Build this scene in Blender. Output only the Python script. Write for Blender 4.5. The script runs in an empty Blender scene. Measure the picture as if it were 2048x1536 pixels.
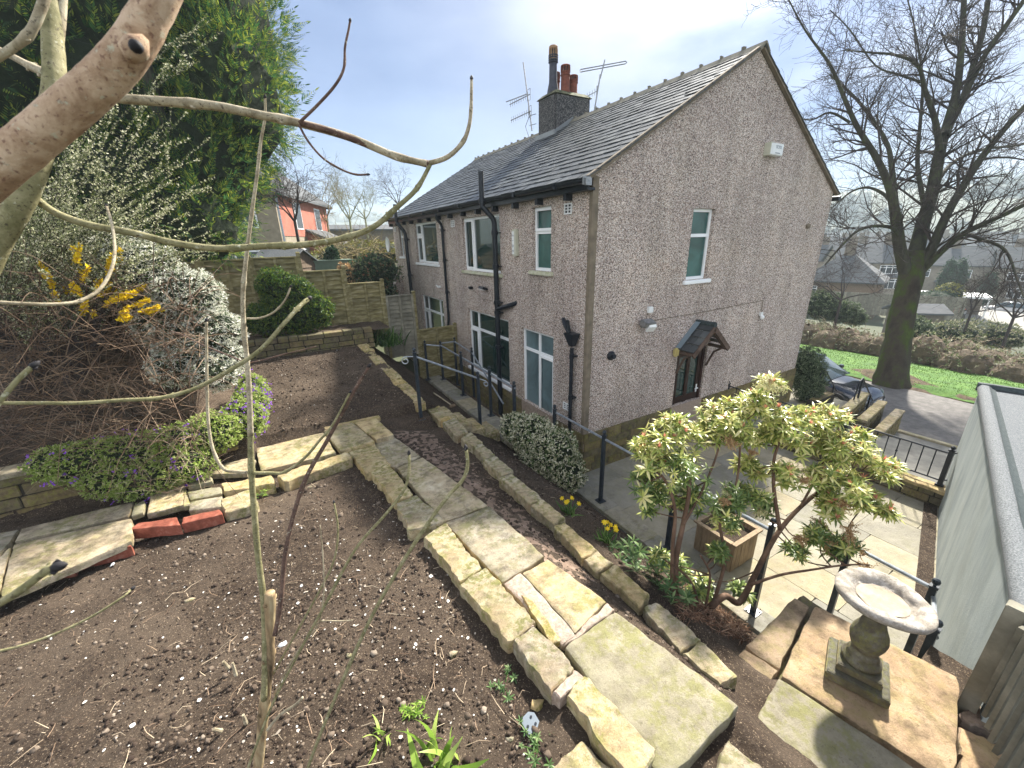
import bpy, bmesh, math, random
import numpy as np
from mathutils import Vector, Matrix, noise

# ------------------------------------------------------------------ camera, sky, sun, exposure
SC = bpy.context.scene
CO = SC.collection
PI = math.pi
CAM = Vector((-4.5802487, -5.281614, 4.28302814))
def _cam_axes(a, b, r):
    a, b, r = map(math.radians, (a, b, r))
    f = Vector((math.cos(a)*math.cos(b), math.cos(a)*math.sin(b), -math.sin(a)))
    rt = Vector((math.sin(b), -math.cos(b), 0)); up = rt.cross(f)
    return f, rt*math.cos(r)+up*math.sin(r), -rt*math.sin(r)+up*math.cos(r)
CF, CR, CU = _cam_axes(19.3989754, 59.90089643, -1.33101919)
FPX = 814.0527
cd = bpy.data.cameras.new('camera'); cam = bpy.data.objects.new('camera', cd); CO.objects.link(cam)
cd.sensor_width = 36; cd.lens = FPX/2048*36; cd.clip_start = 0.02; cd.clip_end = 20000
m3 = Matrix((CR, CU, -CF)).transposed()
cam.matrix_world = Matrix.Translation(CAM) @ m3.to_4x4()
cd.dof.use_dof = True; cd.dof.focus_distance = 5.0; cd.dof.aperture_fstop = 9.0
SC.camera = cam
SUN_AZ, SUN_EL = math.radians(24), math.radians(41)
w = bpy.data.worlds.new('World'); SC.world = w; w.use_nodes = True
wt = w.node_tree; wn = wt.nodes; wl = wt.links
bg = wn['Background']; bg.inputs['Strength'].default_value = 0.145
sky = wn.new('ShaderNodeTexSky'); sky.sky_type = 'NISHITA'; sky.sun_disc = False
sky.sun_elevation = SUN_EL; sky.sun_rotation = PI/2-SUN_AZ; sky.dust_density = 1.0; sky.altitude = 150; sky.ozone_density = 1.6
tc = wn.new('ShaderNodeTexCoord')
mp = wn.new('ShaderNodeMapping'); mp.inputs['Scale'].default_value = (1, 1, 2.6)
nz = wn.new('ShaderNodeTexNoise'); nz.inputs['Scale'].default_value = 1.7; nz.inputs['Detail'].default_value = 9; nz.inputs['Roughness'].default_value = .52
cr = wn.new('ShaderNodeValToRGB'); cr.color_ramp.elements[0].position = .34; cr.color_ramp.elements[1].position = .70
cr.color_ramp.elements[0].color = (.15, .15, .15, 1); cr.color_ramp.elements[1].color = (1, 1, 1, 1)
wl.new(tc.outputs['Generated'], mp.inputs[0]); wl.new(mp.outputs[0], nz.inputs['Vector']); wl.new(nz.outputs['Fac'], cr.inputs[0])
# thin cloud, brighter towards the sun and, as added fill, behind the camera
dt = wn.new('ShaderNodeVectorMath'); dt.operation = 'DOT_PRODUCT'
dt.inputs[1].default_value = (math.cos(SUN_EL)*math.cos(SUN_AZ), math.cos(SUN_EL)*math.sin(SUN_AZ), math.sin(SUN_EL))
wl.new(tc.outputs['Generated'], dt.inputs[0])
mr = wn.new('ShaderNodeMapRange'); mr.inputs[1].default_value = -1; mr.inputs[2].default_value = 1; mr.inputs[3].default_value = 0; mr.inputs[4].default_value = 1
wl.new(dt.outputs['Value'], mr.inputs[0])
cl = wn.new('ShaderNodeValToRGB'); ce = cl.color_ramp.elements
CLOUD_AND_FILL = [(0, (6.6, 6.6, 6.8)), (.60, (6.6, 6.6, 6.8)), (.72, (.62, .98, 1.85)), (.84, (.88, 1.2, 1.95)), (.90, (1.3, 1.5, 2.1)), (.94, (2.5, 2.6, 2.8)), (.97, (6, 6, 6)), (1, (38, 37, 35))]  # white stops facing away from the sun are added to light the shaded gable
while len(ce) < len(CLOUD_AND_FILL): ce.new(.5)
for k_, (p_, c_) in enumerate(CLOUD_AND_FILL): ce[k_].position = p_; ce[k_].color = (c_[0]/40, c_[1]/40, c_[2]/40, 1)
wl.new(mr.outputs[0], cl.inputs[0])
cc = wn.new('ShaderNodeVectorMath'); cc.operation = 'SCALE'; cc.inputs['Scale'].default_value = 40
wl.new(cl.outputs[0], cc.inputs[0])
sk2 = wn.new('ShaderNodeMix'); sk2.data_type = 'RGBA'; sk2.blend_type = 'MULTIPLY'; sk2.inputs[0].default_value = 1; sk2.inputs[7].default_value = (.045, .085, .17, 1)
wl.new(sky.outputs[0], sk2.inputs[6])
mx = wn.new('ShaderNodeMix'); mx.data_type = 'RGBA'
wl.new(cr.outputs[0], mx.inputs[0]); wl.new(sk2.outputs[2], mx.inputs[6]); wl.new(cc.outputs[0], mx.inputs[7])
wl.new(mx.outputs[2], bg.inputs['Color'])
sd = bpy.data.lights.new('sun', 'SUN'); sun = bpy.data.objects.new('sun', sd); CO.objects.link(sun)
sd.energy = 5.0; sd.angle = math.radians(2.5); sd.color = (1, .94, .84)
sdir = Vector((math.cos(SUN_EL)*math.cos(SUN_AZ), math.cos(SUN_EL)*math.sin(SUN_AZ), math.sin(SUN_EL)))
sun.rotation_euler = sdir.to_track_quat('Z', 'Y').to_euler()
SC.view_settings.view_transform = 'Standard'; SC.view_settings.look = 'None'
SC.view_settings.exposure = 1.72; SC.view_settings.gamma = 1

RNG = np.random.default_rng(7); random.seed(7)
def U_(a, b): return random.uniform(a, b)

# ------------------------------------------------------------------ rays of the surveyed viewpoint -> world points
def ray(x, y): return CF + CR*((x-1024)/FPX) + CU*((768-y)/FPX)
def at(x, y, z=0.0, b=0.0):              # point on the plane Z = z + b*Y
    d = ray(x, y); t = (z+b*CAM.y-CAM.z)/(d.z-b*d.y); return CAM + d*t
def onp(x, y, ax, v):
    d = ray(x, y); return CAM + d*((v-CAM[ax])/d[ax])
def dep(x, y, s): return CAM + ray(x, y)*s

# ------------------------------------------------------------------ materials
def new_mat(name):
    m = bpy.data.materials.new(name); m.use_nodes = True
    return m, m.node_tree, m.node_tree.nodes['Principled BSDF']
def ramp(nt, stops, src):
    r = nt.nodes.new('ShaderNodeValToRGB'); e = r.color_ramp.elements
    while len(e) < len(stops): e.new(.5)
    for k, (p, c) in enumerate(stops):
        e[k].position = p; e[k].color = (*c, 1)
    nt.links.new(src, r.inputs[0]); return r.outputs[0]
def tex(nt, kind='noise', scale=5, detail=6, rough=.6, vec=None, dist=0):
    if kind == 'noise':
        n = nt.nodes.new('ShaderNodeTexNoise'); n.inputs['Detail'].default_value = detail
        n.inputs['Roughness'].default_value = rough; n.inputs['Distortion'].default_value = dist; o = n.outputs['Fac']
    else:
        n = nt.nodes.new('ShaderNodeTexVoronoi'); o = n.outputs['Color']
    n.inputs['Scale'].default_value = scale
    if vec is not None: nt.links.new(vec, n.inputs['Vector'])
    return o
def coord(nt, scale=(1, 1, 1), what='Object'):
    t = nt.nodes.new('ShaderNodeTexCoord'); mpn = nt.nodes.new('ShaderNodeMapping')
    mpn.inputs['Scale'].default_value = scale; nt.links.new(t.outputs[what], mpn.inputs[0]); return mpn.outputs[0]
def mixc(nt, f, a, b, mode='MIX'):
    m = nt.nodes.new('ShaderNodeMix'); m.data_type = 'RGBA'; m.blend_type = mode
    for s, v in ((0, f), (6, a), (7, b)):
        if isinstance(v, (float, int)): m.inputs[s].default_value = v
        elif isinstance(v, tuple): m.inputs[s].default_value = (*v, 1)
        else: nt.links.new(v, m.inputs[s])
    return m.outputs[2]
def bump(nt, p, src, strength=.5, dist=.01, normal=None):
    b = nt.nodes.new('ShaderNodeBump'); b.inputs['Strength'].default_value = strength; b.inputs['Distance'].default_value = dist
    nt.links.new(src, b.inputs['Height'])
    if normal is not None: nt.links.new(normal, b.inputs['Normal'])
    nt.links.new(b.outputs[0], p.inputs['Normal']); return b.outputs[0]
def mat(name, stops, scale=6, rough=.8, bmp=.3, bscale=40, bdist=.006, metal=0, detail=6, sc3=(1, 1, 1), island=0, spec=.25, objrand=0):
    m, nt, p = new_mat(name)
    v = coord(nt, sc3); c = ramp(nt, stops, tex(nt, 'noise', scale, detail, .65, v))
    if island:
        g = nt.nodes.new('ShaderNodeNewGeometry')
        c = mixc(nt, 1.0, c, ramp(nt, [(0, (1-island,)*3), (1, (1+island,)*3)], g.outputs['Random Per Island']), 'MULTIPLY')
    if objrand:
        g = nt.nodes.new('ShaderNodeObjectInfo')
        c = mixc(nt, 1.0, c, ramp(nt, [(0, (1-objrand, 1-objrand, 1-objrand)), (.5, (1, 1, 1)), (1, (1+objrand, 1, 1-objrand))], g.outputs['Random']), 'MULTIPLY')
    nt.links.new(c, p.inputs['Base Color']); p.inputs['Roughness'].default_value = rough; p.inputs['Metallic'].default_value = metal
    p.inputs['Specular IOR Level'].default_value = spec
    if bmp: bump(nt, p, tex(nt, 'noise', bscale, 8, .7, v), bmp, bdist)
    return m
def leafmat(name, stops, rough=.5, trans=.35, spec=.18):
    m, nt, p = new_mat(name)
    g = nt.nodes.new('ShaderNodeNewGeometry')
    c = ramp(nt, stops, g.outputs['Random Per Island'])
    nt.links.new(c, p.inputs['Base Color']); p.inputs['Roughness'].default_value = rough; p.inputs['Specular IOR Level'].default_value = spec
    if trans:
        t = nt.nodes.new('ShaderNodeBsdfTranslucent'); nt.links.new(c, t.inputs[0])
        x = nt.nodes.new('ShaderNodeMixShader'); x.inputs[0].default_value = trans
        nt.links.new(p.outputs[0], x.inputs[1]); nt.links.new(t.outputs[0], x.inputs[2])
        nt.links.new(x.outputs[0], nt.nodes['Material Output'].inputs[0])
    return m
def flat(name, c, rough=.5, metal=0, spec=.5, bmp=0.0):
    k = .82
    return mat(name, [(.3, tuple(x*k for x in c)), (.7, c)], 9, rough, bmp, 60, .003, metal, spec=spec)

def sandstone(name, cols, green=.45, dark=.35, obj=.14, sc=1.0):
    m, nt, p = new_mat(name); v = coord(nt)
    c = ramp(nt, [(.25, cols[0]), (.5, cols[1]), (.75, cols[2])], tex(nt, 'noise', 3.2*sc, 9, .62, v, .6))
    # speckled lichen, moss stain, dark grime
    l = ramp(nt, [(.45, (0, 0, 0)), (.56, (1, 1, 1))], tex(nt, 'noise', 11*sc, 10, .72, v))
    l2 = ramp(nt, [(.36, (0, 0, 0)), (.56, (green,)*3)], tex(nt, 'noise', 2.1*sc, 6, .6, v))
    lm = mixc(nt, 1.0, l, l2, 'MULTIPLY')
    c = mixc(nt, lm, c, (.19, .19, .06))
    c = mixc(nt, ramp(nt, [(.47, (0, 0, 0)), (.64, (dark,)*3)], tex(nt, 'noise', 6.5*sc, 10, .75, v)), c, (.07, .055, .04))
    c = mixc(nt, ramp(nt, [(.60, (0, 0, 0)), (.66, (.5, .5, .5))], tex(nt, 'noise', 38*sc, 5, .7, v)), c, (.09, .075, .05))
    g = nt.nodes.new('ShaderNodeObjectInfo')
    c = mixc(nt, 1.0, c, ramp(nt, [(0, (1-obj, 1-obj, 1-obj*.6)), (.5, (1, 1, 1)), (1, (1+obj, 1+obj*.4, 1-obj))], g.outputs['Random']), 'MULTIPLY')
    g2 = nt.nodes.new('ShaderNodeNewGeometry')
    c = mixc(nt, 1.0, c, ramp(nt, [(0, (.74, .76, .8)), (.5, (1, 1, 1)), (1, (1.18, 1.1, .95))], g2.outputs['Random Per Island']), 'MULTIPLY')
    nt.links.new(c, p.inputs['Base Color']); p.inputs['Roughness'].default_value = .86; p.inputs['Specular IOR Level'].default_value = .2
    b1 = bump(nt, p, tex(nt, 'noise', 9*sc, 10, .78, v), .8, .025)
    bump(nt, p, tex(nt, 'noise', 70*sc, 5, .7, v), .35, .004, b1)
    return m

MT = {}
MT['flag'] = sandstone('york_stone_flag', ((.27, .205, .13), (.41, .345, .23), (.54, .485, .36)), .75, .65)
MT['block'] = sandstone('buff_sandstone_block', ((.28, .195, .11), (.41, .345, .225), (.54, .50, .38)), .9, .55, .18, 1.5)
MT['pinkflag'] = sandstone('pink_sandstone', ((.19, .14, .105), (.29, .225, .175), (.37, .31, .25)), .35, .7)
MT['greyflag'] = sandstone('grey_green_flag', ((.19, .17, .12), (.26, .24, .17), (.33, .30, .22)), .7, .4)
MT['wallstone'] = sandstone('walling_stone', ((.09, .075, .05), (.16, .13, .08), (.25, .21, .14)), .8, .6, .1, 2.0)
MT['joint'] = mat('dark_open_joint', [(.3, (.02, .018, .014)), (.7, (.05, .042, .032))], 30, .95, .8, 60, .01)
MT['mortar'] = mat('pink_mortar', [(.3, (.22, .16, .12)), (.7, (.42, .35, .29))], 30, .95, .8, 60, .01)
MT['patio'] = sandstone('pale_patio_flag', ((.20, .19, .16), (.27, .255, .21), (.33, .315, .265)), .2, .2, .05, .6)
MT['concrete'] = sandstone('pale_concrete', ((.22, .20, .155), (.31, .29, .23), (.38, .36, .29)), .5, .4, .08)

def soil_mat():
    m, nt, p = new_mat('garden_soil'); v = coord(nt)
    c = ramp(nt, [(.3, (.016, .010, .007)), (.5, (.038, .026, .018)), (.68, (.09, .064, .043))], tex(nt, 'noise', 26, 10, .75, v))
    c = mixc(nt, ramp(nt, [(.42, (0, 0, 0)), (.66, (.75, .75, .75))], tex(nt, 'noise', 1.1, 7, .65, v)), c, (.10, .075, .054))
    c = mixc(nt, ramp(nt, [(.61, (0, 0, 0)), (.65, (1, 1, 1))], tex(nt, 'noise', 95, 3, .6, v)), c, (.26, .2, .14))
    nt.links.new(c, p.inputs['Base Color']); p.inputs['Roughness'].default_value = .95; p.inputs['Specular IOR Level'].default_value = .2
    b1 = bump(nt, p, tex(nt, 'noise', 22, 10, .75, v), .9, .03)
    bump(nt, p, tex(nt, 'noise', 110, 6, .75, v), .8, .008, b1)
    return m
MT['soil'] = soil_mat()
def dash_mat():
    m, nt, p = new_mat('pebble_dash'); v = coord(nt)
    g = nt.nodes.new('ShaderNodeSeparateColor')
    vo = tex(nt, 'vor', 120, vec=v); nt.links.new(vo, g.inputs[0])
    c = ramp(nt, [(0, (.030, .022, .022)), (.30, (.085, .058, .052)), (.42, (.36, .265, .215)), (.62, (.57, .445, .37)), (.82, (.80, .72, .65)), (1, (.88, .85, .80))], g.outputs[0])
    big = ramp(nt, [(.3, (.80, .78, .80)), (.55, (1, 1, 1)), (.75, (1.1, 1.05, .98))], tex(nt, 'noise', .7, 6, .6, v))
    c = mixc(nt, 1.0, c, big, 'MULTIPLY')
    streak = ramp(nt, [(.45, (1, 1, 1)), (.75, (.72, .72, .70))], tex(nt, 'noise', 2.2, 5, .6, coord(nt, (1, 1, .18))))
    c = mixc(nt, 1.0, c, streak, 'MULTIPLY')
    nt.links.new(c, p.inputs['Base Color']); p.inputs['Roughness'].default_value = .85
    bump(nt, p, g.outputs[1], .6, .012)
    return m
MT['dash'] = dash_mat()
MT['darkdash'] = mat('weathered_dash', [(.38, (.015, .016, .018)), (.5, (.055, .055, .058)), (.64, (.22, .21, .20))], 45, .9, .8, 60, .01)
MT['trim'] = mat('weathered_render_edge', [(.3, (.12, .10, .075)), (.7, (.23, .19, .14))], 6, .9, .4, 30)
MT['slate'] = mat('blue_grey_slate', [(.25, (.040, .045, .048)), (.5, (.066, .072, .075)), (.78, (.105, .11, .10))], 2.5, .48, .35, 30, .004, island=.30)
MT['ridge'] = mat('ridge_tile', [(.3, (.12, .115, .09)), (.7, (.25, .23, .18))], 8, .85, .5, 40)
MT['upvc'] = mat('white_window_plastic', [(.3, (.74, .77, .80)), (.7, (.84, .86, .87))], 3, .35, 0, spec=.5)
MT['sillg'] = mat('mossy_sill', [(.35, (.34, .35, .22)), (.65, (.58, .57, .47))], 9, .8, .2)
MT['black'] = mat('black_paint', [(.3, (.008, .010, .014)), (.7, (.02, .025, .034))], 12, .32, .1, 50, .002)
MT['rail'] = mat('grey_rail_paint', [(.3, (.012, .017, .024)), (.7, (.035, .045, .058))], 14, .33, .15, 60, .002)
MT['handrail'] = mat('worn_handrail', [(.3, (.16, .19, .22)), (.7, (.40, .43, .46))], 14, .35, .1, 60, .002, metal=.4)
MT['brown'] = mat('dark_brown_door', [(.3, (.014, .006, .005)), (.7, (.035, .014, .010))], 8, .35, .1)
MT['terra'] = mat('terracotta', [(.3, (.11, .035, .022)), (.7, (.20, .065, .04))], 8, .75, .3)
MT['buffpot'] = mat('buff_clay', [(.3, (.22, .13, .07)), (.7, (.38, .24, .14))], 8, .8, .3)
MT['bluebrick'] = mat('dark_blue_clay', [(.3, (.025, .028, .04)), (.7, (.06, .065, .085))], 8, .5, .2)
MT['metal'] = mat('dull_metal', [(.3, (.18, .19, .2)), (.7, (.36, .37, .38))], 20, .4, 0, metal=.7)
MT['brick'] = mat('red_brick', [(.3, (.13, .035, .02)), (.55, (.26, .08, .05)), (.75, (.36, .17, .12))], 12, .85, .6, 45, .01)
MT['greyrender'] = None
def glass(name, col, rough=.03):
    m, nt, p = new_mat(name)
    c = ramp(nt, [(.35, tuple(x*.5 for x in col)), (.65, col)], tex(nt, 'noise', 1.6, 5, .6, coord(nt), .8))
    nt.links.new(c, p.inputs['Base Color']); p.inputs['Roughness'].default_value = rough; p.inputs['Specular IOR Level'].default_value = .75
    return m
MT['glass'] = glass('dark_window_glass', (.022, .05, .045))
MT['tealglass'] = glass('frosted_teal_glass', (.035, .12, .11), .25)
MT['paleglass'] = glass('pale_frosted_glass', (.13, .20, .22), .3)
MT['whitebox'] = flat('white_plastic', (.78, .80, .80), .4)
MT['cream'] = flat('cream_plastic', (.52, .52, .42), .5)
def render_mat():
    m, nt, p = new_mat('grey_cement_render'); v = coord(nt)
    c = ramp(nt, [(.3, (.20, .24, .245)), (.5, (.30, .345, .345)), (.7, (.38, .42, .41))], tex(nt, 'noise', 3.5, 9, .68, coord(nt, (1, 1, .22))))
    c = mixc(nt, ramp(nt, [(.5, (0, 0, 0)), (.72, (.6, .6, .6))], tex(nt, 'noise', 1.3, 6, .6, v)), c, (.21, .24, .21))
    c = mixc(nt, ramp(nt, [(.5, (0, 0, 0)), (.7, (.5, .5, .5))], tex(nt, 'noise', 60, 4, .7, v)), c, (.26, .30, .30))
    nt.links.new(c, p.inputs['Base Color']); p.inputs['Roughness'].default_value = .9
    bump(nt, p, tex(nt, 'noise', 45, 7, .75, v), .6, .008); return m
MT['greyrender'] = render_mat()
MT['felt'] = mat('mineral_felt', [(.35, (.06, .07, .075)), (.5, (.11, .12, .13)), (.65, (.19, .20, .205))], 90, .9, .6, 90, .006)
MT['feltedge'] = mat('felt_edge', [(.3, (.02, .03, .032)), (.7, (.055, .07, .072))], 30, .8, .5, 60)
MT['fence'] = mat('weathered_fence_wood', [(.3, (.085, .072, .03)), (.5, (.18, .155, .07)), (.7, (.29, .26, .16))], 4, .85, .6, 30, .01, sc3=(1, 1, 4), island=.3)
MT['fencegrey'] = mat('grey_fence_wood', [(.3, (.11, .105, .08)), (.55, (.19, .18, .14)), (.75, (.28, .265, .21))], 4, .85, .4, 30, .006, island=.22)
MT['oldwood'] = mat('old_brown_boards', [(.3, (.08, .055, .035)), (.55, (.17, .125, .085)), (.75, (.26, .2, .15))], 5, .85, .5, 40, .008, sc3=(6, 6, 1), island=.15)
MT['planter'] = mat('planter_wood', [(.3, (.17, .12, .07)), (.7, (.33, .25, .16))], 5, .8, .3, 30, .004, sc3=(5, 5, 1), island=.15)
MT['bark'] = mat('dark_bark', [(.3, (.022, .02, .016)), (.5, (.042, .04, .028)), (.7, (.06, .075, .03))], 5, .9, .8, 25, .03, sc3=(1, 1, .3))
MT['mossbark'] = mat('mossy_bark', [(.34, (.03, .024, .018)), (.46, (.05, .042, .03)), (.56, (.045, .062, .014)), (.72, (.07, .10, .02))], 2.6, .92, .9, 16, .05, sc3=(1, 1, .5))
MT['twig'] = mat('thin_dark_twigs', [(.3, (.028, .022, .022)), (.7, (.065, .052, .046))], 3, .85, 0)
MT['dirt'] = mat('trodden_earth', [(.3, (.075, .055, .042)), (.55, (.13, .10, .076)), (.75, (.19, .15, .115))], 8, .95, .6, 30, .015)

# ------------------------------------------------------------------ mesh helpers
class MB:
    def __init__(s): s.v = []; s.f = []
    def add(s, vs, fs):
        o = len(s.v); s.v += [tuple(v) for v in vs]; s.f += [tuple(o+i for i in f) for f in fs]; return s
    def box(s, a, b, jit=0.0):
        (x0, y0, z0), (x1, y1, z1) = a, b
        j = (lambda: U_(-jit, jit)) if jit else (lambda: 0)
        vs = [(x+j(), y+j(), z+j()) for z in (z0, z1) for x, y in ((x0, y0), (x1, y0), (x1, y1), (x0, y1))]
        return s.add(vs, [(0, 3, 2, 1), (4, 5, 6, 7), (0, 1, 5, 4), (1, 2, 6, 5), (2, 3, 7, 6), (3, 0, 4, 7)])
    def obox(s, c, ux, uy, uz, jit=0.0):     # box from centre and three half-axis vectors
        c, ux, uy, uz = map(Vector, (c, ux, uy, uz))
        j = (lambda: Vector((U_(-jit, jit), U_(-jit, jit), U_(-jit, jit)))) if jit else (lambda: Vector())
        vs = [c+ux*a+uy*b+uz*d+j() for d in (-1, 1) for a, b in ((-1, -1), (1, -1), (1, 1), (-1, 1))]
        return s.add(vs, [(0, 3, 2, 1), (4, 5, 6, 7), (0, 1, 5, 4), (1, 2, 6, 5), (2, 3, 7, 6), (3, 0, 4, 7)])
    def hexa(s, bot, top):                    # 4 bottom points, 4 top points
        return s.add(list(bot)+list(top), [(0, 3, 2, 1), (4, 5, 6, 7), (0, 1, 5, 4), (1, 2, 6, 5), (2, 3, 7, 6), (3, 0, 4, 7)])
    def tube(s, pts, rad, n=8, cap=True):
        pts = [Vector(p) for p in pts]; N = len(pts)
        if isinstance(rad, (int, float)): rad = [rad]*N
        t0 = (pts[1]-pts[0]).normalized()
        a = Vector((0, 0, 1)) if abs(t0.z) < .9 else Vector((1, 0, 0))
        x = t0.cross(a).normalized(); vs = []
        for i, p in enumerate(pts):
            t = (pts[min(i+1, N-1)]-pts[max(i-1, 0)])
            t = t.normalized() if t.length > 1e-9 else t0
            x = x-t*x.dot(t)
            x = x.normalized() if x.length > 1e-6 else t.orthogonal().normalized()
            y = t.cross(x)
            for k in range(n):
                an = 2*PI*k/n; vs.append(p+x*(rad[i]*math.cos(an))+y*(rad[i]*math.sin(an)))
        fs = [(i*n+k, i*n+(k+1) % n, (i+1)*n+(k+1) % n, (i+1)*n+k) for i in range(N-1) for k in range(n)]
        if cap and n > 2: fs += [tuple(range(n))[::-1], tuple((N-1)*n+k for k in range(n))]
        return s.add(vs, fs)
    def lathe(s, prof, c=(0, 0, 0), n=20):
        vs = [(c[0]+r*math.cos(2*PI*k/n), c[1]+r*math.sin(2*PI*k/n), c[2]+z) for r, z in prof for k in range(n)]
        fs = [(i*n+k, i*n+(k+1) % n, (i+1)*n+(k+1) % n, (i+1)*n+k) for i in range(len(prof)-1) for k in range(n)]
        fs += [tuple(range(n))[::-1], tuple((len(prof)-1)*n+k for k in range(n))]
        return s.add(vs, fs)
    def ball(s, c, r, n=10):
        pr = [(max(r*math.sin(PI*i/6), 1e-4), -r*math.cos(PI*i/6)) for i in range(7)]
        return s.lathe(pr, c, n)
    def grid(s, P):                            # P[i][j] rows of points
        n, m = len(P), len(P[0])
        return s.add([p for r in P for p in r], [(i*m+j, (i+1)*m+j, (i+1)*m+j+1, i*m+j+1) for i in range(n-1) for j in range(m-1)])
def finish(o, parent, smooth, label, cat, group, kind):
    if parent: o.parent = parent
    if label: o['label'] = label
    if cat: o['category'] = cat
    if group: o['group'] = group
    if kind: o['kind'] = kind
    if smooth:
        o.data.polygons.foreach_set('use_smooth', [True]*len(o.data.polygons))
    return o
def root_of(p):
    l = Vector()
    while p: l = l+Vector(p.location); p = p.parent
    return l
def build(name, mb, m, parent=None, label=None, cat=None, group=None, kind=None, smooth=False, local=False, loc=None, bevel=0, auto=None):
    """link the collected shape as ONE mesh; points are world points unless local"""
    me = bpy.data.meshes.new(name)
    off = Vector() if local else (root_of(parent) if parent else (Vector(loc) if loc else Vector()))
    vs = [(v[0]-off.x, v[1]-off.y, v[2]-off.z) for v in mb.v]
    me.from_pydata(vs, [], mb.f); me.update(); me.materials.append(m)
    if bevel:
        bm = bmesh.new(); bm.from_mesh(me)
        bmesh.ops.bevel(bm, geom=[e for e in bm.edges if e.is_manifold and e.calc_face_angle(0) > .5], offset=bevel, segments=2, affect='EDGES', clamp_overlap=True)
        bm.to_mesh(me); bm.free()
    o = bpy.data.objects.new(name, me); CO.objects.link(o)
    if loc and not parent: o.location = loc
    if auto:
        me.polygons.foreach_set('use_smooth', [True]*len(me.polygons)); me.set_sharp_from_angle(angle=auto)
    return finish(o, parent, smooth, label, cat, group, kind)
def npmesh(name, V, F, m, parent=None, label=None, cat=None, group=None, kind=None, smooth=False, loc=None):
    V = np.asarray(V, dtype=np.float32); F = np.asarray(F, dtype=np.int32)
    off = root_of(parent) if parent else (Vector(loc) if loc else Vector())
    V = V-np.array(off, dtype=np.float32)
    me = bpy.data.meshes.new(name); me.vertices.add(len(V)); me.vertices.foreach_set('co', V.ravel())
    k = F.shape[1]; me.loops.add(F.size); me.loops.foreach_set('vertex_index', F.ravel())
    me.polygons.add(len(F)); me.polygons.foreach_set('loop_start', np.arange(0, F.size, k, dtype=np.int32))
    me.update(calc_edges=True); me.materials.append(m)
    o = bpy.data.objects.new(name, me); CO.objects.link(o)
    if loc and not parent: o.location = loc
    return finish(o, parent, smooth, label, cat, group, kind)
def thing(name, loc, label, cat, group=None, rz=0):
    o = bpy.data.objects.new(name, None); CO.objects.link(o); o.location = loc; o.rotation_euler.z = rz
    o.empty_display_size = .2
    return finish(o, None, False, label, cat, group, None)
def part_root(name, parent, loc_world):
    o = bpy.data.objects.new(name, None); CO.objects.link(o); o.parent = parent
    o.location = Vector(loc_world)-root_of(parent); return o
def copy_tree(o, parent=None):
    c = o.copy(); CO.objects.link(c)
    if parent: c.parent = parent
    for ch in list(o.children): copy_tree(ch, c)
    return c

def frames(D, roll=None):
    """rotation matrices whose z axis is D"""
    D = D/np.maximum(np.linalg.norm(D, axis=1, keepdims=True), 1e-9)
    a = np.where(np.abs(D[:, 2:3]) < .95, np.array([[0, 0, 1.]]), np.array([[1., 0, 0]]))
    X = np.cross(a, D); X /= np.linalg.norm(X, axis=1, keepdims=True); Y = np.cross(D, X)
    if roll is None: roll = RNG.uniform(0, 2*PI, len(D))
    c, s = np.cos(roll)[:, None], np.sin(roll)[:, None]
    return np.stack([X*c+Y*s, -X*s+Y*c, D], axis=2)
def scatter(TV, TF, P, D, S, roll=None):
    TV = np.asarray(TV, float); TF = np.asarray(TF); P = np.asarray(P, float)
    R = frames(np.asarray(D, float), roll); S = np.broadcast_to(np.asarray(S, float), (len(P),))
    V = np.einsum('nij,kj->nki', R, TV)*S[:, None, None]+P[:, None, :]
    F = TF[None]+(np.arange(len(P))*len(TV))[:, None, None]
    return V.reshape(-1, 3), F.reshape(-1, TF.shape[1])
def merge(parts):
    Vs, Fs, o = [], [], 0
    for V, F in parts:
        Vs.append(V); Fs.append(F+o); o += len(V)
    return np.concatenate(Vs), np.concatenate(Fs)
def leaf_t(w=.3, bend=.15, seg=1, fold=.06):
    """a leaf growing along +z, drooping to +y; quads"""
    V, F = [], []
    rows = [(0, .02), (.35, 1.0), (.7, .8), (1, .04)] if seg > 1 else [(0, .05), (.5, 1.0), (1, .05)]
    for t, ww in rows:
        y = bend*t*t
        V += [(-w*ww*.5, y+fold*ww*w*2, t), (0, y, t), (w*ww*.5, y+fold*ww*w*2, t)]
    for i in range(len(rows)-1):
        o = 3*i; F += [(o, o+1, o+4, o+3), (o+1, o+2, o+5, o+4)]
    return np.array(V), np.array(F)
def quadleaf(w=.35, bend=.1):
    return np.array([(0, 0, 0), (w*.5, bend*.3, .45), (0, bend, 1), (-w*.5, bend*.3, .5)]), np.array([(0, 1, 2, 3)])
def rosette(n=10, L=1.0, w=.28, tilt=(.5, 1.5), bend=.35):
    parts = []
    lv, lf = leaf_t(w, bend, 2)
    for k in range(n):
        an = k*2.4; ti = tilt[0]+(tilt[1]-tilt[0])*k/n
        d = np.array([math.cos(an)*math.sin(ti), math.sin(an)*math.sin(ti), math.cos(ti)])
        side = np.array([-math.sin(an), math.cos(an), 0]); nrm = np.cross(side, d)
        R = np.stack([side, nrm, d], axis=1)          # leaf y (droop) points away from the axis side
        if nrm[2] > 0: R[:, 1] *= -1; R[:, 0] *= -1
        s = L*(.75+.5*((k*37) % 10)/10)
        parts.append(((R @ (lv*s).T).T, lf))
    return merge(parts)
def sphere_dirs(n):
    v = RNG.normal(size=(n, 3)); return v/np.linalg.norm(v, axis=1, keepdims=True)
def fbm(x, y, z=0.0, s=1.0, o=4): return noise.fractal(Vector((x*s, y*s, z*s)), 1.0, 2.0, o)

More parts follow.
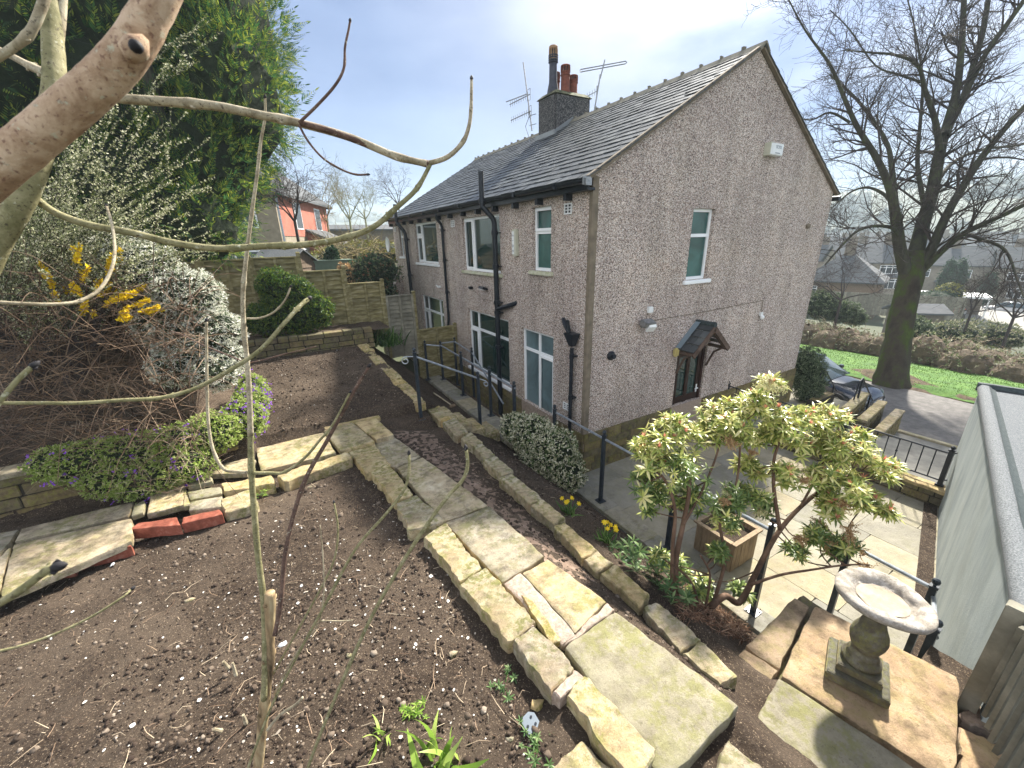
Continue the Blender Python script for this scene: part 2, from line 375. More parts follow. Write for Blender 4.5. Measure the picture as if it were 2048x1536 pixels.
# ================================================================== THE SETTING
def sstep(a, b, x):
    t = min(max((x-a)/(b-a), 0), 1); return t*t*(3-2*t)
def lerp_tab(x, tab):
    if x <= tab[0][0]: return tab[0][1]
    for (a, za), (b, zb) in zip(tab, tab[1:]):
        if x <= b: return za+(zb-za)*(x-a)/(b-a)
    return tab[-1][1]
EAST = [(4.5, -.35), (7.5, -.6), (9.4, -1.15), (14.6, -1.28), (19, -1.6), (24, -2.3), (29, -3.9), (40, -4.6), (75, -5.6), (110, -9), (180, -15), (260, -18), (330, -12), (430, 8), (560, 36), (700, 54), (900, 64), (2500, 68)]
def land_z(x, y):
    r = math.hypot(max(x, 0)*1.0, max(abs(y)-60, 0)*.8) if x > 0 else math.hypot(x*.2, max(abs(y)-60, 0)*.8)
    r = max(x, r if r > 60 else x)
    e = lerp_tab(r, EAST)
    if r > 60: e += 9*sstep(80, 500, r)*fbm(x, y, 0, .004)
    wz = 2.25+.085*min(max(y-6, 0), 22)
    wz -= 1.4*sstep(30, 60, y)+.0*x
    if y > 60: wz = min(wz, e+3)
    wgt = sstep(-1.2, -2.6, x) if y > 5.8 else 0
    if x < -1 and y <= 5.8: e = .2
    if y > 12: wgt = max(wgt, sstep(16, 0, x)*sstep(12, 16, y))
    if y > 60: wgt *= 1-sstep(60, 180, y)
    return e*(1-wgt)+wz*wgt
def sinh_space(lo, hi, n, k=6.5, c=0.0):
    t = np.linspace(-1, 1, n); s = np.sinh(k*t)/math.sinh(k); return np.where(s < 0, c+s*(c-lo), c+s*(hi-c))
xs = sinh_space(-900, 2600, 200, c=12); ys = sinh_space(-1500, 2600, 180, c=2)
mb = MB(); mb.grid([[(x, y, land_z(x, y)-.05) for y in ys] for x in xs])
def land_mat():
    m, nt, p = new_mat('valley_grass'); v = coord(nt)
    c = ramp(nt, [(.3, (.025, .042, .014)), (.5, (.04, .05, .02)), (.7, (.065, .06, .03))], tex(nt, 'noise', .09, 9, .7, v))
    c2 = ramp(nt, [(.35, (.55, .55, .5)), (.5, (1, 1, 1)), (.6, (1.3, 1.2, 1.1))], tex(nt, 'noise', .02, 9, .75, v, 1.5))
    c = mixc(nt, 1, c, c2, 'MULTIPLY')
    nt.links.new(c, p.inputs['Base Color']); p.inputs['Roughness'].default_value = .95; return m
MT['land'] = land_mat()
build('ground', mb, MT['land'], kind='structure', smooth=True)

# ---- road, pavement, lawn beyond the house
MT['asphalt'] = mat('worn_asphalt', [(.3, (.085, .08, .075)), (.5, (.125, .118, .11)), (.7, (.17, .16, .15))], 5, .9, .7, 60, .012, detail=10)
MT['paving'] = mat('old_pavement', [(.3, (.13, .125, .11)), (.7, (.24, .23, .2))], 3, .9, .4, 40, .01)
mb = MB(); mb.grid([[(x, y, -1.06-.02*(x-10)+.012*fbm(x, y, 0, .6)) for y in np.linspace(-12, 30, 60)] for x in np.linspace(10.0, 14.9, 12)])
build('road', mb, MT['asphalt'], kind='structure', smooth=True)
mb = MB(); mb.box((9.82, -12, -1.3), (9.998, 30, -.955)); build('kerb', mb, MT['concrete'], kind='structure', bevel=.02)
mb = MB(); mb.grid([[(x, y, -1.0+.01*fbm(x, y, 0, 2)) for y in np.linspace(-12, 30, 60)] for x in np.linspace(7.9, 9.818, 5)])
build('pavement', mb, MT['paving'], kind='structure', smooth=True)
MT['lawn'] = mat('mown_grass', [(.3, (.03, .075, .010)), (.5, (.055, .13, .016)), (.62, (.085, .17, .025)), (.8, (.12, .15, .05))], 1.6, .9, .8, 12, .05, detail=10)
def lawn_z(x, y): return lerp_tab(x, [(14.85, -1.13), (15.4, -1.0), (19, -1.35), (24, -2.15)])+.05*fbm(x, y, 0, .8)
mb = MB(); mb.grid([[(x+.25*fbm(3, y, 0, .9)*(x < 15), y, lawn_z(x, y)) for y in np.linspace(-12, 34, 130)] for x in np.linspace(14.85, 24, 40)])
build('lawn', mb, MT['lawn'], kind='structure', smooth=True)
# grass blades, earth verge litter
n = 26000; P = np.stack([RNG.uniform(15.1, 23.4, n), RNG.uniform(-6, 16, n), np.zeros(n)], 1)
P[:, 2] = [lawn_z(a, b)-.01 for a, b in P[:, :2]]
D = RNG.normal(size=(n, 3))*.5; D[:, 2] = 1
MT['blades'] = leafmat('grass_blades', [(0, (.035, .085, .012)), (.6, (.075, .15, .022)), (1, (.15, .19, .06))], .6, .4)
tv, tf = quadleaf(.35); V, F = scatter(tv, tf, P, D, RNG.uniform(.03, .075, n))
npmesh('grass', V, F, MT['blades'], kind='stuff', label='short bright green grass on the lawn beyond the road', cat='grass')

mb = MB(); mb.grid([[(14.78+.34*u+.10*fbm(1, y, 0, 1.3)+.9*math.exp(-((y-.2)/1.4)**2)*u, y, -1.175+.05*math.sin(PI*u)+(lawn_z(15.1, y)+1.175+.03)*u*u+.015*fbm(u*3, y, 0, 5)+.18*math.exp(-((y-.2)/1.1)**2)*u) for y in np.linspace(-12, 30, 240)] for u in np.linspace(0, 1, 9)])
build('verge', mb, mat('brown_verge', [(.3, (.035, .024, .016)), (.5, (.09, .062, .04)), (.7, (.12, .12, .05))], 5, .95, .8, 20, .03, detail=10), kind='structure', smooth=True)
# ---- garden soil heightfield
def path_z(y): return 1.4-.1*y
def xl(y): return -3.66-.055*(y+3.6)
def xr(y): return -2.86-.085*(y+4.6)
def edge_z(y): return 1.30-.05*y
def edge_x(y): return -2.36-.045*y*.5+.0
def terr_z(y): return 1.44+.20*(y-1.6)
def kerb_x(y): return -2.45-.115*(y-1.7)
def soil_z(x, y):
    # front bed
    pz = path_z(min(y, .6))
    bed = pz-.10-.02*max(-3.9-x, 0)
    lp = 1.36+.02*max(-4-x, 0)
    # east bank towards the patio
    ez = edge_z(min(y, 1.5)); ex = -2.3-.02*y
    if y < 1.35:
        if x < xl(y)+.02: z = bed
        elif x < xr(y): z = pz-.10
        elif x < ex+.1: z = pz-.07+(ez-.14-(pz-.07))*sstep(xr(y), ex-.1, x)
        else:
            t = min(max((x-ex-.1)/(-.62-ex-.1), 0), 1); z = (ez-.15)*(1-t)+.02*t+.12*math.sin(PI*t)*1.0
        if x < -3.2: z = z+(lp-.09-z)*sstep(.25, .75, y-.10*max(-4-x, 0)*0)
        if y < .45-.02 and x < -4.0: z = min(z, bed+.0)
    else:
        tz = terr_z(y) if y > 1.7 else lp-.06
        if x < kerb_x(y): z = tz
        else:
            t = min(max((x-kerb_x(y))/(-1.15-kerb_x(y)), 0), 1); z = tz-.15+(.52-tz+.15)*t
            if y < 2.2 and x > -2.5: z = min(z, 1.2-(x+2.5)*.55)
        if x < -5.6: z += .65*sstep(-5.6, -6.6, x)
    if x < -5.2 and y > 1.1+.12*(-5.2-x)*0: z = max(z, lp+.35*sstep(1.15, 1.3, y)+.5*sstep(1.2, 3.5, y)*sstep(-5.2, -6.0, x))
    return z
def soil_grid(x0, x1, y0, y1, d):
    X = np.arange(x0, x1+d*.5, d); Y = np.arange(y0, y1+d*.5, d)
    return [[(x, y, soil_z(x, y)+.022*fbm(x, y, 0, 3.5, 4)+.013*fbm(x, y, 3, 13, 3)+.009*fbm(x, y, 9, 45, 2)) for y in Y] for x in X]
mb = MB(); mb.grid(soil_grid(-9.6, -.56, -7.5, 5.9, .045))
build('garden_soil', mb, MT['soil'], kind='structure', smooth=True)

# clods, petals and twig litter on the beds
def sample_soil(n, boxes):
    out = []
    while len(out) < n:
        x0, x1, y0, y1 = random.choice(boxes); x, y = U_(x0, x1), U_(y0, y1); out.append((x, y, soil_z(x, y)+.022*fbm(x, y, 0, 3.5, 4)))
    return np.array(out)
BED = [(-8.2, -3.75, -4.6, .2)]*6+[(-6, -3.7, -4.7, -2)]*3+[(-5.5, -2.6, 1.7, 5)]*3+[(-2.1, -.7, -4, .8)]*2+[(-2.9, -2.4, -4.4, .5)]
def rock_t(n=5, seed=1):
    r = np.random.default_rng(seed); V = []; F = []
    for i in range(n):
        for k in range(6):
            th = PI*(i+.0)/(n-1); a = 2*PI*k/6
            q_ = 1+.28*r.normal(); V.append((math.sin(th)*math.cos(a)*q_, math.sin(th)*math.sin(a)*q_, math.cos(th)*.7*q_))
    for i in range(n-1):
        for k in range(6): F.append((i*6+k, i*6+(k+1) % 6, (i+1)*6+(k+1) % 6, (i+1)*6+k))
    return np.array(V), np.array(F)
parts = []
for s in range(3):
    n = 6500; P = sample_soil(n, BED); tv, tf = rock_t(4, s); parts.append(scatter(tv, tf, P, RNG.normal(size=(n, 3)), RNG.gamma(2.0, .0035, n)+.002))
V, F = merge(parts)
MT['clods'] = leafmat('soil_clods', [(0, (.035, .025, .02)), (.6, (.08, .06, .045)), (.9, (.14, .11, .085)), (1, (.24, .2, .16))], .95, 0, .1)
npmesh('soil_crumbs', V, F, MT['clods'], kind='stuff', label='loose dark crumbs of soil over the garden beds', cat='soil')
n = 1000; P = sample_soil(n, [(-8.0, -3.8, -4.6, .2)]*5+[(-5.5, -3.7, -4.7, -1.5)]*3+[(-5.3, -2.7, 2, 5)]); P[:, 2] += .006
tv = np.array([(-.5, -.32, 0), (0, -.5, .12), (.5, -.3, 0), (.55, .3, .05), (0, .5, 0), (-.55, .3, .1)]); tf = np.array([(0, 1, 4, 5), (1, 2, 3, 4)])
V, F = scatter(tv, tf, P, np.stack([RNG.normal(0, .35, n), RNG.normal(0, .35, n), np.ones(n)], 1), RNG.gamma(3, .0030, n)+.003)
MT['petal'] = leafmat('fallen_petals', [(0, (.22, .17, .12)), (.35, (.45, .40, .34)), (.6, (.66, .62, .56)), (1, (.8, .79, .74))], .7, .1)
npmesh('fallen_petals', V, F, MT['petal'], kind='stuff', label='small white fallen petals strewn over the dark soil', cat='petals')
mb = MB()
for k in range(1100):
    x, y, z = sample_soil(1, BED)[0]; a = U_(0, 2*PI); L = random.choice([.03, .05, .08, .14]); z += .012
    b_ = a+U_(-.7, .7); p1 = (x+math.cos(a)*L*.5, y+math.sin(a)*L*.5, z+U_(0, .02)); p2 = (p1[0]+math.cos(b_)*L*.5, p1[1]+math.sin(b_)*L*.5, z+U_(-.01, .01))
    mb.tube([(x, y, z), p1, p2], [.0022, .0018, .001], 3, False)
MT['straw'] = leafmat('dry_litter', [(0, (.10, .06, .04)), (.5, (.26, .18, .12)), (1, (.5, .42, .3))], .8, 0)
build('twig_litter', mb, MT['straw'], kind='stuff', label='dry twigs and straw littering the garden soil', cat='litter')

def gat(px, py):                          # where the ray meets the garden soil
    z = 1.2
    for _ in range(40):
        p = at(px, py, z); z += .5*(soil_z(p.x, p.y)-z)
    return at(px, py, z)
P = [];
X = np.linspace(0, 1, 14); Y = np.linspace(-3.2, 1.2, 60)
mb = MB(); mb.grid([[(lambda xx: (xx, y, soil_z(xx, y)+.022*fbm(xx, y, 0, 3.5, 4)+.012*math.sin(PI*u)-.010+.006*fbm(xx, y, 4, 20, 3)))(xr(y)-.02+u*(-2.38-xr(y))) for y in Y] for u in X])
MT['pinkdirt'] = mat('pinkish_trodden_earth', [(.3, (.10, .07, .05)), (.5, (.19, .135, .10)), (.7, (.30, .22, .17))], 7, .95, .8, 50, .012, detail=10)
build('trodden_path', mb, MT['pinkdirt'], kind='structure', smooth=True)
# ---- stones with real thickness
def qstone(q, th, m, name=None, seg=.06, rough=.008, edge=.012, mbx=None, **kw):
    """q: four world corners of the top face (any order round); th: thickness"""
    q = [Vector(p) for p in q]
    if (q[1]-q[0]).cross(q[2]-q[0]).z < 0: q = q[::-1]
    lu = max((q[1]-q[0]).length, (q[2]-q[3]).length); lv = max((q[3]-q[0]).length, (q[2]-q[1]).length)
    nu, nv = max(4, min(26, int(lu/seg)+2)), max(4, min(26, int(lv/seg)+2))
    cen = sum(q, Vector())/4; sd_ = U_(0, 99)
    def par(n):                                # extra rows close to the border give it a worn arris
        t = list(np.linspace(0, 1, n)); return [0, .25*t[1], *t[1:-1], 1-.25*t[1], 1]
    us, vs_ = par(nu), par(nv); P = []
    for i, u in enumerate(us):
        row = []
        for j, v in enumerate(vs_):
            p = (q[0]*(1-u)+q[1]*u)*(1-v)+(q[3]*(1-u)+q[2]*u)*v
            bd = min(u, 1-u)*lu; bv = min(v, 1-v)*lv; b_ = min(bd, bv)
            wob = Vector((fbm(p.x, p.y, sd_, 7, 3), fbm(p.x, p.y, sd_+5, 7, 3), 0))*rough*1.6
            wob += Vector((fbm(p.x, p.y, sd_, 28, 2), fbm(p.x, p.y, sd_+5, 28, 2), 0))*rough*.5
            p = p+wob*(1 if b_ < .03 else .3)
            cu = (abs(u-.5)*2)**8*(abs(v-.5)*2)**8
            p += (cen-p)*.015*cu
            p.z += fbm(p.x, p.y, sd_, 5, 5)*rough*1.1+fbm(p.x, p.y, sd_, 26, 3)*rough*.35
            if b_ < 1e-6: p.z -= edge*.6*(1+.5*fbm(p.x, p.y, sd_, 20, 2))
            row.append(p)
        P.append(row)
    mb = MB(); mb.grid(P)
    ring = [P[i][0] for i in range(len(us))]+[P[-1][j] for j in range(1, len(vs_))]+[P[i][-1] for i in range(len(us)-2, -1, -1)]+[P[0][j] for j in range(len(vs_)-2, 0, -1)]
    rows = []
    for k, f_ in enumerate((0, .12, .5, 1)):
        rows.append([r+Vector((0, 0, -th*f_))+(r-cen).normalized()*((.004 if k else 0)+.55*rough*fbm(r.x*4, r.y*4, sd_+f_*4, 1, 3)*(k > 0)) for r in ring+[ring[0]]])
    mb.grid(rows[::-1])
    if mbx is not None: mbx.add(mb.v, mb.f); return
    o = build(name, mb, m, smooth=False, loc=tuple(cen-Vector((0, 0, th))), **kw)
    o.data.polygons.foreach_set('use_smooth', [True]*len(o.data.polygons)); o.data.set_sharp_from_angle(angle=math.radians(38))
    return o
def crop(ox, oy, s, pts): return [(ox+x*s, oy+y*s) for x, y in pts]
A3 = lambda *p: crop(600, 800, .390625, p)
A4 = lambda *p: crop(480, 600, .26042, p)
A5 = lambda *p: crop(0, 450, .390625, p)
A2 = lambda *p: crop(0, 950, .38147, p)
A1 = lambda *p: crop(1400, 1050, .31641, p)
def onpath(p, dz=0): return at(p[0], p[1], 1.4+dz, -.1)
# flags of the path and the left walk (paving = setting); each slab its own outline in the meshes
def flags(name, quads, m, zf, th=.07, **kw):
    mb = MB()
    for q_ in quads: qstone([zf(p) for p in q_], th, None, mbx=mb, **kw)
    o = build(name, mb, m, kind='structure'); o.data.polygons.foreach_set('use_smooth', [True]*len(o.data.polygons)); o.data.set_sharp_from_angle(angle=math.radians(38)); return o
flags('path_flags', [A3((495, 345), (628, 292), (962, 537), (738, 622)), A3((745, 625), (968, 541), (1255, 797), (1035, 932)),
      A3((1140, 882), (1270, 812), (1568, 1030), (1412, 1188)), A3((245, 262), (480, 185), (620, 287), (482, 345))], MT['flag'], onpath, rough=.006)
flags('path_flag_grey', [[(1128, 1292), (1230, 1222), (1478, 1409), (1330, 1560)]], MT['greyflag'], onpath, .08, rough=.006)
flags('path_mortar', [A3((1040, 935), (1135, 885), (1412, 1192), (1345, 1255)), A3((1345, 1262), (1412, 1195), (1570, 1035), (1605, 1078)), A3((1085, 1225), (1190, 1140), (1196, 1152), (1100, 1245))], MT['mortar'], lambda p: onpath(p, -.012), .05, rough=.01)
flags('path_orange_piece', [A3((1135, 1000), (1190, 1020), (1338, 1225), (1282, 1238))], MT['block'], lambda p: onpath(p, .0), .05)
flags('upper_flags', [A4((862, 930), (1010, 875), (1180, 1030), (1047, 1068)), A4((642, 1000), (858, 935), (1032, 1078), (768, 1155)),
      A4((640, 915), (1020, 818), (1078, 900), (650, 990)), A4((122, 1140), (640, 1015), (735, 1172), (160, 1312))], MT['flag'], lambda p: at(p[0], p[1], 1.40), rough=.006)
flags('step_flag', [A4((1075, 885), (1270, 845), (1335, 905), (1130, 970))], MT['flag'], lambda p: at(p[0], p[1], 1.28), rough=.006)
MT['shadebank'] = mat('shaded_bank_litter', [(.3, (.02, .014, .01)), (.5, (.05, .036, .025)), (.7, (.11, .08, .055))], 14, .95, .9, 30, .03)  # bank litter coloured darker to stand for the shade behind the twigs
LW = lambda p: at(p[0], p[1], 1.40+.0002*max(500-p[0], 0))
flags('left_walk_flags', [A5((1068, 1275), (1180, 1175), (1310, 1200), (1262, 1268)), A5((770, 1380), (943, 1310), (943, 1430), (750, 1477)), A5((966, 1460), (975, 1415), (1133, 1385), (1130, 1440)),
      A2((75, 345), (112, 280), (700, 137), (672, 213)), A2((68, 362), (690, 224), (690, 342), (0, 640)), A2((-260, 700), (55, 375), (-20, 640), (-200, 790)), A2((-240, 640), (50, 350), (95, 285), (-160, 330))], MT['flag'], LW, rough=.006)
flags('left_walk_small_stones', [A5((966, 1280), (1060, 1262), (1088, 1310), (966, 1342)), A5((960, 1362), (1128, 1337), (1135, 1373), (975, 1403)), A5((690, 1432), (740, 1405), (733, 1468), (668, 1490)),
      A5((945, 1345), (960, 1405), (975, 1430), (940, 1440))], MT['greyflag'], LW, .06)
flags('landing_flags', [A1((730, 505), (1640, 965), (1605, 1640), (512, 948)), A1((600, 455), (690, 512), (497, 905), (292, 768)), A1((288, 778), (492, 912), (440, 985), (182, 880))], MT['pinkflag'], lambda p: at(p[0], p[1], 1.35), .12, rough=.007)
flags('raised_flag', [A1((493, 957), (1440, 1580), (760, 1800), (352, 1225))], MT['greyflag'], lambda p: at(p[0], p[1], 1.46), .13, rough=.006)

# kerb blocks along the bed: countable, one thing each
blocks = [
 (A3((245, 268), (375, 222), (470, 335), (345, 375)), 'yellow sandstone block at the path bend, corner above the bed', 0),
 (A3((360, 368), (450, 322), (580, 478), (482, 520)), 'cream yellow kerb block with a chipped left side, second from the bend', 0),
 (A3((493, 530), (602, 484), (742, 621), (560, 668)), 'orange buff kerb block stepping out beside the cracked flag', 0),
 (A3((640, 702), (742, 622), (930, 860), (820, 930)), 'pale green kerb block pitted with small holes along the bed', 0),
 (A3((817, 940), (955, 857), (1200, 1128), (1078, 1238)), 'long orange sandstone kerb block halfway along the dark bed', 0),
 (A3((1090, 1240), (1200, 1145), (1412, 1372), (1290, 1500)), 'mossy green kerb block with a rough cleft top', 0),
 ([(1135, 1392), (1172, 1345), (1315, 1500), (1262, 1570)], 'honey coloured kerb block with ripple lines, nearest on the path side', 0),
 ([(1098, 1540), (1165, 1478), (1245, 1560), (1180, 1620)], 'cut corner block of buff stone at the bottom edge of the bed', -.06),
 ([(1428, 1540), (1456, 1475), (1535, 1545), (1500, 1600)], 'small buff flag end beside the raised grey slab', -.05)]
for q_, lab, dz in blocks:
    qstone([onpath(p, dz+.012) for p in q_], .22, MT['block'], 'kerb_block', seg=.035, rough=.013, edge=.02, label=lab, cat='kerb stone', group='sandstone blocks edging the front bed')
qstone([onpath(p, .0) for p in [(1110, 1385), (1150, 1338), (1170, 1350), (1128, 1398)]], .2, MT['mortar'], 'rubble_stone', seg=.03, rough=.014, label='small pinkish rubble stone wedged between two kerb blocks', cat='stone')
LE = lambda p: at(p[0], p[1], 1.415)
for q_, lab in [(A4((275, 1345), (832, 1160), (858, 1212), (330, 1400)), 'long yellow kerb stone at the far end of the front bed'),
                (A5((1130, 1325), (1388, 1280), (1400, 1322), (1150, 1368)), 'thin greenish kerb stone beside the ash stem'),
                (A5((1135, 1400), (1290, 1353), (1320, 1425), (1147, 1472)), 'chunky grey green block with split faces beside the red bricks')]:
    qstone([LE(p) for p in q_], .20, MT['block'], 'kerb_block', seg=.04, rough=.013, edge=.02, label=lab, cat='kerb stone', group='stone blocks edging the left walk')
for q_, lab, z in [(A2((680, 285), (722, 252), (925, 222), (945, 262)), 'upright red brick, larger and nearer of two by the yellow flag', 1.44),
                (A2((950, 255), (960, 222), (1150, 178), (1165, 205)), 'dark red brick against the chunky green block', 1.43),
                (A2((395, 450), (425, 415), (680, 345), (686, 372)), 'flat purplish brick sunk at the rim of the yellow flag', 1.40),
                (A2((170, 515), (225, 470), (390, 452), (380, 478)), 'broken pink brick end nearest the left edge of the walk', 1.39)]:
    qstone([at(p[0], p[1], z) for p in q_], .12, MT['brick'], 'brick', seg=.03, rough=.005, edge=.008, label=lab, cat='brick', group='red bricks edging the walk')
# right-hand edging row beside the path
EZ = lambda p: at(p[0], p[1], 1.30, -.05)
row = [A3((665, 52), (710, 28), (782, 90), (730, 112)), A3((730, 112), (790, 90), (862, 160), (800, 185)), A3((825, 195), (872, 163), (935, 213), (882, 236)), A3((890, 236), (932, 220), (997, 278), (945, 300)),
       A3((940, 304), (1000, 284), (1090, 358), (1035, 388)), A3((1022, 396), (1088, 374), (1242, 500), (1180, 534)), A3((1185, 540), (1246, 508), (1362, 600), (1300, 632)), A3((1298, 642), (1352, 625), (1522, 765), (1440, 808)),
       A3((1450, 818), (1526, 770), (1602, 830), (1520, 880)), A3((1545, 888), (1612, 840), (1790, 985), (1738, 1058)), [(1285, 1216), (1312, 1203), (1402, 1278), (1362, 1306)], [(1368, 1304), (1404, 1280), (1474, 1350), (1438, 1372)]]
labs = ['pale capped edging block farthest up the row, beside the iron post', 'short yellow edging block, second from the iron post', 'small flat edging stone with soil over its corner, third from the post',
        'cracked cream edging stone opposite the round white bush', 'pale flat edging stone level with the round white bush', 'long mossy edging stone with a square end above the daffodils', 'square green tinged edging stone between two daffodil clumps',
        'wide grey green edging stone with a chipped pink corner', 'small square dark edging stone beside the hellebore', 'long narrow grey edging stone left of the pieris trunks', 'pale buff edging stone below the pieris trunks', 'last mossy edging stone touching the landing flag']
for q_, lab in zip(row, labs):
    qstone([EZ(p) for p in q_], .17, MT['block'], 'edging_stone', seg=.04, rough=.012, edge=.018, label=lab, cat='edging stone', group='row of sandstone edging stones right of the path')
# terrace kerb
ka, kb = Vector((-2.86, 5.15, 2.16)), Vector((-2.42, 1.66, 1.47)); kd = (kb-ka); kl = kd.length; kd.normalize(); ks = Vector((kd.y, -kd.x, 0)).normalized()
if ks.x > 0: ks = -ks
mb = MB(); t = 0
while t < kl-.1:
    L = min(U_(.24, .52), kl-t); w0 = U_(.19, .25)
    p0 = ka+kd*(t+.006); p1 = ka+kd*(t+L-.006); o_ = ks*U_(-.02, .02); zz = Vector((0, 0, U_(-.015, .015)))
    qstone([p0+o_+zz, p1+o_+zz, p1+o_+ks*w0+zz, p0+o_+ks*w0+zz], .15, None, mbx=mb, rough=.012, edge=.018); t += L
t = thing('terrace_wall', (ka+kb)/2-Vector((0, 0, .7)), 'low drystone wall with pale coping between earth terrace and steps', 'garden wall')
o = build('coping', mb, MT['block'], t); o.data.polygons.foreach_set('use_smooth', [True]*len(o.data.polygons)); o.data.set_sharp_from_angle(angle=math.radians(38))

def wall_blocks(mb, p0, p1, z0, z1, th, ch=.13, lmin=.18, lmax=.42, gap=.010, jit=.006, slope=0):
    """coursed stone walling between two ground points; th to the left of p0->p1"""
    p0, p1 = Vector((*p0, 0)), Vector((*p1, 0)); d = p1-p0; L = d.length; d.normalize(); nrm = Vector((-d.y, d.x, 0))
    z = z0
    while z < z1-.03:
        h = min(ch*U_(.8, 1.25), z1-z)
        if z1-z-h < .04: h = z1-z
        t = -U_(0, lmin)
        while t < L:
            l = U_(lmin, lmax); a, b = max(t, 0)+gap, min(t+l, L)-gap
            if b-a > .02:
                c = p0+d*((a+b)/2)+nrm*(th/2+U_(-jit, jit)); c.z = z+h/2+slope*((a+b)/2)
                mb.obox(c, d*((b-a)/2), nrm*(th/2), (0, 0, h/2-gap*.7), jit)
            t += l
        z += h
def wall_thing(name, p0, p1, z0, z1, th, label, m='wallstone', cope=None, ch=.13, slope=0, **kw):
    t = thing(name, ((p0[0]+p1[0])/2, (p0[1]+p1[1])/2, z0), label, 'garden wall')
    mb = MB(); wall_blocks(mb, p0, p1, z0, z1, th, ch, slope=slope, **kw); build('stonework', mb, MT[m], t, bevel=.008)
    mb = MB(); d = Vector((p1[0]-p0[0], p1[1]-p0[1], 0)); L = d.length; d.normalize(); n_ = Vector((-d.y, d.x, 0))
    c = Vector(((p0[0]+p1[0])/2, (p0[1]+p1[1])/2, (z0+z1)/2-.02))+n_*th/2
    mb.obox(c, d*(L/2-.01), n_*(th/2-.02), (0, 0, (z1-z0)/2-.01)); build('mortar_core', mb, MT['joint'], t)
    if cope:
        mb = MB(); q0 = Vector((*p0, z1+.003))-n_*.02; q1 = Vector((*p1, z1+.003))-n_*.02; s_ = 0
        while s_ < L-.05:
            l = min(U_(.45, .8), L-s_); a = q0+d*(s_+.004); b = q0+d*(s_+l-.004); up = Vector((0, 0, cope))
            for e in (a, b): e.z = z1+.003+slope*(e-q0).dot(d)
            qstone([a+up, b+up, b+up+n_*(th+.04), a+up+n_*(th+.04)], cope, None, mbx=mb, rough=.006, edge=.01); s_ += l
        build('coping', mb, MT['flag'], t)
    return t
# back wall of the terrace, planted bed behind it
mb_ = wall_thing('raised_bed_wall', (-2.62, 4.85), (-5.5, 4.85), 1.95, 2.42, .26, 'low coursed stone wall behind the earth terrace', cope=None, ch=.12)
wall_thing('left_retaining_wall', (-9.4, 1.05), (-5.35, 1.22), 1.30, 1.86, .28, 'mossy stone retaining wall under the purple flowers at left', cope=.06, ch=.15, lmin=.3, lmax=.8)
mb = MB(); mb.grid([[(x, y, 2.36+.03*fbm(x, y, 0, 4)) for y in np.linspace(4.62, 5.9, 12)] for x in np.linspace(-8, -2.2, 40)]); build('planting_bed', mb, MT['soil'], kind='structure', smooth=True)

# steps and concrete walk beside the house
mb = MB()
for k, (x0, x1, z) in enumerate([(-2.05, -1.78, 1.08), (-1.78, -1.50, .90), (-1.50, -1.18, .74)]):
    qstone([(x0, 1.15, z), (x1+.03, 1.15, z), (x1+.03, 1.75, z), (x0, 1.75, z)], .2, None, mbx=mb, rough=.012, edge=.015)
qstone([(-2.35, 1.2, 1.24), (-2.0, 1.2, 1.24), (-2.0, 1.85, 1.24), (-2.35, 1.85, 1.24)], .2, None, mbx=mb, rough=.01, edge=.015)
build('garden_steps', mb, MT['block'], kind='structure')
mb = MB(); y = .75
while y < 5.6:
    L = min(U_(.55, .8), 5.75-y)
    zc = .6; qstone([(-1.12, y+.004, zc), (-.70, y+.004, zc), (-.70, y+L-.004, zc), (-1.12, y+L-.004, zc)], .09, None, mbx=mb, rough=.005, edge=.01); y += L
for k, y0 in enumerate((.40, .05)): qstone([(-1.10, y0, .42-.18*k), (-.64, y0, .42-.18*k), (-.64, y0+.36, .42-.18*k), (-1.10, y0+.36, .42-.18*k)], .12, None, mbx=mb, rough=.005, edge=.01)
build('side_walk', mb, MT['concrete'], kind='structure')
wall_thing('retaining_wall', (-.74, 5.8), (-.74, .72), -.05, .505, .22, 'stone retaining wall under the pale walk behind the house', ch=.14)
mb = MB(); mb.box((-.50, -5.1, -.10), (-.16, 0.55, .035)); y = -5.1
mb = MB(); y = -5.1
while y < .5:
    L = min(U_(.7, .95), .6-y); qstone([(-.50, y+.003, .035), (-.17, y+.003, .035), (-.17, y+L-.003, .035), (-.50, y+L-.003, .035)], .12, None, mbx=mb, rough=.003, edge=.006); y += L
build('patio_kerb', mb, MT['concrete'], kind='structure')
# patio flags
mb = MB(); x = -.16; k = 0
while x < 4.3:
    wd = .6 if k % 2 else .75; y = -5.3-(k % 3)*.23
    while y < -.02:
        L = random.choice([.6, .9, .9, .75]); y1 = min(y+L, -.01)
        if y1-y > .1: qstone([(x+.004, y+.004, 0), (x+wd-.004, y+.004, 0), (x+wd-.004, y1-.004, 0), (x+.004, y1-.004, 0)], .05, None, mbx=mb, seg=.3, rough=.0015, edge=.004)
        y += L
    x += wd; k += 1
build('patio', mb, MT['patio'], kind='structure')
mb = MB(); mb.grid([[(x, y, -.03) for y in np.linspace(-5.6, 0.2, 8)] for x in np.linspace(-.52, 4.42, 8)]); build('patio_bed', mb, MT['feltedge'], kind='structure')
mb = MB(); mb.grid([[(x, y, -.02) for y in np.linspace(0.2, 5.8, 8)] for x in (-.72, .02)]); build('sunken_passage', mb, MT['paving'], kind='structure')
